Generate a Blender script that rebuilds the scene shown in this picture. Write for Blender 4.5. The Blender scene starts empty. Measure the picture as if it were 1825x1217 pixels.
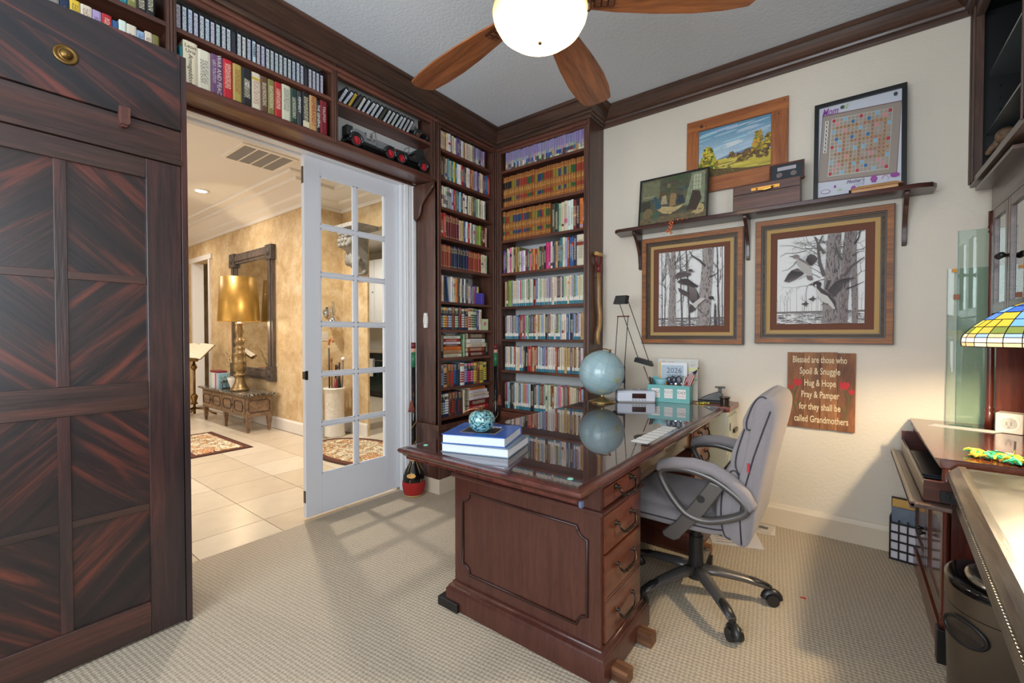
import bpy, bmesh, math, random
from mathutils import Matrix, Vector
PI=math.pi
scene=bpy.context.scene
COL=scene.collection
# ------------------------------------------------------------------ camera
cam_d=bpy.data.cameras.new('camera'); cam=bpy.data.objects.new('camera',cam_d); COL.objects.link(cam)
cam.location=(0,0,1.25); cam.rotation_euler=(math.radians(90-.955),0,math.radians(37.57))
cam_d.sensor_width=36; cam_d.lens=782/1825*36; cam_d.clip_start=.02; cam_d.clip_end=80
scene.camera=cam
# ------------------------------------------------------------------ view + world + lights
scene.view_settings.view_transform='Standard'; scene.view_settings.look='None'
scene.view_settings.gamma=1; scene.view_settings.use_curve_mapping=False
scene.view_settings.exposure=0.24
w=bpy.data.worlds.new('sky'); scene.world=w; w.use_nodes=True
w.node_tree.nodes['Background'].inputs[0].default_value=(.80,.90,1.0,1); w.node_tree.nodes['Background'].inputs[1].default_value=1.0
def lamp(name,kind,loc,energy,color,size=.1,size_y=None,rot=(0,0,0),spot=None,cat='light',vis=None):
    d=bpy.data.lights.new(name,kind); d.energy=energy; d.color=color
    if kind=='AREA':
        d.size=size
        if size_y: d.shape='RECTANGLE'; d.size_y=size_y
    else: d.shadow_soft_size=size
    if kind=='SPOT': d.spot_size=spot; d.spot_blend=.6
    o=bpy.data.objects.new(name,d); COL.objects.link(o); o.location=loc; o.rotation_euler=rot
    return o
# added fill as daylight from an unseen rear window, tilted up at the ceiling, daylight from the second window to the right
lamp('window_fill_light','AREA',(-.75,-1.62,1.75),86,(.84,.92,1.0),2.3,1.9,(math.radians(108),0,0))
lamp('fan_bulb','POINT',(-.97,1.44,2.462),24,(1.0,.90,.78),.09)
lamp('side_window_daylight','AREA',(.86,-.35,1.6),24,(.86,.93,1.0),1.0,1.5,(math.radians(90),0,math.radians(90)))
# ceiling fan bulb and table lamps
lamp('stained_glass_lamp_bulb','POINT',(.541,2.36,1.272),46,(1.0,.77,.46),.035)
# hallway
for i,(x,y) in enumerate([(-4.39,2.05),(-6.47,2.01),(-8.4,1.9),(-4.4,.2),(-6.9,.0)]):
    l=lamp('hall_downlight','AREA',(x,y,3.0435),40 if i==0 else 12,(1.0,.93,.84),.115);l.data.shape='DISK';l.data.spread=math.radians(150)
lamp('hall_fill_light','AREA',(-6.2,-1.0,1.7),46,(1.0,.95,.88),3.2,2.2,(math.radians(90),0,0))  # added fill lamp inside the hall; no window stands behind it
lamp('kitchen_fill_light','AREA',(-7.0,4.3,2.9),42,(1.0,.97,.93),2.0,1.2,(0,0,0))  # added fill lamp under the ceiling to brighten the kitchen
lamp('table_lamp_bulb','POINT',(-6.45,2.42,1.42),20,(1.0,.80,.50),.05)
# ------------------------------------------------------------------ colour + material helpers
def S(r,g=None,b=None):
    if g is None: r,g,b=r
    def l(c):
        c/=255.; return c/12.92 if c<=.04045 else ((c+.055)/1.055)**2.4
    return (l(r),l(g),l(b),1)
MATS={}
def N(nt,t,**k):
    n=nt.nodes.new(t)
    for a,b in k.items(): setattr(n,a,b)
    return n
def newmat(name):
    m=bpy.data.materials.new(name); m.use_nodes=True; nt=m.node_tree
    return m,nt,nt.nodes['Principled BSDF']
def mat(name,color,rough=.5,metal=0,bump=0,bscale=200,coat=0,emit=0,var=0,vscale=6,spec=None,sheen=0,stretch=(1,1,1)):
    if name in MATS: return MATS[name]
    m,nt,p=newmat(name)
    c=S(color) if max(color)>1.01 else tuple(color)+(1,)
    p.inputs['Base Color'].default_value=c; p.inputs['Roughness'].default_value=rough; p.inputs['Metallic'].default_value=metal
    p.inputs['Coat Weight'].default_value=coat; p.inputs['Coat Roughness'].default_value=.06
    if sheen: p.inputs['Sheen Weight'].default_value=sheen
    if emit: p.inputs['Emission Color'].default_value=c; p.inputs['Emission Strength'].default_value=emit
    if bump or var:
        tc=N(nt,'ShaderNodeTexCoord'); mp=N(nt,'ShaderNodeMapping'); mp.inputs['Scale'].default_value=stretch
        nt.links.new(tc.outputs['Object'],mp.inputs['Vector'])
    if var:
        no=N(nt,'ShaderNodeTexNoise'); no.inputs['Scale'].default_value=vscale; no.inputs['Detail'].default_value=5
        nt.links.new(mp.outputs[0],no.inputs['Vector'])
        mx=N(nt,'ShaderNodeMix',data_type='RGBA',blend_type='MULTIPLY'); mx.inputs[0].default_value=1
        cr=N(nt,'ShaderNodeValToRGB'); cr.color_ramp.elements[0].position=.3; cr.color_ramp.elements[1].position=.7
        lo=1-var; cr.color_ramp.elements[0].color=(lo,lo,lo,1); cr.color_ramp.elements[1].color=(1,1,1,1)
        nt.links.new(no.outputs[0],cr.inputs[0]); mx.inputs[6].default_value=c; nt.links.new(cr.outputs[0],mx.inputs[7]); nt.links.new(mx.outputs[2],p.inputs['Base Color'])
    if bump:
        nb=N(nt,'ShaderNodeTexNoise'); nb.inputs['Scale'].default_value=bscale; nb.inputs['Detail'].default_value=4
        nt.links.new(mp.outputs[0],nb.inputs['Vector'])
        b=N(nt,'ShaderNodeBump'); b.inputs['Strength'].default_value=bump; b.inputs['Distance'].default_value=.01
        nt.links.new(nb.outputs[0],b.inputs['Height']); nt.links.new(b.outputs[0],p.inputs['Normal'])
    MATS[name]=m; return m
def wood(name,dark,light,axis='z',scale=6,rough=.4,coat=0,rot=(0,0,0),contrast=(.35,.65),bump=.15,stretch=.08,mid=None):
    if name in MATS: return MATS[name]
    m,nt,p=newmat(name)
    tc=N(nt,'ShaderNodeTexCoord'); mp=N(nt,'ShaderNodeMapping'); mp0=N(nt,'ShaderNodeMapping'); mp0.inputs['Rotation'].default_value=rot
    sc={'x':(stretch,1,1),'y':(1,stretch,1),'z':(1,1,stretch)}[axis]
    mp.inputs['Scale'].default_value=sc
    nt.links.new(tc.outputs['Object'],mp0.inputs['Vector']); nt.links.new(mp0.outputs[0],mp.inputs['Vector'])
    no=N(nt,'ShaderNodeTexNoise'); no.inputs['Scale'].default_value=scale*4; no.inputs['Detail'].default_value=8; no.inputs['Roughness'].default_value=.62; no.inputs['Distortion'].default_value=.6
    nt.links.new(mp.outputs[0],no.inputs['Vector'])
    cr=N(nt,'ShaderNodeValToRGB'); cr.color_ramp.elements[0].position=contrast[0]; cr.color_ramp.elements[1].position=contrast[1]
    cr.color_ramp.elements[0].color=S(dark); cr.color_ramp.elements[1].color=S(light)
    if mid:
        e=cr.color_ramp.elements.new((contrast[0]+contrast[1])/2); e.color=S(mid)
    nt.links.new(no.outputs[0],cr.inputs[0])
    out=cr.outputs[0]
    fine=N(nt,'ShaderNodeTexNoise'); fine.inputs['Scale'].default_value=scale*26; fine.inputs['Detail'].default_value=3
    nt.links.new(mp.outputs[0],fine.inputs['Vector'])
    mx=N(nt,'ShaderNodeMix',data_type='RGBA',blend_type='MULTIPLY'); mx.inputs[0].default_value=.55
    c2=N(nt,'ShaderNodeValToRGB'); c2.color_ramp.elements[0].position=.35; c2.color_ramp.elements[0].color=(.6,.6,.6,1); c2.color_ramp.elements[1].position=.6
    nt.links.new(fine.outputs[0],c2.inputs[0]); nt.links.new(out,mx.inputs[6]); nt.links.new(c2.outputs[0],mx.inputs[7])
    nt.links.new(mx.outputs[2],p.inputs['Base Color'])
    p.inputs['Roughness'].default_value=rough; p.inputs['Coat Weight'].default_value=coat; p.inputs['Coat Roughness'].default_value=.08
    if bump:
        b=N(nt,'ShaderNodeBump'); b.inputs['Strength'].default_value=bump; b.inputs['Distance'].default_value=.004
        nt.links.new(fine.outputs[0],b.inputs['Height']); nt.links.new(b.outputs[0],p.inputs['Normal'])
    MATS[name]=m; return m
def attrmat(name,rough=.5,coat=0,ink=False,noise=0,nscale=60,nstretch=(1,1,1),metal=0,emit=0):
    """colour read from the painted attribute of the mesh; optional lettering-like print inside the ink areas"""
    if name in MATS: return MATS[name]
    m,nt,p=newmat(name)
    a=N(nt,'ShaderNodeAttribute',attribute_name='col'); out=a.outputs['Color']
    if noise:
        tc=N(nt,'ShaderNodeTexCoord'); mp=N(nt,'ShaderNodeMapping'); mp.inputs['Scale'].default_value=nstretch
        no=N(nt,'ShaderNodeTexNoise'); no.inputs['Scale'].default_value=nscale; no.inputs['Detail'].default_value=6
        nt.links.new(tc.outputs['Object'],mp.inputs[0]); nt.links.new(mp.outputs[0],no.inputs['Vector'])
        cr=N(nt,'ShaderNodeValToRGB'); cr.color_ramp.elements[0].position=.32; cr.color_ramp.elements[1].position=.68
        lo=1-noise; cr.color_ramp.elements[0].color=(lo,lo,lo,1); cr.color_ramp.elements[1].color=(1+noise*.3,)*3+(1,)
        mx=N(nt,'ShaderNodeMix',data_type='RGBA',blend_type='MULTIPLY'); mx.inputs[0].default_value=1
        nt.links.new(no.outputs[0],cr.inputs[0]); nt.links.new(out,mx.inputs[6]); nt.links.new(cr.outputs[0],mx.inputs[7]); out=mx.outputs[2]
    if ink:
        uv=N(nt,'ShaderNodeUVMap',uv_map='uv'); mp=N(nt,'ShaderNodeMapping'); mp.inputs['Scale'].default_value=(3.2,1.1,1)
        no=N(nt,'ShaderNodeTexNoise'); no.inputs['Scale'].default_value=1.6; no.inputs['Detail'].default_value=1.5; no.noise_dimensions='2D'
        nt.links.new(uv.outputs[0],mp.inputs[0]); nt.links.new(mp.outputs[0],no.inputs['Vector'])
        st=N(nt,'ShaderNodeMath',operation='GREATER_THAN'); st.inputs[1].default_value=.55; nt.links.new(no.outputs[0],st.inputs[0])
        ik=N(nt,'ShaderNodeAttribute',attribute_name='ink')
        mu=N(nt,'ShaderNodeMath',operation='MULTIPLY'); nt.links.new(st.outputs[0],mu.inputs[0]); nt.links.new(ik.outputs['Alpha'],mu.inputs[1])
        mx=N(nt,'ShaderNodeMix',data_type='RGBA'); nt.links.new(mu.outputs[0],mx.inputs[0]); nt.links.new(out,mx.inputs[6]); nt.links.new(ik.outputs['Color'],mx.inputs[7]); out=mx.outputs[2]
    nt.links.new(out,p.inputs['Base Color'])
    if emit: nt.links.new(out,p.inputs['Emission Color']); p.inputs['Emission Strength'].default_value=emit
    p.inputs['Roughness'].default_value=rough; p.inputs['Coat Weight'].default_value=coat; p.inputs['Metallic'].default_value=metal
    MATS[name]=m; return m
def glassmat(name,tint=(.93,.97,.96),refl_mul=1.0,base_refl=.0,rough=.01):
    if name in MATS: return MATS[name]
    m=bpy.data.materials.new(name); m.use_nodes=True; nt=m.node_tree; nt.nodes.clear()
    o=N(nt,'ShaderNodeOutputMaterial'); mx=N(nt,'ShaderNodeMixShader'); t=N(nt,'ShaderNodeBsdfTransparent'); g=N(nt,'ShaderNodeBsdfGlossy'); f=N(nt,'ShaderNodeFresnel'); f.inputs[0].default_value=1.5
    t.inputs[0].default_value=tuple(tint)+(1,); g.inputs['Roughness'].default_value=rough
    mm=N(nt,'ShaderNodeMath',operation='MULTIPLY_ADD'); mm.inputs[1].default_value=refl_mul; mm.inputs[2].default_value=base_refl
    ge=N(nt,'ShaderNodeNewGeometry'); iv=N(nt,'ShaderNodeMath',operation='SUBTRACT'); iv.inputs[0].default_value=1; nt.links.new(ge.outputs['Backfacing'],iv.inputs[1]); m2=N(nt,'ShaderNodeMath',operation='MULTIPLY')
    nt.links.new(f.outputs[0],mm.inputs[0]); nt.links.new(mm.outputs[0],m2.inputs[0]); nt.links.new(iv.outputs[0],m2.inputs[1]); nt.links.new(m2.outputs[0],mx.inputs[0]); nt.links.new(t.outputs[0],mx.inputs[1]); nt.links.new(g.outputs[0],mx.inputs[2]); nt.links.new(mx.outputs[0],o.inputs[0])
    MATS[name]=m; return m
# ------------------------------------------------------------------ mesh builder
class MB:
    def __init__(s,M=None): s.v=[];s.f=[];s.m=[];s.c=[];s.k=[];s.uv=[];s.M=M;s.col=None;s.ink=None;s.mi=0;s.sm=[];s.smooth=False
    def add(s,vs,fs,uvs=None):
        b=len(s.v)
        for p in vs:
            p=Vector(p)
            if s.M is not None: p=s.M@p
            s.v.append(tuple(p))
        for i,f in enumerate(fs):
            s.f.append([b+j for j in f]); s.m.append(s.mi); s.c.append(s.col); s.k.append(s.ink); s.sm.append(s.smooth)
            s.uv.append(uvs[i] if uvs else None)
        return s
    def boxes(s,name,mt,par,L,**k):
        for b in L: MB(s.M).box(*b).build(name,mt,par,**k)
    def box(s,x0,y0,z0,x1,y1,z1):
        if x0>x1:x0,x1=x1,x0
        if y0>y1:y0,y1=y1,y0
        if z0>z1:z0,z1=z1,z0
        return s.add([(x0,y0,z0),(x1,y0,z0),(x1,y1,z0),(x0,y1,z0),(x0,y0,z1),(x1,y0,z1),(x1,y1,z1),(x0,y1,z1)],
            [(0,3,2,1),(4,5,6,7),(0,1,5,4),(1,2,6,5),(2,3,7,6),(3,0,4,7)])
    def prism(s,poly,axis,a,b):
        """polygon in the plane normal to axis, extruded a..b; poly coords are the two other axes in x,y,z order"""
        n=len(poly)
        def P(p,t): return {'x':(t,p[0],p[1]),'y':(p[0],t,p[1]),'z':(p[0],p[1],t)}[axis]
        ar=sum(poly[i][0]*poly[(i+1)%n][1]-poly[(i+1)%n][0]*poly[i][1] for i in range(n))
        flip=(ar<0)^(axis=='y')^(a>b)
        vs=[P(p,a) for p in poly]+[P(p,b) for p in poly]
        fs=[tuple(range(n))[::-1],tuple(range(n,2*n))]+[(i,(i+1)%n,(i+1)%n+n,i+n) for i in range(n)]
        if flip: fs=[f[::-1] for f in fs]
        return s.add(vs,fs)
    def cyl(s,p0,p1,r0,r1=None,n=12,cap=True):
        if r1 is None:r1=r0
        p0=Vector(p0);p1=Vector(p1);d=(p1-p0).normalized();a=d.orthogonal().normalized();b=d.cross(a)
        vs=[];
        for p,r in((p0,r0),(p1,r1)):
            for i in range(n):
                t=2*PI*i/n;vs.append(p+a*math.cos(t)*r+b*math.sin(t)*r)
        fs=[(i,(i+1)%n,(i+1)%n+n,i+n) for i in range(n)]
        if cap: fs+= [tuple(range(n))[::-1],tuple(range(n,2*n))]
        return s.add(vs,fs)
    def tube(s,pts,r,n=8,closed=False,flat=1.0,up=None):
        pts=[Vector(p) for p in pts];m=len(pts);rs=r if isinstance(r,(list,tuple)) else [r]*m
        vs=[];pa=None
        for i,p in enumerate(pts):
            if closed: d=pts[(i+1)%m]-pts[i-1]
            else: d=pts[min(i+1,m-1)]-pts[max(i-1,0)]
            d.normalize()
            if up is not None: a=Vector(up)-d*Vector(up).dot(d); a.normalize()
            elif pa is None: a=d.orthogonal().normalized()
            else: a=(pa-d*pa.dot(d)).normalized()
            pa=a;b=d.cross(a)
            for k in range(n):
                t=2*PI*k/n;vs.append(p+a*math.cos(t)*rs[i]*flat+b*math.sin(t)*rs[i])
        fs=[]
        for i in range(m if closed else m-1):
            j=(i+1)%m
            for k in range(n): fs.append((i*n+k,i*n+(k+1)%n,j*n+(k+1)%n,j*n+k))
        if not closed: fs+=[tuple(range(n))[::-1],tuple(range((m-1)*n,m*n))]
        return s.add(vs,fs)
    def lathe(s,prof,c=(0,0,0),n=20,sx=1,sy=1,axis='z',cap=True):
        vs=[];m=len(prof)
        for r,z in prof:
            for k in range(n):
                t=2*PI*k/n; x,y=r*math.cos(t)*sx,r*math.sin(t)*sy
                p={'z':(x,y,z),'x':(z,x,y),'y':(y,z,x)}[axis]
                vs.append((p[0]+c[0],p[1]+c[1],p[2]+c[2]))
        fs=[(i*n+k,i*n+(k+1)%n,(i+1)*n+(k+1)%n,(i+1)*n+k) for i in range(m-1) for k in range(n)]
        if cap and prof[0][0]>1e-5: fs.append(tuple(range(n))[::-1])
        if cap and prof[-1][0]>1e-5: fs.append(tuple(range((m-1)*n,m*n)))
        return s.add(vs,fs)
    def sphere(s,c,r,n=16,m=10,sx=1,sy=1,sz=1):
        return s.lathe([(max(r*math.sin(PI*i/m),1e-6),-r*math.cos(PI*i/m)*sz) for i in range(m+1)],c,n,sx,sy)
    def cushion(s,c,h,e=.35,n=20,m=12,e2=None):
        """super-ellipsoid: c centre, h half sizes"""
        e2=e if e2 is None else e2
        def q(w,p): return math.copysign(abs(w)**p,w)
        vs=[]
        for i in range(m+1):
            v=-PI/2+PI*i/m
            for k in range(n):
                u=2*PI*k/n
                vs.append((c[0]+h[0]*q(math.cos(v),e2)*q(math.cos(u),e),c[1]+h[1]*q(math.cos(v),e2)*q(math.sin(u),e),c[2]+h[2]*q(math.sin(v),e2)))
        fs=[(i*n+k,i*n+(k+1)%n,(i+1)*n+(k+1)%n,(i+1)*n+k) for i in range(m) for k in range(n)]
        return s.add(vs,fs)
    def sweep(s,path,prof,closed=False):
        """horizontal sweep; path in xy, prof (outward to the right of travel, z); mitred"""
        n=len(path);P=[Vector(p) for p in path];m=len(prof);vs=[]
        def nr(a,b): d=(b-a).normalized(); return Vector((d.y,-d.x))
        for i in range(n):
            if closed or 0<i<n-1:
                n1=nr(P[i-1],P[i]);n2=nr(P[i],P[(i+1)%n]);k=(n1+n2);k=k/ (k.dot(n1)) if k.length>1e-6 else n1
            elif i==0:k=nr(P[0],P[1])
            else:k=nr(P[n-2],P[n-1])
            for o,z in prof: vs.append((P[i].x+k.x*o,P[i].y+k.y*o,z))
        fs=[]
        for i in range(n if closed else n-1):
            j=(i+1)%n
            for k in range(m): fs.append((i*m+k,j*m+k,j*m+(k+1)%m,i*m+(k+1)%m))
        if not closed: fs+=[tuple(range(m)),tuple(range((n-1)*m,n*m))[::-1]]
        return s.add(vs,fs)
    def build(s,name,mats,parent=None,smooth=None,bevel=0,seg=2,world=True,auto=False):
        me=bpy.data.meshes.new(name)
        vs=s.v
        if parent is not None and world:
            W=WM.get(parent.name)
            if W is not None: vs=[tuple(W@Vector(p)) for p in vs]
        me.from_pydata(vs,[],s.f)
        if not isinstance(mats,(list,tuple)): mats=[mats]
        for mm in mats: me.materials.append(mm)
        me.polygons.foreach_set('material_index',s.m)
        if smooth is not None: me.polygons.foreach_set('use_smooth',[smooth]*len(s.f))
        else: me.polygons.foreach_set('use_smooth',s.sm)
        if any(c is not None for c in s.c):
            at=me.color_attributes.new('col','FLOAT_COLOR','CORNER');arr=[];arr2=[]
            for f,c,k in zip(s.f,s.c,s.k):
                c=c or (1,1,1,1); c=tuple(c)+(1,) if len(c)==3 else c
                k=k or (0,0,0,0)
                arr+=list(c)*len(f); arr2+=list(k)*len(f)
            at.data.foreach_set('color',arr)
            if any(k is not None for k in s.k):
                a2=me.color_attributes.new('ink','FLOAT_COLOR','CORNER'); a2.data.foreach_set('color',arr2)
        if any(u is not None for u in s.uv):
            ul=me.uv_layers.new(name='uv');arr=[]
            for f,u in zip(s.f,s.uv):
                for i in range(len(f)): arr+=list(u[i]) if u else [0,0]
            ul.data.foreach_set('uv',arr)
        me.update()
        o=bpy.data.objects.new(name,me);COL.objects.link(o)
        if parent is not None: o.parent=parent; WM[o.name]=WM.get(parent.name) if world else None
        if bevel:
            b=o.modifiers.new('bevel','BEVEL');b.width=bevel;b.segments=seg;b.limit_method='ANGLE';b.angle_limit=math.radians(35)
            if smooth is None or smooth is False:
                me.polygons.foreach_set('use_smooth',[True]*len(s.f)); b.harden_normals=True
        elif auto:
            me.set_sharp_from_angle(angle=math.radians(auto if auto is not True else 38))
        return o
WM={}
def recenter(o):
    """put the origin of a one-mesh thing at its base centre"""
    vs=[v.co for v in o.data.vertices]
    c=Vector(((min(v.x for v in vs)+max(v.x for v in vs))/2,(min(v.y for v in vs)+max(v.y for v in vs))/2,min(v.z for v in vs)))
    o.data.transform(Matrix.Translation(-c)); o.location=c
ORD_LABELS={}
def tag(o,label,cat,group=None,kind=None):
    o['label']=label;o['category']=cat
    if group:o['group']=group
    if kind:o['kind']=kind
    if o.type=='MESH' and o.location.length<1e-6 and o.parent is None: recenter(o)
    return o
def thing(name,label,cat,loc=(0,0,0),rotz=0,group=None):
    o=bpy.data.objects.new(name,None);COL.objects.link(o);o.location=loc;o.rotation_euler=(0,0,rotz);o.empty_display_size=.1
    o['label']=label;o['category']=cat
    if group:o['group']=group
    WM[o.name]=(Matrix.Translation(loc)@Matrix.Rotation(rotz,4,'Z')).inverted()
    return o
def struct(o):
    o['kind']='structure';return o
def sgroup(name,loc=(0,0,0)):
    o=bpy.data.objects.new(name,None);COL.objects.link(o);o.location=loc;o['kind']='structure'
    WM[o.name]=Matrix.Translation(loc).inverted();return o
def text(s,name,M,size,m,parent,width=None,extrude=.0004,align='CENTER',bold=0,shear=0,spacing=1,sx=1):
    """flat lettering as mesh; M places the text plane (local x right, y up, z out)"""
    cu=bpy.data.curves.new(name,'FONT');cu.body=s;cu.size=size;cu.align_x=align;cu.align_y='CENTER';cu.extrude=extrude;cu.offset=bold;cu.shear=shear;cu.resolution_u=3;cu.space_character=spacing
    to=bpy.data.objects.new(name,cu);COL.objects.link(to)
    dg=bpy.context.evaluated_depsgraph_get();me=bpy.data.meshes.new_from_object(to.evaluated_get(dg))
    bpy.data.objects.remove(to);bpy.data.curves.remove(cu)
    if width and len(me.vertices):
        xs=[v.co.x for v in me.vertices];k=width/(max(xs)-min(xs));me.transform(Matrix.Diagonal((k,1,1,1)))
    elif sx!=1: me.transform(Matrix.Diagonal((sx,1,1,1)))
    me.transform(M)
    if parent is not None and WM.get(parent.name) is not None: me.transform(WM[parent.name])
    me.materials.clear();me.materials.append(m)
    o=bpy.data.objects.new(name,me);COL.objects.link(o)
    if parent is not None:o.parent=parent
    return o
def frame(o,x,y,z):
    """matrix with origin o and axes x,y,z"""
    x,y,z=Vector(x),Vector(y),Vector(z)
    return Matrix(((x.x,y.x,z.x,o[0]),(x.y,y.y,z.y,o[1]),(x.z,y.z,z.z,o[2]),(0,0,0,1)))
WALLB=lambda x,y,z: frame((x,y,z),(1,0,0),(0,0,1),(0,-1,0))   # plane facing -Y
WALLA=lambda x,y,z: frame((x,y,z),(0,1,0),(0,0,1),(1,0,0))    # plane facing +X
def copy_tree(o,parent=None):
    c=o.copy();COL.objects.link(c)
    if parent is not None: c.parent=parent
    for ch in list(o.children): copy_tree(ch,c)
    return c
ONES='zero first second third fourth fifth sixth seventh eighth ninth tenth eleventh twelfth thirteenth fourteenth fifteenth sixteenth seventeenth eighteenth nineteenth'.split()
def ordn(n):
    if n<20:return ONES[n]
    t={2:'twent',3:'thirt',4:'fort',5:'fift'}[n//10]
    return t+'ieth' if n%10==0 else t+'y-'+ONES[n%10]
# shared materials
M_case=wood('bookcase_wood_upright',(68,43,35),(104,68,54),'z',5,.38,.15)
M_caseh=wood('bookcase_wood_along_wall_a',(76,44,33),(118,70,54),'y',5,.38,.15)
M_casex=wood('bookcase_wood_along_wall_b',(76,44,33),(118,70,54),'x',5,.38,.15)
M_crown=wood('crown_wood',(46,33,27),(96,66,52),'y',3,.35,.2,contrast=(.3,.7))
M_crownx=wood('crown_wood_x',(46,33,27),(96,66,52),'x',3,.35,.2,contrast=(.3,.7))
M_mah=wood('mahogany_upright',(70,36,29),(86,46,37),'z',9,.28,.3,bump=.04)
M_mahx=wood('mahogany_long_x',(70,36,29),(86,46,37),'x',9,.28,.3,bump=.04)
M_mahy=wood('mahogany_long_y',(92,46,31),(116,62,42),'y',9,.28,.3,bump=.04)
M_white=mat('white_paint',(232,233,235),.35)
M_black=mat('black_plastic',(22,22,23),.4)
M_brass=mat('aged_brass',(120,92,50),.35,.9)
M_pewter=mat('antique_pewter',(70,64,58),.3,.9)
M_chrome=mat('chrome',(200,200,202),.12,1)
M_print=attrmat('printed_surface',.45)
M_paper=mat('paper',(228,226,222),.7)
# ================================================================== ROOM SHELL
XA,XF,YB,YF,XE,ZC=-2.82,-2.55,3.32,3.08,.90,3.05
DOORY,OPZ=2.245,2.462
# carpet with woven loops
def carpet_mat():
    m,nt,p=newmat('woven_loop_carpet')
    tc=N(nt,'ShaderNodeTexCoord'); mp=N(nt,'ShaderNodeMapping'); mp.inputs['Scale'].default_value=(260,260,260); mp.inputs['Rotation'].default_value=(0,0,math.radians(38))
    nt.links.new(tc.outputs['Object'],mp.inputs[0])
    sep=N(nt,'ShaderNodeSeparateXYZ'); nz=N(nt,'ShaderNodeTexNoise'); nz.inputs['Scale'].default_value=60; nz.inputs['Detail'].default_value=3
    nt.links.new(tc.outputs['Object'],nz.inputs['Vector'])
    ad=N(nt,'ShaderNodeMix',data_type='VECTOR'); 
    va=N(nt,'ShaderNodeVectorMath',operation='MULTIPLY_ADD'); va.inputs[1].default_value=(3,3,0)
    nt.links.new(nz.outputs['Color'],va.inputs[0]); nt.links.new(mp.outputs[0],va.inputs[2]); nt.links.new(va.outputs[0],sep.inputs[0])
    sx=N(nt,'ShaderNodeMath',operation='SINE'); sy=N(nt,'ShaderNodeMath',operation='SINE'); nt.links.new(sep.outputs[0],sx.inputs[0]); nt.links.new(sep.outputs[1],sy.inputs[0])
    mu=N(nt,'ShaderNodeMath',operation='MULTIPLY'); nt.links.new(sx.outputs[0],mu.inputs[0]); nt.links.new(sy.outputs[0],mu.inputs[1])
    mr=N(nt,'ShaderNodeMapRange'); mr.inputs[1].default_value=-1; nt.links.new(mu.outputs[0],mr.inputs[0])
    cr=N(nt,'ShaderNodeValToRGB'); cr.color_ramp.elements[0].position=.1; cr.color_ramp.elements[0].color=S(176,161,141); cr.color_ramp.elements[1].position=.75; cr.color_ramp.elements[1].color=S(204,190,169)
    nt.links.new(mr.outputs[0],cr.inputs[0])
    n2=N(nt,'ShaderNodeTexNoise'); n2.inputs['Scale'].default_value=260; nt.links.new(tc.outputs['Object'],n2.inputs['Vector'])
    c2=N(nt,'ShaderNodeValToRGB'); c2.color_ramp.elements[0].position=.3; c2.color_ramp.elements[0].color=(.66,.66,.66,1); c2.color_ramp.elements[1].position=.62; nt.links.new(n2.outputs[0],c2.inputs[0])
    mx=N(nt,'ShaderNodeMix',data_type='RGBA',blend_type='MULTIPLY'); mx.inputs[0].default_value=1; nt.links.new(cr.outputs[0],mx.inputs[6]); nt.links.new(c2.outputs[0],mx.inputs[7])
    nt.links.new(mx.outputs[2],p.inputs['Base Color']); p.inputs['Roughness'].default_value=.95; p.inputs['Specular IOR Level'].default_value=.1
    b=N(nt,'ShaderNodeBump'); b.inputs['Strength'].default_value=.6; b.inputs['Distance'].default_value=.004; nt.links.new(mr.outputs[0],b.inputs['Height']); nt.links.new(b.outputs[0],p.inputs['Normal'])
    return m
M_carpet=carpet_mat()
M_wall=mat('orange_peel_cream_wall',(222,212,196),.7,bump=.2,bscale=60,var=.03,vscale=3)
M_ceil=mat('textured_white_ceiling',(216,223,230),.8,bump=.3,bscale=70)
M_hallceil=mat('hall_ceiling_paint',(222,217,210),.8)
M_hallcrown=mat('hall_crown_paint',(226,220,212),.5)
M_base=mat('cream_baseboard_paint',(216,201,178),.4)
def gold_mat():
    m,nt,p=newmat('faux_plaster_gold_wall')
    tc=N(nt,'ShaderNodeTexCoord'); no=N(nt,'ShaderNodeTexNoise'); no.inputs['Scale'].default_value=4.5; no.inputs['Detail'].default_value=12; no.inputs['Roughness'].default_value=.78; no.inputs['Distortion'].default_value=.15
    nt.links.new(tc.outputs['Object'],no.inputs['Vector'])
    cr=N(nt,'ShaderNodeValToRGB'); e=cr.color_ramp.elements; e[0].position=.32; e[0].color=S(178,144,104); e[1].position=.68; e[1].color=S(228,210,176); k=e.new(.5); k.color=S(206,178,134)
    nt.links.new(no.outputs[0],cr.inputs[0]); nt.links.new(cr.outputs[0],p.inputs['Base Color']); p.inputs['Roughness'].default_value=.6
    b=N(nt,'ShaderNodeBump'); b.inputs['Strength'].default_value=.4; b.inputs['Distance'].default_value=.01; nt.links.new(no.outputs[0],b.inputs['Height']); nt.links.new(b.outputs[0],p.inputs['Normal'])
    return m
M_gold=gold_mat()
struct(MB().box(-2.84,-1.7,-.05,1.0,3.4,0).build('floor',M_carpet))
struct(MB().box(-2.95,-1.75,ZC,1.05,3.45,ZC+.08).build('ceiling',M_ceil))
struct(MB().box(-2.95,YB,-.05,1.05,YB+.1,ZC).build('wall_back',M_wall))
struct(MB().box(XE,-1.7,-.05,XE+.1,YB,.75).box(XE,.35,.75,XE+.1,YB,2.45).box(XE,-1.7,.75,XE+.1,-1.0,2.45).box(XE,-1.7,2.45,XE+.1,YB,ZC).build('wall_right',M_wall))
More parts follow.
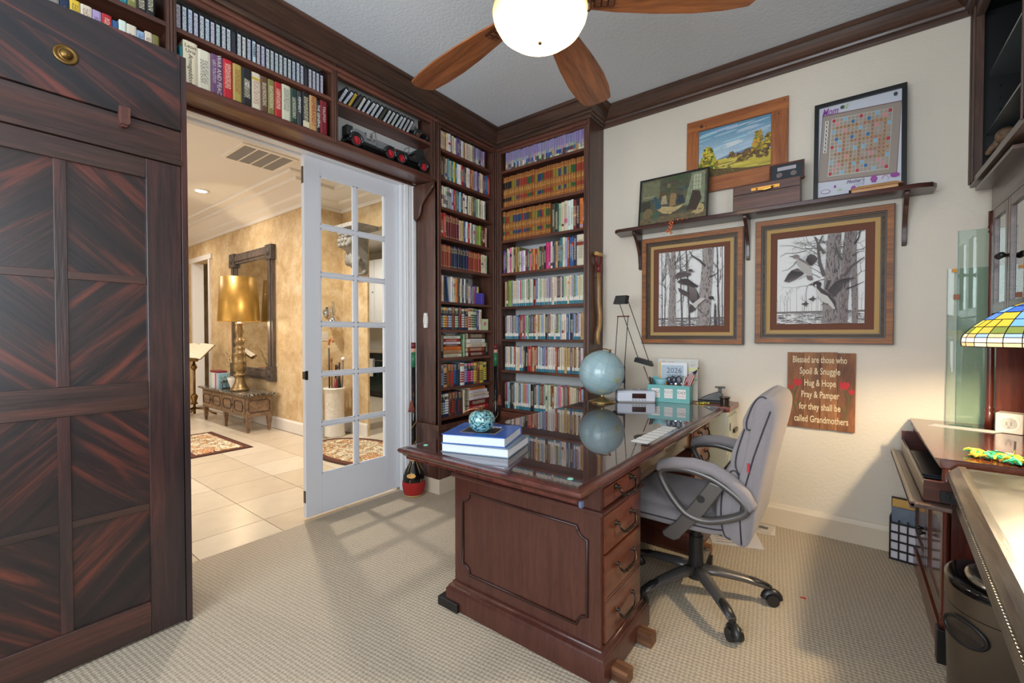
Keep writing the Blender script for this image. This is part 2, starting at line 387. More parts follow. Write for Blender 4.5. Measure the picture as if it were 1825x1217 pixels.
# wall on the door side: above the opening, and the two skins of the pocket
wl=MB().box(-2.95,-1.7,OPZ+.012,XA,YB,ZC)
wl.box(XA-.035,DOORY+.02,0,XA,YB,OPZ+.012).box(-2.95,DOORY+.02,0,-2.915,YB,OPZ+.012).box(-2.95,-1.7,0,XA,-.15,OPZ+.012)
struct(wl.build('wall_left',M_wall))
wf=MB().box(-2.95,-1.8,-.05,-1.95,-1.7,ZC).box(-1.95,-1.8,-.05,.45,-1.7,.75).box(-1.95,-1.8,2.75,.45,-1.7,ZC).box(.45,-1.8,-.05,1.0,-1.7,ZC)
struct(wf.build('wall_front',M_wall))
def make_window(name,horiz,a0,a1,z0,z1,c):
    g=sgroup(name)
    f=MB()
    def bx(p0,p1,q0,q1,t=.03):
        if horiz: f.box(p0,c-t,q0,p1,c+t,q1)
        else: f.box(c-t,p0,q0,c+t,p1,q1)
    bx(a0,a0+.06,z0,z1);bx(a1-.06,a1,z0,z1);bx(a0,a1,z0,z0+.06);bx(a0,a1,z1-.06,z1);bx(a0,a1,(z0+z1)/2-.02,(z0+z1)/2+.02)
    n=3
    for i in range(1,n): bx(a0+(a1-a0)*i/n-.015,a0+(a1-a0)*i/n+.015,z0,z1,.02)
    f.build('window_frame',M_white,g)
make_window('window_1',True,-1.95,.45,.75,2.75,-1.75)
make_window('window_2',False,-1.0,.35,.75,2.45,XE+.05)
# crown moulding round the study
prof=[(0,2.92),(.014,2.92),(.02,2.93),(.02,2.945),(.032,2.95),(.036,2.962),(.05,2.972),(.066,2.99),(.08,3.01),(.09,3.026),(.106,3.03),(.114,3.038),(.114,ZC-.001),(0,ZC-.001)]
def crown(name,path,m):
    struct(MB().sweep(path,prof).build(name,m,smooth=False))
cp=[(XF,-1.69),(XF,YF),(-1.61,YF),(-1.61,YB),(.494,YB),(.494,-1.69)]
# each run with mitred ends
def crown_run(name,i,m):
    mb=MB();full=MB().sweep(cp,prof);k=len(prof)
    vs=full.v[i*k:(i+2)*k];fs=[(a,k+a,k+(a+1)%k,(a+1)%k) for a in range(k)]+[tuple(range(k)),tuple(range(k,2*k))[::-1]]
    mb.add(vs,fs);return struct(mb.build(name,m))
crown_run('trim_1',0,M_crown);crown_run('trim_2',1,M_crownx);crown_run('trim_3',2,M_crown);crown_run('trim_4',3,M_crownx);crown_run('trim_5',4,M_crown)
# baseboards
bp=[(0,0),(.016,0),(.016,.115),(.010,.128),(.006,.14),(0,.145)]
struct(MB().sweep([(-1.60,YB-.0005),(XE,YB-.0005)],bp).build('baseboard_back',M_base))
# ------------------------------------------------------------------ door opening: jambs, casing, sliding door
g=sgroup('trim_6')
MB().box(-2.955,.2,OPZ-.004,XA+.004,2.26,OPZ+.012).box(-2.862,.2,OPZ-.028,XA+.002,2.26,OPZ-.004).box(-2.955,.2,OPZ-.028,-2.905,2.26,OPZ-.004).build('head_jamb',M_white,g)
MB().box(-2.857,2.232,0,XA+.002,2.262,OPZ).box(-2.955,2.232,0,-2.903,2.262,OPZ).build('side_jamb',M_white,g)
c=MB().box(XA,2.258,0,XA+.018,2.352,OPZ).box(XA+.018,2.272,0,XA+.024,2.282,OPZ).box(XA+.018,2.30,0,XA+.022,2.306,OPZ).box(XA+.018,2.325,0,XA+.030,2.352,OPZ)
c.build('side_casing',M_white,g)
MB().box(XA,-.1,OPZ-.025,XA+.02,2.352,OPZ+.004).build('head_casing',M_white,g)
M_door=mat('white_door_paint',(226,229,236),.38)
M_pane=glassmat('clear_door_glass',(.97,.985,.98))
d=sgroup('door_1')
xd0,xd1=-2.90,-2.862
zs=[(.293,.619),(.646,.963),(.99,1.306),(1.333,1.644),(1.671,1.972),(1.999,2.323)];ys=[(1.582,1.838),(1.865,2.105)]
MB().box(xd0,1.470,.02,xd1,1.582,2.455).build('stile',M_door,d,bevel=.002)
MB().box(xd0,2.105,.02,xd1,2.30,2.455).build('stile',M_door,d,bevel=.002)
MB().box(xd0,1.582,.02,xd1,2.105,.293).build('rail',M_door,d)
MB().box(xd0,1.582,2.323,xd1,2.105,2.455).build('rail',M_door,d)
mu=MB().box(xd0+.004,1.838,.293,xd1-.002,1.865,2.323).build('muntin',M_door,d,bevel=.004)
for a,b in zip(zs[:-1],zs[1:]): MB().box(xd0+.004,1.582,a[1],xd1-.0022,2.105,b[0]).build('muntin',M_door,d,bevel=.004)
for (z0,z1) in zs:
    for (y0,y1) in ys:
        MB().box(-2.884,y0-.004,z0-.004,-2.878,y1+.004,z1+.004).build('pane',M_pane,d)
        f=MB()
        for (a,b,cc,dd) in ((y0,y1,z0,z0+.007),(y0,y1,z1-.007,z1),(y0,y0+.007,z0,z1),(y1-.007,y1,z0,z1)): f.box(xd1-.010,a,cc,xd1-.003,b,dd)
        f.build('glazing_bead',M_door,d)
MB().box(xd1-.001,1.468,.945,xd1+.0015,1.488,1.005).box(xd0+.005,1.4665,.95,xd1-.006,1.4705,1.0).build('edge_pull',M_pewter,d)
MB().box(xd0+.008,1.4665,.12,xd1-.008,1.4705,.20).box(xd0+.008,1.4665,2.25,xd1-.008,1.4705,2.36).build('edge_plate',M_pewter,d)
# ------------------------------------------------------------------ HALLWAY
YC=2.71
tile_m=[mat('foyer_tile_%s'%n,c,.28,var=.10,vscale=7) for n,c in (('a',(214,199,176)),('b',(207,190,166)),('c',(220,206,184)))]
hf=sgroup('floor_hallway')
MB().box(-10.2,-1.6,-.06,-2.84,9,-.006).build('grout_bed',mat('grout',(150,134,112),.9),hf)
T=.457
tmesh=[]
for i in range(3):
    o=MB().box(.0025,.0025,-.02,T-.0025,T-.0025,0).build('tile',tile_m[i]);tmesh.append(o.data);bpy.data.objects.remove(o)
random.seed(4)
for ix in range(14):
    for iy in range(-1,8):
        x=-2.66-T*(ix+1)-.0;y=1.31+T*(iy-1)
        if iy>3 and not(-5.3<x<-3.0) : continue
        if x<-5.3 and y>2.7: continue
        me=random.choice(tmesh)
        if x+T>-2.84:
            o=MB().box(x+.0025,y+.0025,-.02,-2.8405,y+T-.0025,0).build('tile',random.choice(tile_m));o.parent=hf;continue
        o=bpy.data.objects.new('tile',me);COL.objects.link(o);o.parent=hf;o.location=(x,y,0)
MB().box(-10.2,-1.6,-.02,-9.06,3.0,-.001).box(-9.06,-1.6,-.02,-2.8405,.39,-.001).box(-9.8,2.96,-.02,-5.3,8.9,-.001).box(-5.3,4.52,-.02,-2.84,8.9,-.001).build('far_tiles',tile_m[0],hf)
xe=-5.2
hw=MB().box(-8.33,YC,0,xe,YC+.14,ZC).box(-10.2,YC,0,-9.2,YC+.14,ZC).box(-9.2,YC,2.485,-8.33,YC+.14,ZC)
struct(hw.build('wall_hallway',M_gold))
struct(MB().box(xe-.02,YC+.141,0,xe,3.29,ZC).box(xe,3.17,0,-4.66,3.195,ZC).box(-4.66,3.17,2.52,-2.95,3.29,ZC).build('wall_alcove',M_gold))
struct(MB().box(-10.3,-1.6,0,-10.2,9,ZC).box(-10.2,-1.7,0,-2.95,-1.6,ZC).build('wall_hallway_far',M_gold))
struct(MB().box(-10.3,-1.7,ZC,-2.95,9.1,ZC+.08).build('ceiling_hallway',M_hallceil))
struct(MB().box(-10.2,5.92,0,-2.84,6.0,ZC).box(-2.95,3.46,0,-2.85,5.92,ZC).build('wall_kitchen',mat('kitchen_wall_cream',(232,226,214),.7)))
hp=[(0,2.80),(.02,2.80),(.03,2.82),(.03,2.84),(.10,2.87),(.12,2.885),(.13,2.90),(.15,2.905),(.22,2.97),(.25,2.985),(.27,2.985),(.27,3.02),(.38,3.02),(.39,3.03),(.39,3.049),(0,3.049)]
struct(MB().sweep([(-10.15,YC-.001),(xe+.001,YC-.001),(xe+.001,3.169),(-2.96,3.169)],hp).build('trim_7',M_hallcrown,auto=40))
struct(MB().sweep([(-8.33,YC-.001),(xe+.001,YC-.001),(xe+.001,3.169),(-4.66,3.169)],[(0,0),(.018,0),(.018,.13),(.008,.15),(0,.15)]).build('baseboard_hallway',M_hallcrown))
struct(MB().box(-8.33,YC-.02,0,-8.40,YC+.15,2.56).box(-9.2,YC-.02,0,-9.13,YC+.15,2.56).box(-9.27,YC-.022,2.49,-8.26,YC+.002,2.57).build('trim_8',M_hallcrown))
# stone pier seen through the far opening
M_stone=attrmat('stacked_stone',.85,noise=.35,nscale=30)
st=MB();random.seed(9);z=0
while z<2.75:
    h=random.uniform(.035,.085);x=-9.75
    while x<-9.0:
        wd=min(random.uniform(.12,.35),-9.0-x); 
        k=random.choice([(150,130,108),(178,160,136),(120,104,88),(196,182,160),(138,112,84)]);st.col=S(k)
        st.box(x+.003,3.2-random.uniform(0,.03),z+.003,x+wd-.003,3.5,min(z+h,2.8)-.003);x+=wd
    z+=h
st.col=S(90,80,70);st.box(-9.74,3.22,0,-9.02,3.49,2.8)
o=st.build('stacked_stone_pier',M_stone);tag(o,'stacked tan stone pier seen through the far hallway opening','pillar')
# kitchen bits
M_cab=mat('kitchen_cabinet_white',(240,238,232),.4)
def kcab(name,label,x0,x1,y0,y1,z0,z1,n,rows=1,cat='cabinet'):
    t=thing(name,label,cat,((x0+x1)/2,(y0+y1)/2,z0))
    MB().box(x0,y0+.02,z0,x1,y1,z1).build('body',M_cab,t)
    wd=(x1-x0)/n
    for i in range(n):
        for r in range(rows):
            a,b=x0+i*wd+.01,x0+(i+1)*wd-.01;zz0=z0+(z1-z0)*r/rows+.01;zz1=z0+(z1-z0)*(r+1)/rows-.01
            dd=MB().box(a,y0,zz0,b,y0+.02,zz1).build('door',M_cab,t)
            MB().box(a+.05,y0-.004,zz0+.05,b-.05,y0,zz1-.05).build('raised_panel',M_cab,dd,bevel=.003)
            MB().sphere((b-.03,y0-.012,(zz0+zz1)/2),.012,8,6).build('knob',M_pewter,dd)
    return t
kcab('kitchen_wall_cabinet','white kitchen wall cabinets above the dark refrigerator',-10.1,-8.6,4.6,5.2,1.93,2.8,3)
t=thing('refrigerator','dark steel refrigerator seen through the far hallway opening','refrigerator',(-9.3,5.0,0))
MB().box(-9.75,4.55,.02,-8.75,5.2,1.88).build('body',mat('dark_steel',(48,47,45),.3,.7),t,bevel=.01)
for a,b in((-9.74,-9.26),(-9.24,-8.76)): 
    q=MB().box(a,4.50,.62,b,4.549,1.86).build('door',MATS['dark_steel'],t,bevel=.008)
    MB().cyl((b-.05 if b<-9 else a+.05,4.46,.8),(b-.05 if b<-9 else a+.05,4.46,1.6),.012).build('handle',M_chrome,q)
MB().box(-9.74,4.50,.06,-8.76,4.549,.60).build('freezer_drawer',MATS['dark_steel'],t,bevel=.008)
kcab('kitchen_upper_cabinet','white glazed kitchen upper cabinets seen through the door panes',-8.4,-6.2,5.5,5.9,1.45,2.8,4)
kcab('kitchen_base_cabinet','white kitchen base cabinets flanking the dark oven',-8.4,-7.75,5.3,5.9,.0,.86,1,2)
t=thing('oven','dark green-black kitchen range with a white towel, seen through door panes','oven',(-7.35,5.5,0))
MB().box(-7.74,5.26,.02,-6.9,5.9,.88).build('body',M_black,t,bevel=.006)
q=MB().box(-7.71,5.22,.12,-6.93,5.26,.70).build('oven_door',mat('oven_glass',(18,38,34),.15),t);MB().cyl((-7.6,5.18,.74),(-7.0,5.18,.74),.012).build('handle',M_chrome,q)
tag(MB().box(-7.68,5.15,.42,-7.42,5.168,.76).box(-7.68,5.192,.5,-7.42,5.205,.76).box(-7.68,5.15,.754,-7.42,5.205,.764).build('kitchen_towel',M_paper),'white towel hung on the range handle','towel')
tag(MB().box(-8.42,5.22,.88,-6.2,5.9,.92).build('worktop',mat('granite_top',(180,165,140),.2,var=.3,vscale=40)),'speckled beige kitchen worktop beyond the glass door','worktop')
kcab('kitchen_island','white kitchen base cabinets right of the dark range',-6.89,-6.2,5.3,5.9,0,.86,2,1)
# corbel at the alcove opening
M_corb=mat('grey_stone_plaster',(150,146,138),.7,bump=.5,bscale=30,var=.35,vscale=18)
t=thing('scroll_corbel','carved grey scroll corbel under the beam beyond the glass door','corbel',(-4.72,3.1,2.0))
cb=MB();pr=[]
cx0=-4.72
pts=[(3.169,2.0),(3.169,2.47),(2.86,2.47),(2.86,2.42),(2.89,2.40),(2.885,2.33),(2.92,2.27),(2.98,2.235),(2.96,2.16),(2.98,2.09),(3.05,2.05),(3.08,1.99),(3.13,1.96)]
cb.prism(pts,'x',cx0-.09,cx0+.09);cb.build('scroll_body',M_corb,t,bevel=.012)
sc=MB();
for zc,yc,r in((2.33,2.93,.055),(2.12,3.02,.05),(1.99,3.11,.03)): sc.cyl((cx0-.105,yc,zc),(cx0+.105,yc,zc),r,n=16)
for i in range(9):
    a=i/8*PI;sc.sphere((cx0-.07+.14*(i%3)/2,2.90-.02*math.sin(a)-.0,2.40-.05*(i//3)),.028,8,6)
sc.build('acanthus_scroll',M_corb,t,smooth=True)
MB().box(cx0-.2,2.82,2.47,cx0+.3,3.169,2.52).build('cap_ledge',M_corb,t,bevel=.006)
# console, lamp, mirror, book stand
M_cons=wood('console_walnut',(98,76,58),(146,118,92),'x',6,.45,.1);M_consd=mat('console_dark_line',(62,46,36),.5)
t=thing('console_table','low walnut console with marble top and tapered legs in the hallway','console table',(-6.73,2.46,0))
MB().box(-7.49,2.315,.20,-5.97,2.62,.462).build('body',M_cons,t,bevel=.004)
def marble():
    m,nt,p=newmat('dark_marble');tc=N(nt,'ShaderNodeTexCoord');no=N(nt,'ShaderNodeTexNoise');no.inputs['Scale'].default_value=9;no.inputs['Detail'].default_value=8;no.inputs['Distortion'].default_value=2.5
    nt.links.new(tc.outputs['Object'],no.inputs['Vector']);cr=N(nt,'ShaderNodeValToRGB');e=cr.color_ramp.elements;e[0].position=.48;e[0].color=S(48,44,40);e[1].position=.56;e[1].color=S(56,52,48);k=e.new(.52);k.color=S(190,184,172)
    nt.links.new(no.outputs[0],cr.inputs[0]);nt.links.new(cr.outputs[0],p.inputs['Base Color']);p.inputs['Roughness'].default_value=.12;return m
M_marb=marble()
MB().box(-7.55,2.275,.470,-5.935,2.645,.495).build('marble_top',M_marb,t,bevel=.004)
MB().box(-7.52,2.295,.460,-5.955,2.635,.470).build('top_moulding',M_cons,t)
for i in range(4):
    a=-7.45+i*.365;b=a+.345
    dd=MB().box(a,2.303,.225,b,2.316,.44).build('door',M_cons,t,bevel=.002)
    f=MB();
    ins=.045;k=.03
    oct_=[(a+ins+k,.225+ins),(b-ins-k,.225+ins),(b-ins,.225+ins+k),(b-ins,.44-ins-k),(b-ins-k,.44-ins),(a+ins+k,.44-ins),(a+ins,.44-ins-k),(a+ins,.225+ins+k)]
    f.tube([(p[0],2.300,p[1]) for p in oct_],.006,6,closed=True);f.build('moulding',M_consd,dd)
    if i%2==0: MB().sphere((b-.012,2.292,.33),.011,8,6).build('knob',M_pewter,dd)
f=MB();oc=[(2.36,.26),(2.57,.26),(2.59,.28),(2.59,.39),(2.57,.41),(2.36,.41),(2.34,.39),(2.34,.28)];f.tube([(-5.967,p[0],p[1]) for p in oc],.006,6,closed=True);f.build('end_moulding',M_consd,t)
for x,y in((-7.45,2.345),(-7.45,2.595),(-6.0,2.345),(-6.0,2.595),(-6.72,2.345),(-6.72,2.595)):
    MB().add([(x+sx*r,y+sy*r,z) for z,r in((0,.013),(.20,.030)) for sx,sy in((-1,-1),(1,-1),(1,1),(-1,1))],[(3,2,1,0),(4,5,6,7),(0,1,5,4),(1,2,6,5),(2,3,7,6),(3,0,4,7)]).build('leg',M_cons,t)
M_goldleaf=mat('silver_gold_leaf',(168,142,100),.35,.75,var=.45,vscale=16)
M_shade=mat('gold_foil_shade',(176,134,62),.38,.7,var=.3,vscale=9,emit=.12)
lx,ly=-6.45,2.42
t=thing('table_lamp','tall gilded baluster table lamp with gold drum shade on hallway console','table lamp',(lx,ly,.495))
pf=[(.115,.0),(.118,.03),(.10,.045),(.085,.07),(.062,.12),(.055,.16),(.05,.19),(.075,.205),(.078,.22),(.05,.235),(.075,.27),(.085,.33),(.078,.37),(.09,.385),(.078,.40),(.078,.48),(.085,.49),(.09,.50),(.06,.52),(.072,.56),(.075,.575),(.045,.60),(.05,.615),(.066,.65),(.06,.69),(.04,.71),(.046,.72),(.042,.74),(.06,.78),(.066,.84),(.055,.88),(.062,.89),(.05,.905),(.015,.91),(.012,.95)]
MB().lathe([(r*.95,z+.495) for r,z in pf],(lx,ly,0),24).build('base',M_goldleaf,t,smooth=True)
MB().cyl((lx,ly,1.405),(lx,ly,1.46),.014).build('socket',M_brass,t)
sh=MB().lathe([(.245,1.42),(.215,2.0),(.211,2.0),(.241,1.42),(.245,1.42)],(lx,ly,0),36);sh.f=[f for f in sh.f if len(f)==4];sh.m=sh.m[:len(sh.f)];sh.c=sh.c[:len(sh.f)];sh.k=sh.k[:len(sh.f)];sh.uv=sh.uv[:len(sh.f)];sh.sm=sh.sm[:len(sh.f)]
sh.build('lamp_shade',M_shade,t,smooth=True)
sp=MB()
for k in range(3):
    a=k*2*PI/3;sp.cyl((lx,ly,1.90),(lx+.214*math.cos(a),ly+.214*math.sin(a),1.93),.003,n=6)
sp.cyl((lx,ly,1.46),(lx,ly,1.92),.004,n=6);sp.build('shade_spider',M_brass,t)
# mirror
M_mf=wood('mirror_frame_wood',(66,56,50),(112,98,88),'z',8,.5)
mx0,mx1,mz0,mz1=-7.40,-6.03,.62,2.44
t=thing('wall_mirror','tall dark framed mirror with carved corner blocks behind the gold lamp','mirror',((mx0+mx1)/2,YC,mz0))
for a,b,c,d2 in((mx0,mx0+.17,mz0+.2,mz1-.2),(mx1-.17,mx1,mz0+.2,mz1-.2)): MB().box(a+.012,YC-.045,c,b-.012,YC-.001,d2).box(a+.05,YC-.058,c,b-.05,YC-.045,d2).build('stile',M_mf,t,bevel=.004)
for c,d2 in((mz0,mz0+.17),(mz1-.17,mz1)): MB().box(mx0+.17,YC-.045,c+.012,mx1-.17,YC-.001,d2-.012).box(mx0+.17,YC-.058,c+.05,mx1-.17,YC-.045,d2-.05).build('rail',M_mf,t,bevel=.004)
M_carv=mat('carved_block_wood',(84,74,66),.6,bump=1.0,bscale=60,var=.4,vscale=40)
for a in(mx0,mx1-.17):
    for c in(mz0,mz1-.2):
        MB().box(a-.005,YC-.065,c,a+.175,YC-.001,c+.2).sphere((a+.085,YC-.065,c+.1),.05,12,8,1,.35,1).build('corner_block',M_carv,t,bevel=.004)
MB().box(mx0+.15,YC-.02,mz0+.15,mx1-.15,YC-.012,mz1-.15).build('mirror_glass',mat('silvered_glass',(225,225,222),.02,1),t)
# book stand with open book, pastel books, plants
t=thing('book_stand','brass floor book stand left of the hallway console','stand',(-7.95,2.35,0))
b=MB();b.cyl((-7.95,2.35,.03),(-7.95,2.35,.92),.018,n=10).lathe([(.05,.18),(.03,.22),(.05,.30),(.02,.34)],(-7.95,2.35,0),12).lathe([(.02,.7),(.045,.74),(.02,.80)],(-7.95,2.35,0),12);b.build('stem',M_brass,t,smooth=True)
for k in range(3):
    a=k*2*PI/3+.9;MB().tube([(-7.95,2.35,.12),(-7.95+.16*math.cos(a),2.35+.16*math.sin(a),.10),(-7.95+.24*math.cos(a),2.35+.24*math.sin(a),.04),(-7.95+.30*math.cos(a),2.35+.30*math.sin(a),.018)],.016,8).build('foot',M_brass,t,smooth=True)
R=Matrix.Translation((-7.95,2.33,.97))@Matrix.Rotation(math.radians(28),4,'Z')@Matrix.Rotation(math.radians(38),4,'X')
MB(R).box(-.23,-.17,-.015,.23,.17,0).box(-.23,-.19,-.015,.23,-.17,.035).build('reading_slope',M_brass,t)
t=thing('open_book','large open book lying on the brass book stand','book',(-7.95,2.33,.98))
MB(R).box(-.28,-.165,.002,.28,.175,.008).build('cover',mat('book_board_brown',(110,80,56),.6),t)
bk=MB(R)
for s_ in(-1,1):
    pts=[(0,.012),(s_*.05,.045),(s_*.14,.04),(s_*.27,.018),(s_*.27,.009),(0,.009)]
    bk.add([(p[0],-.16,p[1]) for p in pts]+[(p[0],.17,p[1]) for p in pts],[(0,1,2,3,4,5),(11,10,9,8,7,6)]+[(i,(i+1)%6,(i+1)%6+6,i+6) for i in range(6)])
bk.build('pages',mat('aged_paper',(226,214,190),.7),t)
# small books on the console
cols=[(168,200,214),(196,214,206),(226,222,196),(206,196,224),(200,60,70),(178,206,222),(150,190,206)]
x=-7.22
for i,cc in enumerate(cols):
    o=MB().box(x,2.33,.4955,x+.042,2.47,.70+.006*(i%2)).build('paperback_book',mat('pastel_cover_%d'%i,cc,.5));x+=.0435
    nm=['pale blue','pale green','cream','lilac','red','sky blue','grey-blue'][i]
    tag(o,'%s small book in the pastel row on the hallway console'%nm,'book','pastel books on the hallway console')
MB
o=MB().box(-7.26,2.34,.709,-6.96,2.45,.735).build('hardback_book',mat('maroon_cover',(120,34,44),.5));tag(o,'maroon book lying flat on the pastel books','book')
t=thing('greenery_basket','small dark wire basket of dried greenery on the hallway console','basket',(-6.83,2.42,.495))
b=MB();random.seed(3)
for k in range(2): b.tube([(-6.83+.09*math.cos(a*PI/8),2.42+.07*math.sin(a*PI/8),.50+.10*k) for a in range(16)],.004,5,closed=True)
for a in range(8): b.cyl((-6.83+.09*math.cos(a*PI/4),2.42+.07*math.sin(a*PI/4),.50),(-6.83+.09*math.cos(a*PI/4),2.42+.07*math.sin(a*PI/4),.60),.003,n=5)
b.build('basket',M_black,t)
def leaves(c,n,r,h,seed,lw=.02,ll=.05):
    random.seed(seed);m=MB()
    for _ in range(n):
        a=random.uniform(0,2*PI);q=random.uniform(0,1)**.5*r;z=c[2]+random.uniform(0,h);p=Vector((c[0]+q*math.cos(a),c[1]+q*math.sin(a),z))
        d=Vector((math.cos(a),math.sin(a),random.uniform(-.3,1))).normalized()*ll*random.uniform(.6,1.2);s_=d.cross(Vector((0,0,1))).normalized()*lw*.5
        m.col=S(random.choice([(70,84,50),(96,104,66),(130,120,80),(84,70,100)]));m.add([p,p+d*.5+s_,p+d,p+d*.5-s_],[(0,1,2,3)])
    return m
M_leaf=attrmat('leaf_paint',.6)
o=leaves((-6.83,2.42,.56),60,.08,.09,5).build('greenery',M_leaf,t);o['kind']='stuff'
t=thing('flower_pot','small white pot of wispy dried flowers left of the gold lamp','plant',(-6.66,2.44,.495))
MB().lathe([(.05,.4955),(.055,.52),(.085,.62),(.09,.66),(.082,.66),(.05,.52),(.0,.515)],(-6.66,2.44,0),18).build('pot',mat('white_ceramic',(226,222,214),.3),t,smooth=True)
m=leaves((-6.66,2.44,.68),150,.15,.34,7,.014,.045);m.col=S(110,112,74)
random.seed(2)
for _ in range(22):
    a=random.uniform(0,2*PI);q=random.uniform(.03,.17);m.tube([(-6.66,2.44,.62),(-6.66+q*.4*math.cos(a),2.44+q*.4*math.sin(a),.78),(-6.66+q*math.cos(a),2.44+q*math.sin(a),random.uniform(.85,1.04))],.002,4)
o=m.build('stems',M_leaf,t);o['kind']='stuff'
# rugs
def rugmat(name,half):
    m,nt,p=newmat(name);tc=N(nt,'ShaderNodeTexCoord');no=N(nt,'ShaderNodeTexNoise');no.inputs['Scale'].default_value=9;no.inputs['Detail'].default_value=4;no.inputs['Distortion'].default_value=1.2
    nt.links.new(tc.outputs['Object'],no.inputs['Vector']);cr=N(nt,'ShaderNodeValToRGB');cr.color_ramp.interpolation='CONSTANT';e=cr.color_ramp.elements
    e[0].position=0;e[0].color=S(224,208,178);e[1].position=.50;e[1].color=S(96,52,40)
    for ps,cc in((.535,(150,120,62)),(.565,(214,190,150)),(.60,(168,70,46)),(.64,(208,160,90)),(.68,(100,90,52)),(.39,(92,70,52)),(.415,(224,208,178))): k=e.new(ps);k.color=S(cc)
    nt.links.new(no.outputs[0],cr.inputs[0]);nt.links.new(cr.outputs[0],p.inputs['Base Color']);p.inputs['Roughness'].default_value=.95;return m
M_rug=rugmat('hooked_rug_floral',0);M_rugb=mat('rug_border_rust',(104,56,38),.95,var=.4,vscale=30);M_rugb2=mat('rug_border_dark',(62,34,28),.95)
t=thing('entry_rug','rectangular cream floral rug with rust border on the foyer tiles','rug',(-5.7,1.78,0))
MB().box(-6.45,1.50,.0005,-5.215,2.085,.007).build('border',M_rugb2,t)
MB().box(-6.42,1.525,.0075,-5.24,2.06,.010).build('inner_border',M_rugb,t)
MB().box(-6.37,1.575,.0105,-5.295,2.01,.012).build('field',M_rug,t)
t=thing('oval_rug','oval cream floral rug with rust border seen through the door panes','rug',(-4.1,2.72,0))
def ell(a,b,z0,z1,c=(-4.1,2.72)): return MB().lathe([(1,z0),(1,z1)],(c[0],c[1],0),48,a,b)
ell(.80,.43,.0005,.007).build('border',M_rugb2,t);ell(.77,.405,.0075,.010).build('inner_border',M_rugb,t);ell(.70,.345,.0105,.012).build('field',M_rug,t)
# umbrella stand + canes
ux,uy=-5.0,2.93
M_porc=mat('embossed_white_porcelain',(222,214,202),.3,bump=.8,bscale=26)
t=thing('umbrella_stand','white embossed porcelain umbrella stand behind the glass door','umbrella stand',(ux,uy,0))
MB().lathe([(.118,.001),(.122,.02),(.115,.04),(.112,.3),(.116,.55),(.124,.575),(.124,.60),(.11,.60),(.10,.55),(.10,.05),(0,.04)],(ux,uy,0),28).build('body',M_porc,t,smooth=True)
MB().tube([(ux+.124*math.cos(a*PI/12),uy+.124*math.sin(a*PI/12),.585) for a in range(24)],.008,6,closed=True).build('rim_band',M_porc,t,smooth=True)
cn=[((-.05,.0),(-.07,.0),.93,'cane_wood_light',(150,98,56),'walking_cane','light wooden cane with a carved top, left in the umbrella stand','knob'),
    ((-.02,-.05),(.0,-.07),1.08,'cane_dark',(34,28,26),'walking_cane','black cane with tall curved wooden crook in the umbrella stand','crook'),
    ((.03,.03),(.03,.05),.90,'umbrella_black',(24,24,28),'umbrella','black folded umbrella in the porcelain stand','fold'),
    ((.05,-.03),(.085,-.03),.88,'umbrella_red',(120,36,40),'umbrella','dark red folded umbrella leaning right in the stand','fold'),
    ((.06,.04),(.11,.05),.95,'cane_grey',(96,84,72),'walking_cane','grey cane with pale round top, right in the umbrella stand','ball'),
    ((-.03,.04),(-.04,.06),.84,'cane_brown',(92,54,34),'walking_cane','short brown cane standing at the back of the umbrella stand','knob')]
for (b0,b1,h,mn,mc,nm,lb,ty) in cn:
    t=thing(nm,lb,'cane' if 'cane' in nm else 'umbrella',(ux+b0[0],uy+b0[1],.05))
    p0=Vector((ux+b0[0],uy+b0[1],.06));p1=Vector((ux+b1[0],uy+b1[1],h));mm=mat(mn,mc,.4)
    if ty=='fold':
        q=p0.lerp(p1,.62);MB().tube([p0,p0.lerp(p1,.3),q,p0.lerp(p1,.8)],[.006,.02,.028,.012],10).build('canopy',mm,t,smooth=True);MB().cyl(p0.lerp(p1,.8),p1,.01).build('handle',M_black,t)
    else: MB().cyl(p0,p1,.010,.010,8).build('shaft',mm,t,smooth=True)
    if ty=='crook': MB().tube([p1+Vector((0.05*(1-math.cos(a*PI/8)),0,.05*math.sin(a*PI/8)+.06)) for a in range(-1,8)],.014,8).build('crook',mat('cane_crook',(176,104,54),.35),t,smooth=True)
    if ty=='ball': MB().sphere(p1,.024,12,8).build('ball_top',M_paper,t,smooth=True)
    if ty=='knob': MB().sphere(p1,.017,10,8,1,1,1.6).build('knob',mm,t,smooth=True)
# oil lamp on alcove wall
t=thing('wall_oil_lamp','silver and glass oil lamp sconce behind the glass door','wall lamp',(xe,2.97,1.42))
lx2,ly2=xe+.11,2.97
MB().lathe([(.0,-.0),(.075,.0),(.07,.012),(.0,.016)],(xe+.001,ly2,1.52),20,axis='x').build('reflector',M_chrome,t,smooth=True)
MB().lathe([(.0,1.36),(.03,1.365),(.045,1.39),(.055,1.42),(.045,1.45),(.018,1.46),(.018,1.475),(.03,1.48),(.0,1.482)],(lx2,ly2,0),18).build('font',M_chrome,t,smooth=True)
MB().tube([(xe+.004,ly2,1.40),(xe+.06,ly2,1.375),(lx2,ly2,1.362)],.006,6).build('bracket',M_pewter,t)
MB().lathe([(.024,1.482),(.034,1.51),(.038,1.54),(.026,1.58),(.02,1.62),(.02,1.66)],(lx2,ly2,0),16).build('chimney',glassmat('lamp_glass',(.85,.88,.9),2.5,.15),t,smooth=True)
o=MB().box(xe,2.865,1.17,xe+.006,2.965,1.285).box(xe+.006,2.885,1.20,xe+.010,2.905,1.255).box(xe+.006,2.925,1.20,xe+.010,2.945,1.255).build('light_switch',mat('switch_plate',(214,206,190),.4));tag(o,'double cream light switch plate beside the umbrella stand','switch')
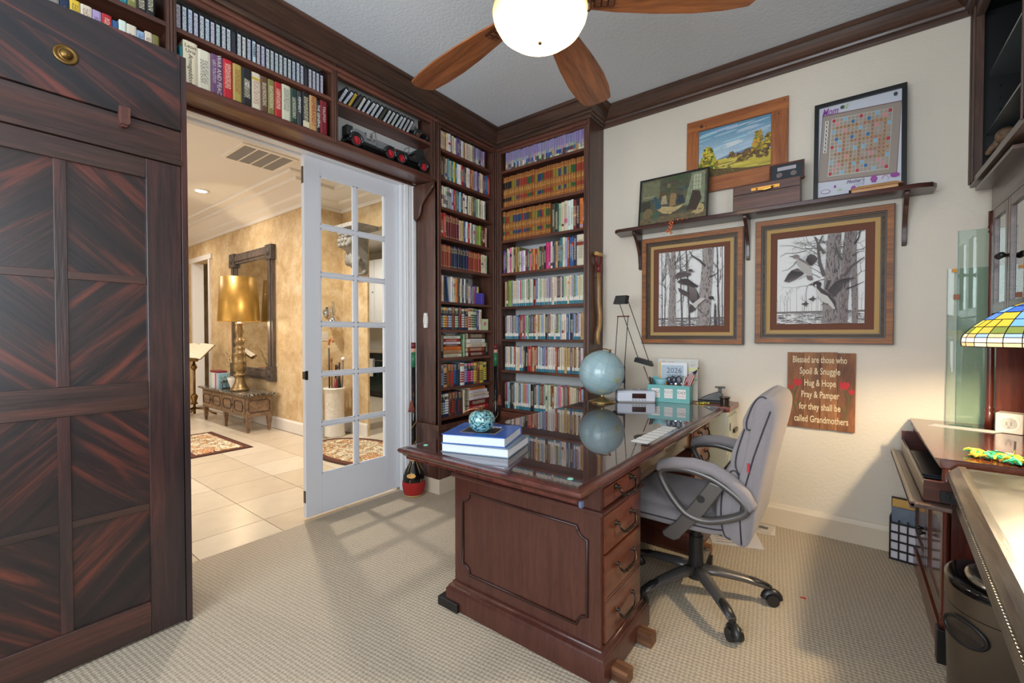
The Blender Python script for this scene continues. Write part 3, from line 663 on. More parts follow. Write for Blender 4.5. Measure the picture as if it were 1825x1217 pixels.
# ceiling vent and downlights
t=thing('ceiling_vent','white return-air ceiling vent with four grey grilles in the hallway','vent',(-4.79,2.0,3.04))
M_grey=mat('vent_grey',(150,148,146),.7)  # plain grey shared by the grille slats and other small parts
f=MB().box(-5.06,1.74,3.036,-4.52,1.775,3.0495).box(-5.06,2.235,3.036,-4.52,2.27,3.0495).box(-5.06,1.775,3.036,-5.025,2.235,3.0495).box(-4.555,1.775,3.036,-4.52,2.235,3.0495);f.build('frame',M_hallcrown,t)
for k in range(4):
    y0=1.775+k*.115
    gr=MB()
    for s_ in range(11): gr.box(-5.02,y0+.006+s_*.0094,3.039,-4.56,y0+.012+s_*.0094,3.0425)
    gr.build('grille',M_grey,t)
    if k: MB().box(-5.025,y0-.006,3.036,-4.555,y0+.006,3.044).build('bar',M_hallcrown,t)
MB().box(-5.03,1.77,3.045,-4.55,2.24,3.0495).build('backing',M_grey,t)
M_can=mat('downlight_glow',(1.0,.93,.8),.5,emit=14)
for x,y,lb in((-4.39,2.05,'round recessed ceiling light beside the hallway vent'),(-6.47,2.01,'round recessed ceiling light at the far left of the hallway')):
    t=thing('recessed_light',lb,'ceiling light',(x,y,3.04),0,None)
    MB().lathe([(.062,3.042),(.085,3.040),(.09,3.0495),(.062,3.0495),(.062,3.042)],(x,y,0),28,cap=False).build('trim_ring',M_hallcrown,t,smooth=True)
    MB().lathe([(.0,3.0445),(.061,3.0445),(.061,3.049),(0,3.049)],(x,y,0),24).build('lens',M_can,t)
# ================================================================== BUILT-IN BOOKCASES
AZ=[2.71,2.48,2.255,2.02,1.785,1.51,1.285,1.06,.823,.585]      # shelf tops, door-side case
BZ=[2.708,2.382,2.087,1.796,1.495,1.206,.928,.585]             # shelf tops, corner case
M_backw=mat('white_beadboard_back',(206,208,208),.6)
def bead(m,x,y,z0,z1,r=.006): m.cyl((x,y,z0),(x,y,z1),r,n=8)
ta=thing('tall_bookcase','tall dark wood built-in bookcase on the left of the room corner','bookcase',(-2.68,2.7,0))
MB().box(XA+.031,2.36,.50,XF-.001,2.385,2.93).build('side_panel',M_case,ta)
m=MB().box(XF-.02,2.36,.50,XF,2.40,2.93);bead(m,XF+.002,2.372,.50,2.93,.007);bead(m,XF+.002,2.392,.50,2.93,.004);m.build('stile',M_case,ta)
m=MB().box(XF-.02,3.03,.50,XF,3.079,2.93);bead(m,XF+.002,3.04,.50,2.93,.004);bead(m,XF+.002,3.07,.50,2.93,.006);m.build('stile',M_case,ta)
MB().box(XA+.03,3.03,.05,XF-.021,3.05,2.93).build('side_panel',M_case,ta)
MB().box(XF-.02,2.40,2.87,XF,3.03,2.93).box(XF-.001,2.36,2.885,XF+.012,3.07,2.905).build('top_rail',M_caseh,ta,bevel=.002)
MB().box(XA+.0005,2.40,.50,XA+.012,3.03,2.93).build('back_panel',M_backw,ta)
for z in AZ: MB().box(XA+.013,2.386,z-.022,XF-.002,3.029,z).build('shelf',M_caseh,ta,bevel=.002)
MB().box(XA+.031,2.345,.115,XF+.03,3.10,.515).build('plinth',M_case,ta,bevel=.003)
m=MB().sweep([(XA+.031,2.345),(XF+.03,2.345),(XF+.03,3.05)][::-1],[(0,.505),(.012,.505),(.012,.52),(.002,.54),(-.02,.545),(-.02,.505)]).build('plinth_moulding',M_case,ta)
MB().box(XA+.032,2.3445,0,XF+.034,3.049,.115).build('plinth_base',M_base,ta)
tb=thing('tall_bookcase','tall dark wood built-in bookcase on the right of the room corner','bookcase',(-2.08,3.2,0))
m=MB().box(-1.635,YF+.02,0,-1.61,YB-.001,2.93);m.build('side_panel',M_case,tb)
m=MB().box(-1.66,YF,0,-1.61,YF+.02,2.93);bead(m,-1.618,YF-.002,0,2.93,.007);bead(m,-1.650,YF-.002,0,2.93,.004);m.build('stile',M_case,tb)
m=MB().box(-2.548,YF,0,-2.49,YF+.02,2.93);bead(m,-2.53,YF-.002,.5,2.93,.005);bead(m,-2.50,YF-.002,.5,2.93,.004);m.build('stile',M_case,tb)
MB().box(-2.548,YF+.0201,0,-2.50,YB-.001,2.93).build('side_panel',M_case,tb)
MB().box(-2.49,YF,2.865,-1.66,YF+.02,2.93).box(-2.54,YF-.012,2.885,-1.63,YF+.001,2.905).build('top_rail',M_casex,tb,bevel=.002)
m=MB().box(-2.499,YB-.012,.5,-1.636,YB-.001,2.93)
for k in range(22): m.box(-2.48+k*.04,YB-.0125,.5,-2.477+k*.04,YB-.0118,2.93)
m.build('back_panel',M_backw,tb)
for z in BZ: MB().box(-2.499,YF+.002,z-.022,-1.636,YB-.013,z).build('shelf',M_casex,tb,bevel=.002)
MB().box(-2.49,YF-.02,.0,-1.61,YF-.001,.56).build('plinth',M_casex,tb,bevel=.003)
# bridge of shelves over the doorway
to=thing('over_door_bookcase','dark wood bookcase bridging above the white sliding glass door','bookcase',(-2.68,1.1,2.435))
for y0,y1 in ((-.55,-.51),(.66,.70),(1.49,1.53),(2.30,2.359)):
    m=MB().box(XF-.02,y0,2.435,XF,y1,2.93);bead(m,XF+.002,y0+.008,2.44,2.93,.004);bead(m,XF+.003,(y0+y1)/2,2.44,2.93,.006);bead(m,XF+.002,y1-.008,2.44,2.93,.004)
    m.box(XA+.001,(y0+y1)/2-.012,2.46,XF-.02,(y0+y1)/2+.012,2.93);m.build('divider',M_case,to)
for a,b in((-.51,.66),(.70,1.49),(1.53,2.30)):
    MB().box(XA+.013,a-.008,2.692,XF-.004,b+.008,2.714).build('shelf',M_caseh,to,bevel=.002)
    MB().box(XF-.02,a,2.862,XF,b,2.93).build('top_rail',M_caseh,to)
MB().box(XF-.002,-.55,2.885,XF+.012,2.36,2.905).build('frieze_moulding',M_caseh,to,bevel=.002)
m=MB();pr=[(XF+.004,2.462),(XF+.004,2.44),(XF-.01,2.433),(XF-.03,2.432),(XF-.10,2.440),(XF-.17,2.452),(XF-.245,2.458),(XA+.002,2.440),(XA+.002,2.475),(XF-.02,2.475),(XF-.02,2.462)]
m.prism(pr,'y',-.55,2.359);m.build('bottom_board',M_caseh,to)
MB().box(XA+.0212,-.55,2.438,XA+.034,2.359,2.452).build('lip_moulding',M_caseh,to)
m=MB().box(XA+.0005,-.51,2.475,XA+.012,1.49,2.93);m.build('back_panel',M_caseh,to);MB().box(XA+.0005,1.53,2.475,-2.70,2.30,2.93).build('back_panel',M_backw,to)
# curved bracket at the right end
pts=[(XA+.02,2.43),(XF-.01,2.43),(XF-.01,2.405),(XF-.03,2.39)]
for i in range(9):
    a=i/8;pts.append((XF-.05-.115*math.sin(a*PI/2)*1.0,2.37-.13*a))
pts+=[(XF-.175,2.21),(XF-.185,2.19),(XF-.225,2.165),(XA+.02,2.18)]
MB().prism(pts,'y',2.326,2.344).build('bracket_panel',M_case,to)
MB().tube([(p[0],2.335,p[1]) for p in pts[2:-1]],.012,8).build('bracket_bead',M_case,to,smooth=True)
# ------------------------------------------------------------------ BOOKS
M_book=attrmat('book_cover_print',.42,.15,ink=True)
M_pages=mat('page_edges',(214,202,178),.8)
def V(c,j,rng): return tuple(max(0,min(255,x+rng.uniform(-j,j))) for x in c)
def book_mesh(w,h,d,col,bands=(),ink=None,hard=False,pages=(214,202,178),tape=False):
    m=MB();t=.0025 if hard else .0009;w-=.0015
    sc=S(col)
    # spine: slices by bands, slightly convex over three columns
    cuts=sorted({0,1}|{b[0] for b in bands}|{b[1] for b in bands}|({ink[1],ink[2]} if ink else set()))
    k=.003 if hard else .0015
    xs=[0,w*.16,w*.84,w] if tape else [0,w*.2,w*.8,w];ds=[.001,-k,-k,.001]
    for a,b in zip(cuts[:-1],cuts[1:]):
        mid=(a+b)/2;c=sc
        for q in bands:
            if q[0]<=mid<=q[1]: c=S(q[2])
        m.col=c
        for i in range(3):
            m.ink=(tuple(S(ink[0])[:3])+(1,)) if (ink and i==1 and ink[1]<=mid<=ink[2]) else None
            m.col=c if (i==1 or not tape) else sc
            u0,u1=xs[i]*100,xs[i+1]*100
            uv=[(u0+w*900,a*h*100),(u1+w*900,a*h*100),(u1+w*900,b*h*100),(u0+w*900,b*h*100)]
            m.add([(xs[i],ds[i],a*h),(xs[i+1],ds[i+1],a*h),(xs[i+1],ds[i+1],b*h),(xs[i],ds[i],b*h)],[(0,1,2,3)],[uv])
    m.ink=None;m.col=sc
    m.box(0,.001,0,t,d,h).box(w-t,.001,0,w,d,h)
    m.add([(0,.001,h),(w,.001,h),(w*.78,-k,h),(w*.22,-k,h)],[(0,3,2,1)][::-1])
    m.add([(0,.001,0),(w,.001,0),(w*.78,-k,0),(w*.22,-k,0)],[(0,1,2,3)])
    m.col=S(pages);g=.004 if hard else .0
    m.box(t,.002,g,w-t,d-(.003 if hard else 0),h-g-.0005)
    return m
BOOKN=[0]
def put_book(w,h,d,col,bands,ink,hard,where,off,z,dy,label,name,group,tilt=0,pages=(214,202,178),lie=False):
    m=book_mesh(w,h,d,col,bands,ink,hard,pages,name=='video_tape')
    o=m.build(name,[M_book])
    if where=='A': loc=(XF-dy,off,z);rz=PI/2
    elif where=='B': loc=(off,YF+dy,z);rz=0
    elif where=='E': loc=(off,dy,z);rz=-PI/2
    o['label']=label;o['category']='video tape' if name=='video_tape' else 'book'
    o['group']=group
    o.location=loc
    o.rotation_euler=(0,-PI/2 if lie else tilt,rz)
    BOOKN[0]+=1
    return o
PAL=dict(
 cream=(222,210,184),white=(226,226,222),black=(30,28,30),grey=(140,140,138),navy=(32,40,72),blue=(44,92,152),teal=(36,120,132),green=(58,104,70),
 lime=(150,178,74),red=(178,36,38),maroon=(104,34,36),brick=(150,62,40),orange=(220,120,44),yellow=(222,190,60),tan=(190,150,96),brown=(98,66,44),purple=(92,62,132),lilac=(172,162,194),pink=(222,120,150),magenta=(214,40,110),olive=(128,120,66))
PAL['pale blue']=(150,182,206);PAL['pale green']=(160,196,160);PAL['dark green']=(34,62,50);PAL['dark grey']=(66,66,68)
SHELF_A=['top','second','third','fourth','fifth','sixth','seventh','eighth','ninth','lowest']
SHELF_B=['top','second','third','fourth','fifth','sixth','seventh','lowest']
def label_for(cn,extra,kind,i,shelf):
    s='%s %s%s, %s from left, %s'%(cn,kind,(' '+extra) if extra else '',ordn(i+1),shelf)
    if len(s.split())>16: s='%s %s, %s from left, %s'%(cn,kind,ordn(i+1),shelf)
    if len(s.split())>16: s=s.replace('right tall bookcase','right bookcase').replace('left tall bookcase','left bookcase')
    return s
def row(where,a0,a1,z,specs,shelf,group,seed,dy=.02,kind='book'):
    """specs: list of dicts with colour name, relative width, height, depth, style"""
    rng=random.Random(seed)
    tot=sum(s['w'] for s in specs);k=(a1-a0)/tot;x=a0
    for i,s in enumerate(specs):
        w=s['w']*k;h=s['h']*(1+rng.uniform(-.012,.012));d=s.get('d',.13)
        cn=s['c'];base=s.get('rgb') or V(PAL[cn],8,rng)
        st=s.get('st','plain');hard=s.get('hard',False);bands=[];ink=None;extra='';nm='hardback_book' if hard else 'paperback_book';kd='hardback' if hard else 'paperback'
        dark=sum(base)<330
        if st=='plain':
            ink=((232,222,190) if dark else rng.choice([(60,40,34),(40,40,60),(140,40,36),(30,30,30)]),rng.uniform(.12,.3),rng.uniform(.7,.92))
            if rng.random()<.35 and not s.get('nb'):
                c2=V(PAL[rng.choice(list(PAL))],10,rng);a=rng.uniform(.05,.8);bands.append((a,a+rng.uniform(.06,.16),c2))
        elif st=='library':
            bands=[(.0,.12,V((48,122,140),6,rng)),(.125,.25,V((226,222,210),4,rng))];ink=((rng.choice([(60,40,34),(90,60,50),(40,44,70)]) if not dark else (220,210,190)),.3,.95);extra='with teal spine tag';kd='library paperback'
        elif st=='lilac':
            bands=[(.52,1,V((152,142,182),9,rng)),(.30,.52,V((170,166,172),25,rng)),(.0,.30,V(PAL[rng.choice(['cream','grey','brown','tan','cream','green'])],24,rng)),(.14,.34,V(PAL[rng.choice(['blue','brown','grey','cream','teal','cream','tan'])],24,rng))];ink=((72,58,104),.05,.96);extra='with lilac upper spine'
        elif st=='ency':
            lc=s['lab'];lr={'green':(44,84,46),'blue':(46,62,98),'red':(146,52,36),'olive':(136,120,40),'black':(36,30,30)}[lc]
            bands=[(.60,.83,lr),(.19,.31,lr),(.0,.02,(140,84,30)),(.345,.355,(120,70,26)),(.44,.45,(226,170,80)),(.55,.56,(120,70,26)),(.86,.87,(226,170,80)),(.96,.97,(120,70,26)),(.10,.11,(226,170,80))];ink=((214,176,96),.45,.55);extra='with %s labels'%lc;kd='tan leather volume';nm='encyclopedia_volume';hard=True
            cn=''
        elif st=='digest':
            c2=s['c2'];n=rng.randint(4,5);p=.12
            r2=V(PAL[c2],8,rng)
            for q in range(n+1):
                bands.append((p,p+.075,r2));p+=.105
            bands.append((.86,.97,V(PAL[c2],10,rng)));ink=((220,200,140),.72,.98);hard=True;nm='hardback_book';kd='hardback';extra='with %s bars'%c2
        elif st=='set':
            bands=[(.06,.075,(214,180,110)),(.90,.915,(214,180,110)),(.72,.735,(214,180,110))];ink=((224,196,130),.74,.90);hard=True;nm='hardback_book';kd='hardback';extra='with gilt lines'
        elif st=='tape':
            lc=s.get('lab',(206,212,222));bands=[(.04,.90,lc)];ink=((60,60,70),.1,.85);nm='video_tape';kd='video tape';extra='';cn=s.get('lc','white-labelled')
        elif st=='photo':
            for q in range(5): bands.append((q*.2,q*.2+.2,V(PAL[rng.choice(['black','white','grey','cream'])],15,rng)))
            ink=((230,224,210),.1,.9)
        lb=label_for(cn,extra,kd,i,shelf) if cn else '%s %s, %s from left, %s'%(kd,extra,ordn(i+1),shelf)
        put_book(w,h,d,base,bands,ink,hard,where,x,z+.0005,dy+rng.uniform(0,.008)+s.get('in',0),lb,nm,group,s.get('tilt',0))
        x+=w
def mk(seq,h,d=.13,st='plain',hard=False,w=1,jit=.05,seed=1,**k):
    rng=random.Random(seed);out=[]
    for c in seq:
        e=dict(c=c,w=w*rng.uniform(.75,1.25),h=h*rng.uniform(1-jit,1),d=d,st=st,hard=hard);e.update(k);out.append(e)
    return out
YL,YR=2.405,3.022
SA=lambda i:'%s shelf of left tall bookcase'%SHELF_A[i]
SB=lambda i:'%s shelf of right tall bookcase'%SHELF_B[i]
GA=lambda i:'books on the %s shelf of the left tall bookcase'%SHELF_A[i]
GB=lambda i:'books on the %s shelf of the right tall bookcase'%SHELF_B[i]
# left tall bookcase
row('A',YL,YR-.07,AZ[0],mk('cream cream tan cream white lilac cream cream purple grey white tan cream cream cream cream dark_grey'.replace('_','').replace('darkgrey','grey').split(),.152,seed=11)+mk(['lilac']*6,.148,st='lilac',w=.9,seed=12,jit=.02),SA(0),GA(0),1)
row('A',YL,YR-.008,AZ[1],mk(['dark green','dark grey','brown'],.185,w=1.1,hard=True,seed=13)+mk('pale_green teal pale_green teal yellow teal white white red blue brown cream white brick tan lilac lilac purple cream cream brick blue blue red'.replace('pale_green','cream').split(),.178,seed=14),SA(1),GA(1),2)
row('A',YL,YR-.055,AZ[2],mk(['black']*6,.178,st='photo',seed=15)+mk('lilac red pink green blue'.split(),.175,seed=16)+mk(['pale blue','black','cream','white','brown','cream','cream','olive','dark grey','grey','pale green','cream','cream','cream','white','grey'],.172,seed=17),SA(2),GA(2),3)
row('A',YL,YR-.04,AZ[3],mk(['red']*3,.20,st='plain',hard=True,w=1.1,seed=18)+mk(['maroon']*7,.190,st='set',w=1.0,jit=.01,seed=19)+mk('cream tan blue white red cream teal cream grey lime lime brown black red cream'.split(),.178,seed=20),SA(3),GA(3),4)
row('A',YL,YR-.04,AZ[4],mk(['brick']*5,.18,st='set',w=1.1,jit=.02,seed=21)+mk(['navy']*7,.178,st='set',w=1.15,jit=.01,seed=22)+mk(['brick']*6,.170,st='set',w=1.15,jit=.01,seed=23)+mk(['cream','cream','cream','pale green'],.165,w=.9,seed=24),SA(4),GA(4),5)
row('A',2.565,2.90,AZ[5],mk(['white','cream','orange','black','cream','navy','white','dark grey'],.212,hard=True,w=1.1,seed=25)+mk('cream lilac navy grey pink blue yellow'.split(),.16,w=.8,seed=26),SA(5),GA(5),6,dy=.05)
row('A',2.41,2.45,AZ[5],mk(['pink','cream'],.215,hard=True,seed=27),'far left of sixth shelf of left tall bookcase',GA(5),61)
def dg(pairs,h,seed):
    out=[]
    for c,c2 in pairs: out+=mk([c],h,d=.14,st='digest',w=1,jit=.01,seed=seed,c2=c2);seed+=1
    return out
row('A',YL,YR-.115,AZ[6],dg([('navy','pale blue'),('navy','yellow'),('navy','orange'),('navy','pale blue'),('brown','brick'),('dark green','pale green'),('navy','red'),('navy','white'),('navy','tan'),('cream','red'),('cream','green'),('pale green','dark green')],.185,30)+mk(['purple','cream'],.18,hard=True,seed=31),SA(6),GA(6),7)
row('A',YL,YR-.05,AZ[8],dg([('blue','pale blue'),('tan','navy'),('brown','brick'),('brick','red'),('navy','blue'),('navy','dark green'),('white','red'),('navy','lilac'),('navy','magenta'),('navy','pink'),('olive','yellow'),('brick','brown'),('yellow','olive'),('navy','yellow')],.185,40),SA(8),GA(8),8)
row('A',YL,2.70,AZ[9],dg([('navy','yellow'),('navy','pale blue'),('navy','white'),('brown','maroon'),('maroon','brick'),('dark grey','navy'),('navy','maroon'),('maroon','dark grey')],.19,50)+mk(['cream'],.20,hard=True,seed=51),SA(9),GA(9),9)
row('A',2.905,2.955,AZ[6],mk(['cream','yellow'],.18,hard=True,seed=52),'right end of seventh shelf of left tall bookcase',GA(6),92,dy=.06)
# front-facing and stacked books
def flat_stack(y0,z,items,d,ph,group,dy=.03,seed=1):
    rng=random.Random(seed);zz=z+.0005
    for i,(cn,w,t,extra) in enumerate(items):
        base=V(PAL[cn],8,rng);dark=sum(base)<330
        ink=((232,222,190) if dark else (80,40,34),.15,.8)
        # lying: local x -> up, local z -> along the shelf
        m=book_mesh(t,w,d,base,[],ink,True);o=m.build('hardback_book',[M_book])
        R_=Matrix(((0,0,0,0),)*4)
        # along +Y local z, up local x, local -y -> +X
        Mx=Matrix(((0,-1,0,XF-dy-rng.uniform(0,.015)),(0,0,1,y0+rng.uniform(-.006,.006)),(1,0,0,zz),(0,0,0,1)))
        o.data.transform(Mx@Matrix.Identity(4));o.data.flip_normals() if Mx.to_3x3().determinant()<0 else None
        n=len(items);pos='bottom' if i==0 else ('top' if i==n-1 else ordn(i+1)+' from bottom')
        tag(o,'%s book lying %s in %s'%(cn,pos,ph),'book',group);zz+=t+.0006
flat_stack(2.455,AZ[7],[('cream',.21,.028,''),('tan',.21,.03,''),('orange',.2,.03,''),('maroon',.2,.016,''),('white',.2,.022,''),('red',.19,.022,''),('white',.2,.026,''),('dark grey',.16,.016,''),('pale blue',.15,.012,'')],.14,'left stack, eighth shelf of left bookcase',GA(7),seed=3)
row('A',2.408,2.452,AZ[7],mk(['black'],.20,hard=True,seed=53),'beside the stack, eighth shelf of left bookcase',GA(7),71)
row('A',2.675,2.715,AZ[7],mk(['green','pale green'],.19,seed=54),'between stacks, eighth shelf of left bookcase',GA(7),72,dy=.04)
flat_stack(2.745,AZ[7],[('maroon',.22,.038,''),('brick',.22,.038,''),('cream',.225,.036,''),('white',.225,.036,''),('brown',.22,.05,'')],.14,'right stack, eighth shelf of left bookcase',GA(7),seed=4)
row('A',2.985,3.02,AZ[7],mk(['dark green'],.14,seed=55),'far right of eighth shelf of left bookcase',GA(7),73,dy=.05)
flat_stack(2.765,AZ[9],[('red',.25,.042,''),('maroon',.25,.05,''),('white',.25,.026,''),('cream',.24,.03,''),('white',.22,.03,''),('orange',.2,.024,''),('white',.19,.02,'')],.15,'stack on lowest shelf of left bookcase',GA(9),seed=5)
# framed blue photo frame standing on the sixth shelf
t=thing('photo_frame','blue picture frame with dark glass on sixth shelf of left bookcase','picture frame',(XF-.05,2.505,AZ[5]))
Mf=frame((XF-.075,2.46,AZ[5]+.001),(-.10,.98,0),(-.12,0,.99),(.98,.1,.12))
MB(Mf).box(0,0,-.012,.10,.215,0).build('backing',mat('blue_frame_paint',(40,74,140),.35),t)
m=MB(Mf);m.box(0,0,0,.10,.02,.01).box(0,.195,0,.10,.215,.01).box(0,.02,0,.014,.195,.01).box(.086,.02,0,.10,.195,.01);m.build('border',MATS['blue_frame_paint'],t)
MB(Mf).box(.014,.02,0,.086,.195,.003).build('dark_print',mat('dark_green_print',(44,62,58),.12),t)
o=MB().box(XF-.035,2.835,AZ[5]+.0005,XF-.03,2.905,AZ[5]+.10).box(XF-.05,2.905,AZ[5]+.0005,XF-.02,2.935,AZ[5]+.10).build('greeting_card',attrmat('card_purple',.5));MATS['card_purple'].node_tree.nodes['Principled BSDF'].inputs['Base Color'].default_value=S(84,70,170)
for l in list(MATS['card_purple'].node_tree.links):
    if l.to_socket.name=='Base Color': MATS['card_purple'].node_tree.links.remove(l)
tag(o,'purple and white book standing face out on the sixth shelf','book')
o=MB().box(XF-.03,2.905,AZ[6]+.0005,XF-.024,2.995,AZ[6]+.10).build('box_card',mat('pale_lime_card',(214,222,176),.5));tag(o,'pale lime card with a pink emblem on the seventh shelf','card')
m=MB().lathe([(.0,0),(.018,0),(.018,.001),(0,.001)],(XF-.0238,2.95,AZ[6]+.058),16,axis='x').build('pink_emblem',mat('pink_ink',(206,130,140),.5));m.parent=o;m.matrix_parent_inverse=Matrix.Translation(-o.location)
# right tall bookcase
XL,XR=-2.485,-1.662
row('B',XL+.03,XR,BZ[0],mk(['lilac']*38,.155,st='lilac',w=1,jit=.015,seed=60),SB(0),GB(0),20,dy=.015)
def enc(labs,h,w=None,seed=1): 
    o=[]
    for i,l in enumerate(labs): o+=mk(['tan'],h,d=.17,st='ency',w=(w[i] if w else 1),jit=.005,seed=seed+i,lab=l,rgb=(158,98,46))
    return o
row('B',XL+.005,XR,BZ[1],enc('black black black black olive olive blue red red red red green green red olive blue blue green red red red red olive olive blue olive blue olive olive green green red red red'.split(),.268,seed=70),SB(1),GB(1),21,dy=.012)
row('B',XL+.003,-1.98,BZ[2],enc('green red red olive olive blue blue blue blue red blue blue green red olive olive green blue red olive green green'.split(),.255,seed=110),SB(2),GB(2),22,dy=.012)
row('B',-1.972,XR,BZ[2],mk(['dark grey','dark green','pale green','cream','cream','white','white','maroon','black','orange','black'],.25,d=.17,hard=True,w=1,jit=.05,seed=130),'beside volumes, third shelf of right tall bookcase',GB(2),23,dy=.03)
row('B',XL,XR,BZ[3],mk(['purple','dark green','cream','white','pink','cream','brown','tan','olive'],.225,d=.16,hard=True,seed=140,jit=.12)+mk(['cream','lilac','white','maroon','green','pink','brown','orange','brick','tan'],.19,seed=141)+mk(['dark green','brown','black'],.20,hard=True,w=1.2,seed=142)+mk(['magenta','magenta','white','navy','tan','dark grey'],.225,w=1.1,seed=143)+mk(['teal','cream','lilac','brick','blue','blue','navy'],.245,hard=True,w=1,seed=144)+mk(['cream'],.25,hard=True,w=3.0,seed=145),SB(3),GB(3),24,dy=.02)
def lib(n,seed,h=.178,special={}):
    rng=random.Random(seed);o=[]
    for i in range(n):
        c=rng.choice(['cream']*7+['white']*3+['tan','brown','lilac','pale blue','grey','maroon','green','dark grey','pink','brick','pale green','blue','navy'])
        st='library' if rng.random()<.82 else 'plain'
        e=dict(c=c,w=rng.uniform(.7,1.3),h=h*rng.uniform(.955,1),d=.11,st=st,hard=False)
        if i in special: e.update(special[i])
        o.append(e)
    return o
row('B',XL+.01,XR-.0,BZ[4],lib(40,150,.235,{2:dict(c='lime',w=1.8,st='plain'),15:dict(c='maroon',st='plain',w=1.5),16:dict(c='blue',st='library')}),SB(4),GB(4),25,dy=.03)
row('B',XL+.01,XR,BZ[5],lib(43,151,.215,{7:dict(c='blue'),9:dict(c='red',st='plain',w=1.4),8:dict(c='black',st='plain'),23:dict(c='black',st='plain',w=1.6),34:dict(c='blue',w=1.2),36:dict(c='navy',w=2,st='plain'),41:dict(c='tan',w=1.6,st='plain')}),SB(5),GB(5),26,dy=.03)
row('B',XL+.01,XR,BZ[6],lib(42,152,.215,{11:dict(c='black',w=1.2,st='plain'),12:dict(c='black',st='plain',w=1.6),13:dict(c='red',w=2,st='plain'),14:dict(c='tan',w=1.5,st='plain'),15:dict(c='brick',w=1.3,st='plain'),20:dict(c='blue',w=1.3),32:dict(c='tan',w=1.4,st='plain')}),SB(6),GB(6),27,dy=.03)
row('B',XL+.01,XR,BZ[7],lib(44,153,.235,{3:dict(c='dark green'),4:dict(c='black',st='plain',w=1.3),15:dict(c='black',w=2.2,st='plain'),27:dict(c='brick',st='plain'),36:dict(c='orange',st='plain'),41:dict(c='red',st='plain'),43:dict(c='dark green',st='plain')}),SB(7),GB(7),28,dy=.03)
# over-door bookcase, middle bay: tapes over thick novels
tp=[]
rng=random.Random(5)
for i in range(31):
    e=dict(c='white',w=1,h=.138*rng.uniform(.97,1),d=.10,st='tape',hard=False,rgb=(24,25,30))
    if i in(10,26): e['lab']=(40,42,50);e['lc']='dark-labelled'
    elif i==0: e['lab']=(206,196,206);e['lc']='pink-topped'
    elif i==12: e['lab']=(226,226,216);e['lc']='cream-labelled'
    else: e['lab']=V((200,208,222),8,rng)
    tp.append(e)
row('A',.705,1.455,2.7145,tp,'upper middle bay over the doorway','video tapes over the doorway',200,dy=.03)
nv=[('teal',.5,.165),('cream',2.0,.20),('cream',1.9,.19),('purple',1.8,.195),('red',1.5,.195),('yellow',1.4,.19),('black',1.6,.19),('cream',1.6,.19),('brown',1.2,.19),('olive',1.2,.19),('red',1.3,.19),('pale green',1.7,.195),('dark green',1.2,.195),('dark grey',1.0,.195),('black',1.4,.20),('tan',1.6,.20),('black',.7,.19),('maroon',1.5,.20)]
NVB={}
sp=[dict(c=c,w=w,h=h,d=.15,hard=True,st='plain') for c,w,h in nv]
for e in sp:e['rgb']=PAL[e['c']];e['nb']=1
sp[11]['rgb']=(206,204,178);sp[11]['c']='cream';sp[1]['rgb']=(226,214,184);sp[2]['rgb']=(226,218,196);sp[4]['rgb']=(196,28,44);sp[3]['rgb']=(110,72,112);sp[17]['rgb']=(120,24,36);sp[5]['rgb']=(180,158,80)
n0=len(bpy.data.objects)
row('A',.715,1.470,2.4755,sp,'lower middle bay over the doorway','thick novels over the doorway',201,dy=.015)
nov={}
for o in bpy.data.objects:
    if o.get('group')=='thick novels over the doorway': nov[o['label']]=o
novl=sorted(nov.values(),key=lambda o:o.location.y)
# spine lettering on the legible novels: text runs down the spine
M_txd=mat('ink_black',(26,24,24),.5);M_txl=mat('ink_silver',(214,206,196),.4);M_txw=mat('ink_white',(236,234,228),.5);M_txr=mat('ink_red',(150,30,36),.5)
def spine_text(i,s,size,m,v=.5,off=.5,horiz=False):
    o=novl[i];ws=sorted({round(vv.co.x,5) for vv in o.data.vertices});w=max(ws);h=max(vv.co.z for vv in o.data.vertices)
    # blank the generic print
    k=o.data.color_attributes.get('ink')
    if k:
        for dd in k.data: dd.color=(0,0,0,0)
    if horiz: Mx=frame((w*off,-.0036,h*v),(1,0,0),(0,0,1),(0,-1,0))
    else: Mx=frame((w*off,-.0036,h*v),(0,0,-1),(1,0,0),(0,-1,0))
    tx=text(s,'spine_title',Mx,size,m,None);tx.parent=o
spine_text(1,'Leon',.024,M_txd,.88,.5,True);spine_text(1,'Uris',.024,M_txd,.76,.5,True);spine_text(1,'Armageddon',.027,M_txd,.34)
spine_text(3,'WAR AND PEACE',.027,M_txl,.47,.66);spine_text(3,'LEO TOLSTOY',.018,M_txl,.55,.25)
spine_text(13,'KENNEDY',.020,M_txw,.6);spine_text(15,'REMBRANDT',.030,M_txr,.55);spine_text(16,'THE GENERAL',.022,M_txw,.5);spine_text(17,'TOLSTOY',.022,M_txl,.6)
tps=sorted([o for o in bpy.data.objects if o.get('group')=='video tapes over the doorway'],key=lambda o:o.location.y);novl,tmp=tps,novl;spine_text(14,'CHASERS',.017,M_txd,.55);novl=tmp
# white patches under the dark novels as in the photograph
for i,cc,a,b in((14,(214,204,172),.0,.17),(7,(196,164,40),.80,.86)):
    o=novl[i];w=max(v.co.x for v in o.data.vertices);h=max(v.co.z for v in o.data.vertices)
    q=MB().box(w*.05,-.0036,h*a,w*.95,-.0030,h*b).build('spine_band',mat('spine_band_%d'%i,cc,.5));q.parent=o
# flower on the black novel spine
o=novl[6];w=max(v.co.x for v in o.data.vertices);q=MB()
for k in range(6): q.lathe([(0,0),(.005,0),(.005,.0006),(0,.0006)],(w/2+.006*math.cos(k*PI/3),-.0042,.105+.006*math.sin(k*PI/3)),8,axis='y')
q=q.build('spine_flower',M_txw);q.parent=o
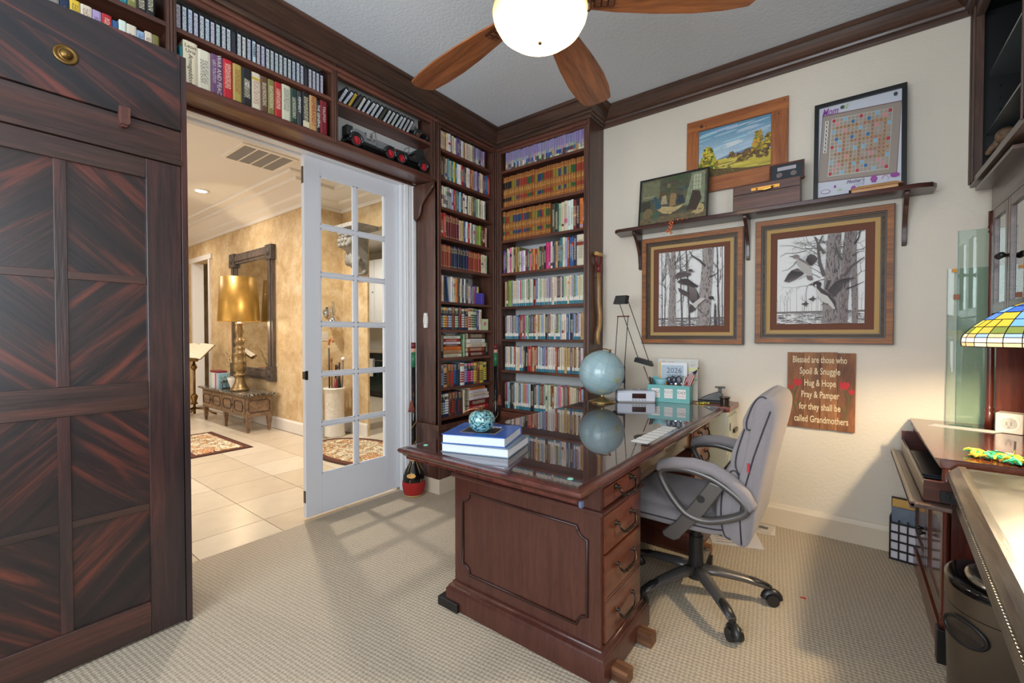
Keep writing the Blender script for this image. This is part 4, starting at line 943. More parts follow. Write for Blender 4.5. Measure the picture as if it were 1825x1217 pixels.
# left bay above the cupboard
row('A',.02,.625,2.7145,mk(['white','blue','cream','navy','navy','blue','cream','white','pale blue','navy','cream','lilac','cream','cream','cream','white','teal','teal','olive','black','black'],.135,seed=210),'upper left bay over the wooden cupboard','books in the upper left bay',211)
row('A',-.05,.64,2.4755,mk(['cream','tan','red','cream','red','red','white','blue','black','red','dark grey','white','grey','navy','yellow','cream','lilac','red','blue','white','cream','pale blue','cream','olive'],.165,hard=False,seed=212,w=1,jit=.08),'lower left bay over the wooden cupboard','books in the lower left bay',213)
# right bay: leaning tapes
rng=random.Random(8)
n=17
for i in range(n):
    y=1.545+i*.0335;tl=.52+rng.uniform(-.03,.05)
    cc=[(202,210,220),(202,210,224),(206,170,20),(60,58,48),(226,224,216),(206,212,222),(208,212,220),(206,216,216),(206,212,222),(60,58,30),(206,214,214),(206,208,206),(200,208,206),(206,216,216),(208,212,222),(190,190,190),(204,210,216)][i]
    nmc=['pale','light grey','yellow','dark','cream','pale blue','silver-grey','pale green','light','black and gold','pale mint','off-white','pale sage','ivory','bluish','grey','white'][i]
    sh=.104*math.sin(tl)
    m=book_mesh(.026,.128,.095,(22,22,26),[(.05,.90,cc)],((70,70,76),.1,.8),False,(30,30,34),True);o=m.build('video_tape',[M_book])
    o.rotation_euler=(0,tl,PI/2);o.location=(XF-.03,y,2.7145+.026*math.sin(tl)+.0005)
    o['label']='%s video tape leaning right above the toy cars, %s from left'%(nmc,ordn(i+1));o['category']='video tape';o['group']='leaning video tapes above the toy cars'
# small frame at the end of the toy car shelf
t=thing('photo_frame','small silver picture frame leaning behind the black toy car','picture frame',(XF-.12,2.25,2.4755))
Mf=frame((XF-.105,2.19,2.4765),(-.35,.937,0),(-.10,-.037,.99),(.93,.347,.11))
m=MB(Mf);m.box(0,0,0,.115,.014,.012).box(0,.136,0,.115,.15,.012).box(0,.014,0,.014,.136,.012).box(.101,.014,0,.115,.136,.012);m.build('border',mat('silver_frame',(200,194,178),.35,.4),t)
MB(Mf).box(.014,.014,-.002,.101,.136,.004).build('print',mat('grey_photo_print',(96,98,96),.25,var=.5,vscale=30),t)
# ------------------------------------------------------------------ toy cars
M_tred=mat('toy_red_wheel',(204,32,50),.4);M_tsil=mat('toy_silver_body',(148,152,156),.28,.6);M_tblk=mat('toy_black_body',(26,30,30),.3,coat=.3);M_tire=mat('toy_tyre',(24,24,24),.7);M_tnavy=mat('toy_navy_body',(28,34,60),.3,coat=.3);M_tcop=mat('toy_copper',(140,90,66),.35,.7)
def wheel(t,x,y,r,w=.012,rim=None):
    """wheel in the car's local frame: x along, y across, axle along y"""
    MB().tube([(x+(r-.006)*math.cos(a*PI/12),y,r+(r-.006)*math.sin(a*PI/12)) for a in range(24)],.007,8,closed=True).build('tyre',M_tire,t,smooth=True,world=False)
    m=MB()
    m.tube([(x+(r-.013)*math.cos(a*PI/10),y,r+(r-.013)*math.sin(a*PI/10)) for a in range(20)],.003,6,closed=True)
    for k in range(10):
        a=k*PI/5;m.cyl((x,y,r),(x+(r-.013)*math.cos(a),y,r+(r-.013)*math.sin(a)),.0022,n=5)
    m.cyl((x,y-.006,r),(x,y+.006,r),.008,n=10)
    m.build('spoked_wheel',rim or M_tred,t,world=False)
def fender(t,x,y,r,mm,a0=-.2,a1=PI*1.0):
    m=MB();pts=[(x+(r+.007)*math.cos(a0+(a1-a0)*k/12),y,r+(r+.007)*math.sin(a0+(a1-a0)*k/12)) for k in range(13)]
    m.tube(pts,.010,6,up=(0,1,0),flat=1.3);m.build('fender',mm,t,world=False,smooth=True)
def toycar(name,label,loc,rz,L,r,body,fend,rim,roof):
    t=thing(name,label,'toy car',loc,rz)
    W=.045
    for x in(-L*.36,L*.36):
        for y in(-W,W): wheel(t,x,y,r,rim=rim);fender(t,x,y,r,fend)
    q=r*1.4
    MB().box(-L*.5,-.028,r*.8,L*.5,.028,r*1.05).box(-L*.2,-W-.008,r*.7,L*.2,W+.008,r*.78).build('chassis',M_tblk,t,world=False,bevel=.002)
    MB().prism([(L*.08,q*1.05),(L*.44,q*1.05),(L*.44,q*1.9),(L*.40,q*2.0),(L*.08,q*2.05)],'y',-.024,.024).build('hood',body,t,world=False,bevel=.004)
    MB().prism([(-L*.42,q*1.05),(L*.08,q*1.05),(L*.08,q*1.7),(-L*.02,q*1.45),(-L*.12,q*1.5),(-L*.16,q*2.2),(-L*.36,q*2.3),(-L*.45,q*1.8)],'y',-.033,.033).build('body',body,t,world=False,bevel=.004)
    MB().box(-L*.14,-.028,q*1.5,-L*.04,.028,q*1.65).box(-L*.16,-.028,q*1.6,-L*.13,.028,q*2.3).build('seat',mat('toy_seat',(60,50,44),.6),t,world=False)
    m=MB();m.tube([(L*.08,-.026,q*2.0),(L*.06,-.026,q*2.9),(L*.06,.026,q*2.9),(L*.08,.026,q*2.0)],.002,6);m.build('windshield_frame',M_pewter,t,world=False)
    m=MB();m.tube([(L*.0+.012*math.cos(a*PI/8)*.4,-.012+.014*math.sin(a*PI/8),q*2.25+.012*math.cos(a*PI/8)) for a in range(16)],.0016,5,closed=True);m.cyl((L*.0,-.012,q*2.25),(L*.07,-.012,q*1.9),.0015,n=5);m.build('steering_wheel',M_pewter,t,world=False)
    for y in(-.026,.026): MB().cyl((L*.44,y,q*1.7),(L*.48,y,q*1.7),.010,.012,12).build('headlamp',M_tcop if body is not M_tsil else M_chrome,t,world=False)
    if roof: MB().prism([(-L*.44,q*2.2),(-L*.05,q*2.2),(-L*.10,q*2.6),(-L*.22,q*3.1),(-L*.34,q*3.4),(-L*.40,q*3.0)],'y',-.034,.034).build('folded_roof',M_tblk,t,world=False,bevel=.003)
    else: MB().box(-L*.52,-.03,q*1.2,-L*.40,.03,q*2.4).build('trunk_box',M_tblk,t,world=False,bevel=.003)
    return t
toycar('toy_roadster','long silver toy vintage roadster with red spoked wheels over doorway',(XF-.056,1.80,2.4755),PI/2,.37,.038,M_tsil,M_tblk,M_tred,False)
toycar('toy_vintage_car','black toy vintage car with folded roof and red wheels over doorway',(XF-.060,2.135,2.4755),-PI/2,.285,.037,M_tblk,M_tblk,M_tred,True)
toycar('toy_touring_car','small navy toy vintage car facing out beside the leaning video tapes',(XF-.075,2.215,2.7148),0.35,.12,.024,M_tnavy,M_tblk,M_tcop,False)
# remote-like white holder on the bookcase side
t=thing('wall_remote','small white curved remote holder fixed to the bookcase side','remote',(-2.68,2.345,1.30))
zc=[1.30+.118*i/10 for i in range(11)]
m=MB();pp=[]
for i,z in enumerate(zc):
    wv=.018*(1+.18*math.cos((i-5)/5*PI));pp.append((wv,z))
m.prism([(-2.672+a,z) for a,z in pp]+[(-2.672-a,z) for a,z in pp[::-1]],'y',2.338,2.3595);m.build('body',M_paper,t,bevel=.004)
m=MB()
for k in range(4):
    for j in range(2): m.cyl((-2.678+j*.012,2.3365,1.335+k*.018),(-2.678+j*.012,2.339,1.335+k*.018),.0035,n=8)
m.build('button',M_grey,t)
# ================================================================== BIG WOODEN CUPBOARD ON THE LEFT
XC=-2.27
arm_cols=((24,20,22),(92,38,30),(52,26,26))
def armw(nm,ang): return wood(nm,(26,23,26),(92,44,38),'x',1.9,.30,.30,rot=(ang,0,0),contrast=(.34,.66),mid=(50,29,29),stretch=.16,bump=.2)
# grain across the plane y-z: 'y' axis stretch after rotating about x
def armwood(nm,ang,fl=0):
    if nm in MATS:return MATS[nm]
    return wood(nm,(26,24,28),(104,52,42),'y',4.5,.34,.25,rot=(ang,0,0),contrast=(.36,.70),mid=(46,32,32),stretch=.07,bump=.1)
A_v=wood('cupboard_wood_upright',(38,32,35),(84,50,46),'z',4.5,.30,.30,contrast=(.3,.72),mid=(56,40,40),stretch=.07)
A_h=wood('cupboard_wood_across',(38,30,30),(90,54,46),'y',4.5,.32,.3,contrast=(.3,.72),mid=(60,42,38),stretch=.07)
D1=armwood('cupboard_wood_diagonal_up',math.radians(45));D2=armwood('cupboard_wood_diagonal_down',math.radians(-45))
D3=armwood('cupboard_wood_flap_upper',math.radians(14));D4=armwood('cupboard_wood_flap_lower',math.radians(34))
t=thing('wooden_cupboard','large near-black and red stained wooden cupboard at the left edge','cupboard',(-2.54,.1,0))
MB().box(XA+.001,-.86,0,XC-.022,.655,2.428).build('carcass',A_v,t)
MB().box(XC-.021,.634,.0,XC,.656,2.435).build('side_strip',A_v,t,bevel=.002)
MB().box(XC-.021,-.86,1.99,XC-.004,.634,2.112).build('rail',A_h,t,bevel=.002)
MB().box(XC-.021,-.86,1.966,XC+.008,.634,1.988).build('ledge_moulding',A_h,t,bevel=.004)
m=MB().box(XC-.021,-.86,2.114,XC+.006,.634,2.435);f=m.build('flap_door',D4,t,bevel=.004)
o=MB().add([(XC+.0066,-.5,2.40),(XC+.0066,-.5,2.4345),(XC+.0066,.62,2.4345),(XC+.0066,.62,2.25),(XC+.0066,.10,2.34),(XC+.0066,-.30,2.42)],[(0,5,4,3,2,1)]).build('veneer_field',D3,f)
o.parent=f
kb=MB().lathe([(.034,.0066),(.034,.010),(.028,.012),(.024,.009),(.018,.009),(.017,.014),(.012,.021),(0,.023)],(XC,.288,2.263),24,axis='x').build('brass_knob',M_brass,f,smooth=True)
lt=MB().prism([(.430,2.135),(.464,2.135),(.464,2.078),(.458,2.068),(.436,2.068),(.430,2.078)],'x',XC-.004,XC+.026).box(XC-.003,.438,2.06,XC+.018,.456,2.07).cyl((XC+.024,.447,2.10),(XC+.028,.447,2.10),.004,n=8).build('turn_latch',wood('latch_wood',(74,40,34),(104,62,52),'z',6,.5),t,bevel=.002)
def cdoor(off):
    d=MB().box(XC-.021,.514+off,.012,XC,.632+off,1.964).build('door',A_v,t,bevel=.003)
    MB().box(XC-.021,-.108+off,.012,XC,.024+off,1.964).build('stile',A_v,d,bevel=.003)
    for z0,z1 in((.012,.147),(.947,1.056),(1.885,1.964)): MB().box(XC-.021,.024+off,z0,XC-.0004,.514+off,z1).build('rail',A_h,d,bevel=.003)
    for z0,z1 in((.147,.947),(1.056,1.885)): MB().box(XC-.021,.252+off,z0,XC-.006,.286+off,z1).build('muntin',A_v,d,bevel=.0015)
    for z0,z1 in((1.453,1.482),(.529,.555)):
        for a,b in((.024,.252),(.286,.514)): MB().box(XC-.021,a+off,z0,XC-.007,b+off,z1).build('cross_rail',A_h,d,bevel=.0015)
    for k,(z0,z1,mm) in enumerate(((1.482,1.885,(D2,D1)),(1.056,1.453,(D1,D2)),(.555,.947,(D2,D1)),(.147,.529,(D1,D2)))):
        for (a,b),m_ in zip(((.024,.252),(.286,.514)),mm): MB().box(XC-.021,a+off,z0,XC-.013,b+off,z1).build('panel',m_,d)
cdoor(0);cdoor(-.745)
# ================================================================== RIGHT SIDE: WALL UNIT, HUTCH, CREDENZA, BLACK-TOPPED DESK
M_h=wood('hutch_wood_upright',(62,44,38),(98,74,64),'z',5,.35,.25);M_hy=wood('hutch_wood_along',(70,52,46),(112,90,80),'y',5,.35,.3);M_hr=wood('hutch_red_wood',(66,26,18),(112,46,30),'z',5,.35,.3)
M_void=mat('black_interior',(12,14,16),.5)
XU=.494
t=thing('wall_shelf_unit','dark wall shelf unit with black interior at upper right edge','shelf unit',(.7,2.3,2.04))
m=MB().box(XU,3.225,2.035,XU+.03,3.319,2.93);bead(m,XU-.002,3.235,2.035,2.93,.006);bead(m,XU-.002,3.262,2.035,2.93,.004);bead(m,XU-.002,3.31,2.035,2.93,.006);m.build('stile',M_h,t)
for y in(2.36,1.42): 
    m=MB().box(XU,y,2.035,XU+.03,y+.075,2.93);bead(m,XU-.002,y+.015,2.035,2.93,.005);bead(m,XU-.002,y+.06,2.035,2.93,.005);m.build('stile',M_h,t)
MB().box(XU,1.42,2.86,XU+.03,3.30,2.93).build('top_rail',M_hy,t);MB().box(XU,1.42,2.02,XE-.001,3.319,2.05).build('bottom_board',M_hy,t)
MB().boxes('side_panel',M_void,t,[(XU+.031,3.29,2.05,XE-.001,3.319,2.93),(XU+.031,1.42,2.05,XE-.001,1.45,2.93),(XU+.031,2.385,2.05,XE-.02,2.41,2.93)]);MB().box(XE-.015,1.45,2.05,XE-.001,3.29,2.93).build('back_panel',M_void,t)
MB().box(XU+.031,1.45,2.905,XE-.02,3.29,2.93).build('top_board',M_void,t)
M_gsh=mat('glass_shelf_edge',(92,100,104),.15)
for z in(2.27,2.555):
    for a,b in((2.412,3.288),(1.452,2.384)): MB().box(XU+.05,a,z,XE-.02,b,z+.009).build('glass_shelf',M_gsh,t)
m=MB()
for z in(2.14,2.20,2.33,2.39,2.45,2.51,2.62,2.68): m.cyl((XU+.10,3.288,z),(XU+.10,3.283,z),.004,n=8).cyl((XU+.30,3.288,z),(XU+.30,3.283,z),.004,n=8)
m.build('shelf_pin',M_pewter,t)
def ebook(y,z,h,w,lb):
    m=book_mesh(w,h,.14,(214,200,160),[(.35,.62,(70,36,34)),(.94,.97,(150,120,70))],((120,90,50),.65,.92),True);o=m.build('hardback_book',[M_book])
    o.rotation_euler=(0,0,-PI/2);o.location=(XU+.12,y,z+.0005);o['label']=lb;o['category']='book';o['group']='cream volumes in the wall unit'
ebook(2.50,2.564,.22,.035,'cream and maroon volume on the upper glass shelf of the wall unit') if False else None
for k,(z,zz) in enumerate(((2.279,'middle'),(2.0505,'lowest'))):
    for i in range(3): ebook(2.565-i*.037,z,.215-.01*k,.035,'cream and maroon volume, %s from wall, %s shelf of wall unit'%(ordn(i+1),zz))
# carved wooden duck
t=thing('duck_decoy','carved brown wooden duck decoy at the foot of the black shelf unit','figurine',(.60,3.06,2.05))
M_duck=wood('decoy_wood',(84,64,48),(140,112,86),'x',10,.6)
dk=bpy.data.meshes.new('body')
m=MB();c=(.64,3.03,2.118)
m.sphere(c,.075,18,12,1.0,1.5,.85);m.build('body',M_duck,t,smooth=True)
m=MB();m.tube([(.62,3.11,2.13),(.605,3.145,2.17),(.60,3.155,2.20)],[.045,.036,.034],12);m.sphere((.592,3.158,2.215),.040,14,10,1.0,1.1,.95);m.build('head',M_duck,t,smooth=True)
m=MB();m.tube([(.58,3.18,2.205),(.555,3.205,2.18),(.54,3.215,2.155),(.535,3.215,2.15)],[.022,.015,.012,.004],10,up=(1,0,0));m.build('bill',M_duck,t,smooth=True)
MB().sphere((.565,3.178,2.225),.004,8,6).build('eye',M_black,t)
MB().tube([(.66,2.93,2.13),(.66,2.89,2.15),(.66,2.87,2.16)],[.03,.018,.006],8).build('tail',M_duck,t,smooth=True)
# hutch
t=thing('hutch','brown hutch with glazed doors and crown ledge standing on the credenza','hutch',(.72,2.3,.78))
XH=.555;HY0,HY1=2.60,3.20
MB().boxes('side_panel',M_hr,t,[(XH+.02,HY1-.022,.781,XE-.003,HY1,1.87),(XH+.02,HY0,.781,XE-.003,HY0+.022,1.87)])
MB().box(XE-.012,HY0,.781,XE-.003,HY1,1.87).build('back_panel',M_hr,t)
MB().boxes('shelf',M_hr,t,[(XH+.02,HY0+.022,1.30,XE-.013,HY1-.022,1.322),(XH+.02,HY0+.022,1.85,XE-.013,HY1-.022,1.869)])
MB().box(XH,HY0,1.285,XH+.02,HY1,1.345).build('apron_rail',M_hy,t,bevel=.003)
MB().sweep([(XH,HY0-.0),(XH,HY1),(XE-.003,HY1)][::-1],[(0,1.86),(-.012,1.862),(-.012,1.885),(-.025,1.895),(-.03,1.915),(-.05,1.95),(-.058,1.97),(-.058,1.995),(0.0,1.995)]).build('crown_ledge',M_hy,t)
MB().box(XH-.05,HY0,1.985,XE-.003,HY1+.05,2.0).build('top_board',M_hy,t)
m=MB();m.lathe([(.017,.781),(.017,.86),(.013,.865),(.018,.875),(.013,.885),(.013,.90),(.012,1.70),(.012,1.75),(.017,1.76),(.012,1.77),(.018,1.78),(.016,1.79),(.016,1.86)],(XH+.002,HY1-.016,0),14);m.build('corner_column',M_hr,t,smooth=True)
M_hg=glassmat('cabinet_door_glass',(.75,.75,.74),2.2,.05)
yy=HY1-.04
for i in range(1 if False else 2):
    a,b=yy-.27,yy-.004
    d=MB().box(XH-.004,a,1.35,XH+.018,a+.036,1.855).build('door',M_hy,t,bevel=.003)
    MB().box(XH-.004,b-.036,1.35,XH+.018,b,1.855).build('stile',M_hy,d,bevel=.003)
    MB().box(XH-.004,a+.036,1.35,XH+.018,b-.036,1.40).build('rail',M_hy,d,bevel=.003);MB().box(XH-.004,a+.036,1.81,XH+.018,b-.036,1.855).build('rail',M_hy,d,bevel=.003)
    MB().box(XH+.006,a+.033,1.395,XH+.010,b-.033,1.815).build('glass_pane',M_hg,d)
    ky=a+.02 if i%2==0 else b-.02
    MB().lathe([(0,-.034),(.011,-.032),(.013,-.024),(.008,-.016),(.005,-.012),(.005,-.004)],(XH,ky,1.60),12,axis='x').sphere((XH-.026,ky,1.60),.014,10,8).build('knob',M_black,d,smooth=True)
    yy-=.272
# credenza under the hutch
XCR=.255
t=thing('credenza','red-brown credenza against the right wall with an open drawer','cabinet',(.6,2.75,0))
MB().add([(.262,2.30,.776),(XE-.002,2.30,.776),(XE-.002,3.30,.776),(.272,3.30,.776),(.262,2.30,.786-.006),(XE-.002,2.30,.78),(XE-.002,3.30,.78),(.272,3.30,.78)],[(0,3,2,1),(4,5,6,7),(0,1,5,4),(1,2,6,5),(2,3,7,6),(3,0,4,7)]).build('top',wood('credenza_top_wood',(60,24,18),(92,40,28),'y',5,.14,.5),t)
MB().box(.278,2.31,.740,XE-.01,3.30,.7755).build('top_edge',M_mahy,t,bevel=.003)
MB().boxes('side_panel',M_hr,t,[(.31,2.30,.10,XE-.01,2.322,.74),(.31,3.275,.10,XE-.01,3.297,.74)])
MB().boxes('shelf_board',M_hr,t,[(.31,2.322,.56,XE-.01,3.275,.58),(.31,2.322,.10,XE-.01,3.275,.12)])
MB().box(.285,2.30,.0,.33,3.297,.10).build('plinth',M_mahy,t,bevel=.004)
MB().boxes('foot',M_black,t,[(.275,3.235,.0,.31,3.30,.13),(.275,2.29,0,.31,2.34,.13)],bevel=.003)
for y in(2.315,3.27): MB().lathe([(.014,.13),(.016,.16),(.011,.17),(.015,.18),(.011,.19),(.011,.62),(.015,.63),(.011,.64),(.015,.66),(.014,.74)],(.298,y,0),12).build('column',M_hr,t,smooth=True)
for a,b in((2.335,2.79),(2.796,3.25)):
    d=MB().box(.292,a,.13,.312,a+.06,.555).build('door',M_mah,t,bevel=.003)
    MB().box(.292,b-.06,.13,.312,b,.555).build('stile',M_mah,d,bevel=.003);MB().box(.292,a+.06,.13,.312,b-.06,.19).build('rail',M_mah,d,bevel=.003);MB().box(.292,a+.06,.50,.312,b-.06,.555).build('rail',M_mah,d,bevel=.003)
    MB().box(.300,a+.055,.185,.308,b-.055,.505).build('panel',mat('polished_door_panel',(150,118,104),.12,.3),d)
    ky=b-.03 if a<2.5 else a+.03
    MB().lathe([(0,-.030),(.010,-.028),(.012,-.022),(.007,-.014),(.005,-.004)],(.292,ky,.33),12,axis='x').build('knob',M_black,d,smooth=True)
# open drawer with drop front
dr=MB().box(.232,2.24,.628,.70,3.14,.640).build('drawer',M_mahy,t)
MB().box(.225,2.24,.628,.237,3.14,.69).build('inner_front',M_hy,dr,bevel=.002)
MB().box(.226,3.128,.640,.60,3.142,.735).build('drawer_end',M_mahx,dr,bevel=.002)
MB().box(.226,2.238,.628,.60,2.254,.705).build('drawer_end',M_mahx,dr,bevel=.002)
MB().box(.185,2.20,.606,.30,3.16,.622).box(.185,2.20,.600,.200,3.16,.628).build('drop_front',M_hy,dr,bevel=.003)
m=MB().box(.27,2.225,.635,.40,2.237,.675).box(.285,2.215,.64,.292,2.226,.672).cyl((.31,2.218,.652),(.31,2.226,.652),.006,n=10).cyl((.34,2.218,.652),(.34,2.226,.652),.006,n=10);m.build('slide_hardware',M_black,dr)
t=thing('laptop','closed dark laptop lying in the open credenza drawer','laptop',(.30,2.8,.6405))
MB().box(.242,2.30,.6405,.50,2.95,.665).build('riser',M_black,t,bevel=.004);MB().box(.240,2.43,.666,.50,2.88,.676).build('base',mat('laptop_shell',(52,52,56),.35,.5),t,bevel=.003);MB().box(.240,2.43,.677,.50,2.88,.684).build('lid',MATS['laptop_shell'],t,bevel=.003)
# black-topped desk in the foreground
def blacktop():
    m,nt,p=newmat('worn_black_leather_top');tc=N(nt,'ShaderNodeTexCoord');no=N(nt,'ShaderNodeTexNoise');no.inputs['Scale'].default_value=5;no.inputs['Detail'].default_value=9;no.inputs['Distortion'].default_value=1.5
    nt.links.new(tc.outputs['Object'],no.inputs['Vector']);cr=N(nt,'ShaderNodeValToRGB');e=cr.color_ramp.elements;e[0].position=.35;e[0].color=S(32,32,30);e[1].position=.7;e[1].color=S(72,71,63)
    nt.links.new(no.outputs[0],cr.inputs[0]);nt.links.new(cr.outputs[0],p.inputs['Base Color']);r=N(nt,'ShaderNodeMapRange');r.inputs[3].default_value=.30;r.inputs[4].default_value=.5;nt.links.new(no.outputs[0],r.inputs[0]);nt.links.new(r.outputs[0],p.inputs['Roughness'])
    b=N(nt,'ShaderNodeBump');b.inputs['Strength'].default_value=.12;nt.links.new(no.outputs[0],b.inputs['Height']);nt.links.new(b.outputs[0],p.inputs['Normal']);return m
t=thing('writing_desk','worn black-topped desk in the right foreground','desk',(.6,1.6,0))
def skew(y): return .312-(2.40-y)*.055
y0,y1=.30,2.29
def slab(name,x_in,z0,z1,mm,ya=y0,yb=y1,x1=XE-.003):
    return MB().add([(skew(ya)+x_in,ya,z0),(x1,ya,z0),(x1,yb,z0),(skew(yb)+x_in,yb,z0),(skew(ya)+x_in,ya,z1),(x1,ya,z1),(x1,yb,z1),(skew(yb)+x_in,yb,z1)],[(0,3,2,1),(4,5,6,7),(0,1,5,4),(1,2,6,5),(2,3,7,6),(3,0,4,7)]).build(name,mm,t,bevel=.002)
slab('leather_top',.035,.752,.760,blacktop(),y0,y1-.02)
M_dkedge=wood('dark_desk_edge',(58,48,40),(112,100,84),'y',7,.35,.3)
m=MB();n=70;random.seed(6)
pr=[(-.004,.718),(-.010,.726),(-.008,.736),(.002,.744),(.010,.752),(.018,.7605),(.037,.7615),(.037,.718)]
m.add([(skew(y0)+a,y0,z) for a,z in pr]+[(skew(y1)+a,y1,z) for a,z in pr],[tuple(range(8))[::-1],tuple(range(8,16))]+[(i,(i+1)%8,(i+1)%8+8,i+8) for i in range(8)]);m.build('edge_moulding',M_dkedge,t)
m=MB()
for k in range(150):
    y=y0+.01+(y1-y0-.02)*k/150;m.box(skew(y)-.013,y,.721,skew(y)-.004,y+.006,.7275)
o=m.build('carved_beading',M_dkedge,t)
o['kind']='stuff'
slab('apron',.012,.60,.717,wood('desk_apron_wood',(84,74,62),(128,114,96),'y',4,.4,.2),y0,y1-.01)
slab('back_rail',.04,.717,.751,M_black,y0,y1-.02)
MB().box(.60,.55,.0,XE-.01,1.65,.60).build('pedestal',M_hr,t)
MB().box(.34,y0+.02,0,.40,y0+.08,.60).build('leg',M_hr,t)
# trash bin
t=thing('trash_bin','bronze steel semi-oval trash bin with black rim under the desk','trash can',(.44,2.03,0))
M_bin=mat('bronze_steel',(104,94,82),.36,.75);cx,cy=.446,2.02
def oval(z,k,n=48): 
    out=[]
    for i in range(n):
        a=2*PI*i/n;c,s_=math.cos(a),math.sin(a);out.append((cx+.185*k*math.copysign(abs(c)**.8,c),cy+.165*k*math.copysign(abs(s_)**.85,s_),z))
    return out
def ovals(m,levels,n=48,cap0=True,cap1=True):
    vs=[];
    for z,k in levels: vs+=oval(z,k,n)
    L=len(levels);fs=[(i*n+j,i*n+(j+1)%n,(i+1)*n+(j+1)%n,(i+1)*n+j) for i in range(L-1) for j in range(n)]
    if cap0: fs.append(tuple(range(n))[::-1])
    if cap1: fs.append(tuple(range((L-1)*n,L*n)))
    return m.add(vs,fs)
ovals(MB(),[(.0,.90),(.012,.94),(.385,1.0)]).build('body',M_bin,t,smooth=False,auto=40)
ovals(MB(),[(.388,1.004),(.448,1.01)]).build('rim_band',M_bin,t,auto=40)
ovals(MB(),[(.449,1.012),(.462,1.012),(.470,.98),(.474,.93),(.470,.72)]).build('black_rim',mat('glossy_black_rim',(14,14,15),.12),t,auto=50)
ovals(MB(),[(.471,.76),(.480,.74),(.486,.68),(.487,.60)]).build('lid',mat('brushed_lid',(150,148,142),.2,.9),t,auto=40)
# oval handle recess on the side facing the room
import mathutils
nrm=Vector((-.78,-.63,0)).normalized();ctr=Vector((.2885,1.918,.330));tg=Vector((-nrm.y,nrm.x,0))
m=MB();pts=[ctr+tg*(.062*math.cos(a*PI/14))+Vector((0,0,.037*math.sin(a*PI/14)))+nrm*(.005-.012*abs(math.cos(a*PI/14))**2) for a in range(28)]
m.tube(pts,.006,8,closed=True);m.build('handle_rim',M_black,t,smooth=True)
m=MB();m.add([tuple(ctr+nrm*.006)]+[tuple(p+nrm*.002) for p in pts],[(0,i+1,(i+1)%28+1) for i in range(28)]);m.build('handle_recess',mat('recess_shade',(44,38,34),.3),t)  # dark patch raised off the body, painting in the shade of the recess
# file holder on the floor
t=thing('file_holder','black grid magazine holder with papers on carpet by the credenza','file holder',(.24,3.16,0))
P0=Vector((.186,3.205,0));d1=Vector((.985,-.17,0)).normalized();d2=Vector((.17,.985,0)).normalized()
def fp(u,w,z): return P0+d1*u+d2*w+Vector((0,0,z))
def fbox(m,u0,u1,w0,w1,z0,z1):
    vs=[fp(u,w,z) for z in(z0,z1) for u,w in((u0,w0),(u1,w0),(u1,w1),(u0,w1))];m.add(vs,[(0,3,2,1),(4,5,6,7),(0,1,5,4),(1,2,6,5),(2,3,7,6),(3,0,4,7)])
m=MB()
W_=.155
for i in range(5):
    u=i*.0365;h_=.225 if i<4 else .33
    fbox(m,u,u+.007,0,.005,0,h_)
for j in range(5): fbox(m,0,W_,-.0005,.0045,.0+j*.05,.010+j*.05)
fbox(m,.11,W_,-.0005,.0045,.25,.26);fbox(m,.11,W_,-.0005,.0045,.30,.31);fbox(m,.112,.125,0,.005,.22,.32)
m.build('grid_front',M_black,t)
m=MB();fbox(m,0,.004,0,.08,0,.24);fbox(m,W_,W_+.004,0,.08,0,.33);fbox(m,0,W_,.078,.082,0,.33);fbox(m,0,W_,0,.08,0,.004);m.build('tray_back',M_black,t)
for nm,lb,w0,z1,cc in (('manila_folder','manila folder at the back of the black magazine holder',.055,.325,(206,160,84)),('magazine','grey-blue magazine standing in the black holder',.030,.285,(110,124,140)),('paper_pad','white papers standing low in the black holder',.010,.205,(206,200,206))):
    m=MB();fbox(m,.006,.150,w0,w0+.012,.005,z1);o=m.build(nm,mat('filed_'+nm,cc,.6,var=.25 if nm=='magazine' else 0,vscale=30));tag(o,lb,'paper' if 'pad' in nm else ('folder' if 'folder' in nm else 'magazine'))
# papers on the floor
def sheet(nm,lb,c,hx,hy,rot,z,cc,th=.003,marks=True):
    R_=Matrix.Translation((c[0],c[1],z))@Matrix.Rotation(rot,4,'Z');m=MB(R_);m.col=S(cc);m.box(-hx,-hy,0,hx,hy,th);rng=random.Random(len(nm)+int(hx*1000))
    if marks:
        m.col=S(120,118,120)
        for k in range(7):
            yv=-hy*.8+k*hy*.22;m.box(-hx*.8,yv,th,-hx*.8+hx*rng.uniform(.6,1.5),yv+hy*.05,th+.0003)
        m.col=S(90,90,92);m.box(hx*.1,-hy*.2,th,hx*.7,hy*.4,th+.0004)
    o=m.build(nm,M_print);tag(o,lb,'paper')
sheet('newspaper_sheet','white printed sheet half under the office chair',(-.56,2.98),.14,.15,.35,.001,(206,202,206))
sheet('booklet','small stack of printed leaflets on carpet by the baseboard',(-.455,3.19),.095,.075,.1,.001,(214,206,198),.004)
sheet('booklet','folded grey leaflet lying on top of the floor leaflets',(-.46,3.195),.085,.068,-.05,.0056,(196,188,180),.004)
o=MB().box(-.172,2.465,.0005,-.150,2.478,.003).build('red_scrap',mat('red_scrap',(190,40,30),.6));tag(o,'tiny red scrap lying on the beige carpet','scrap')
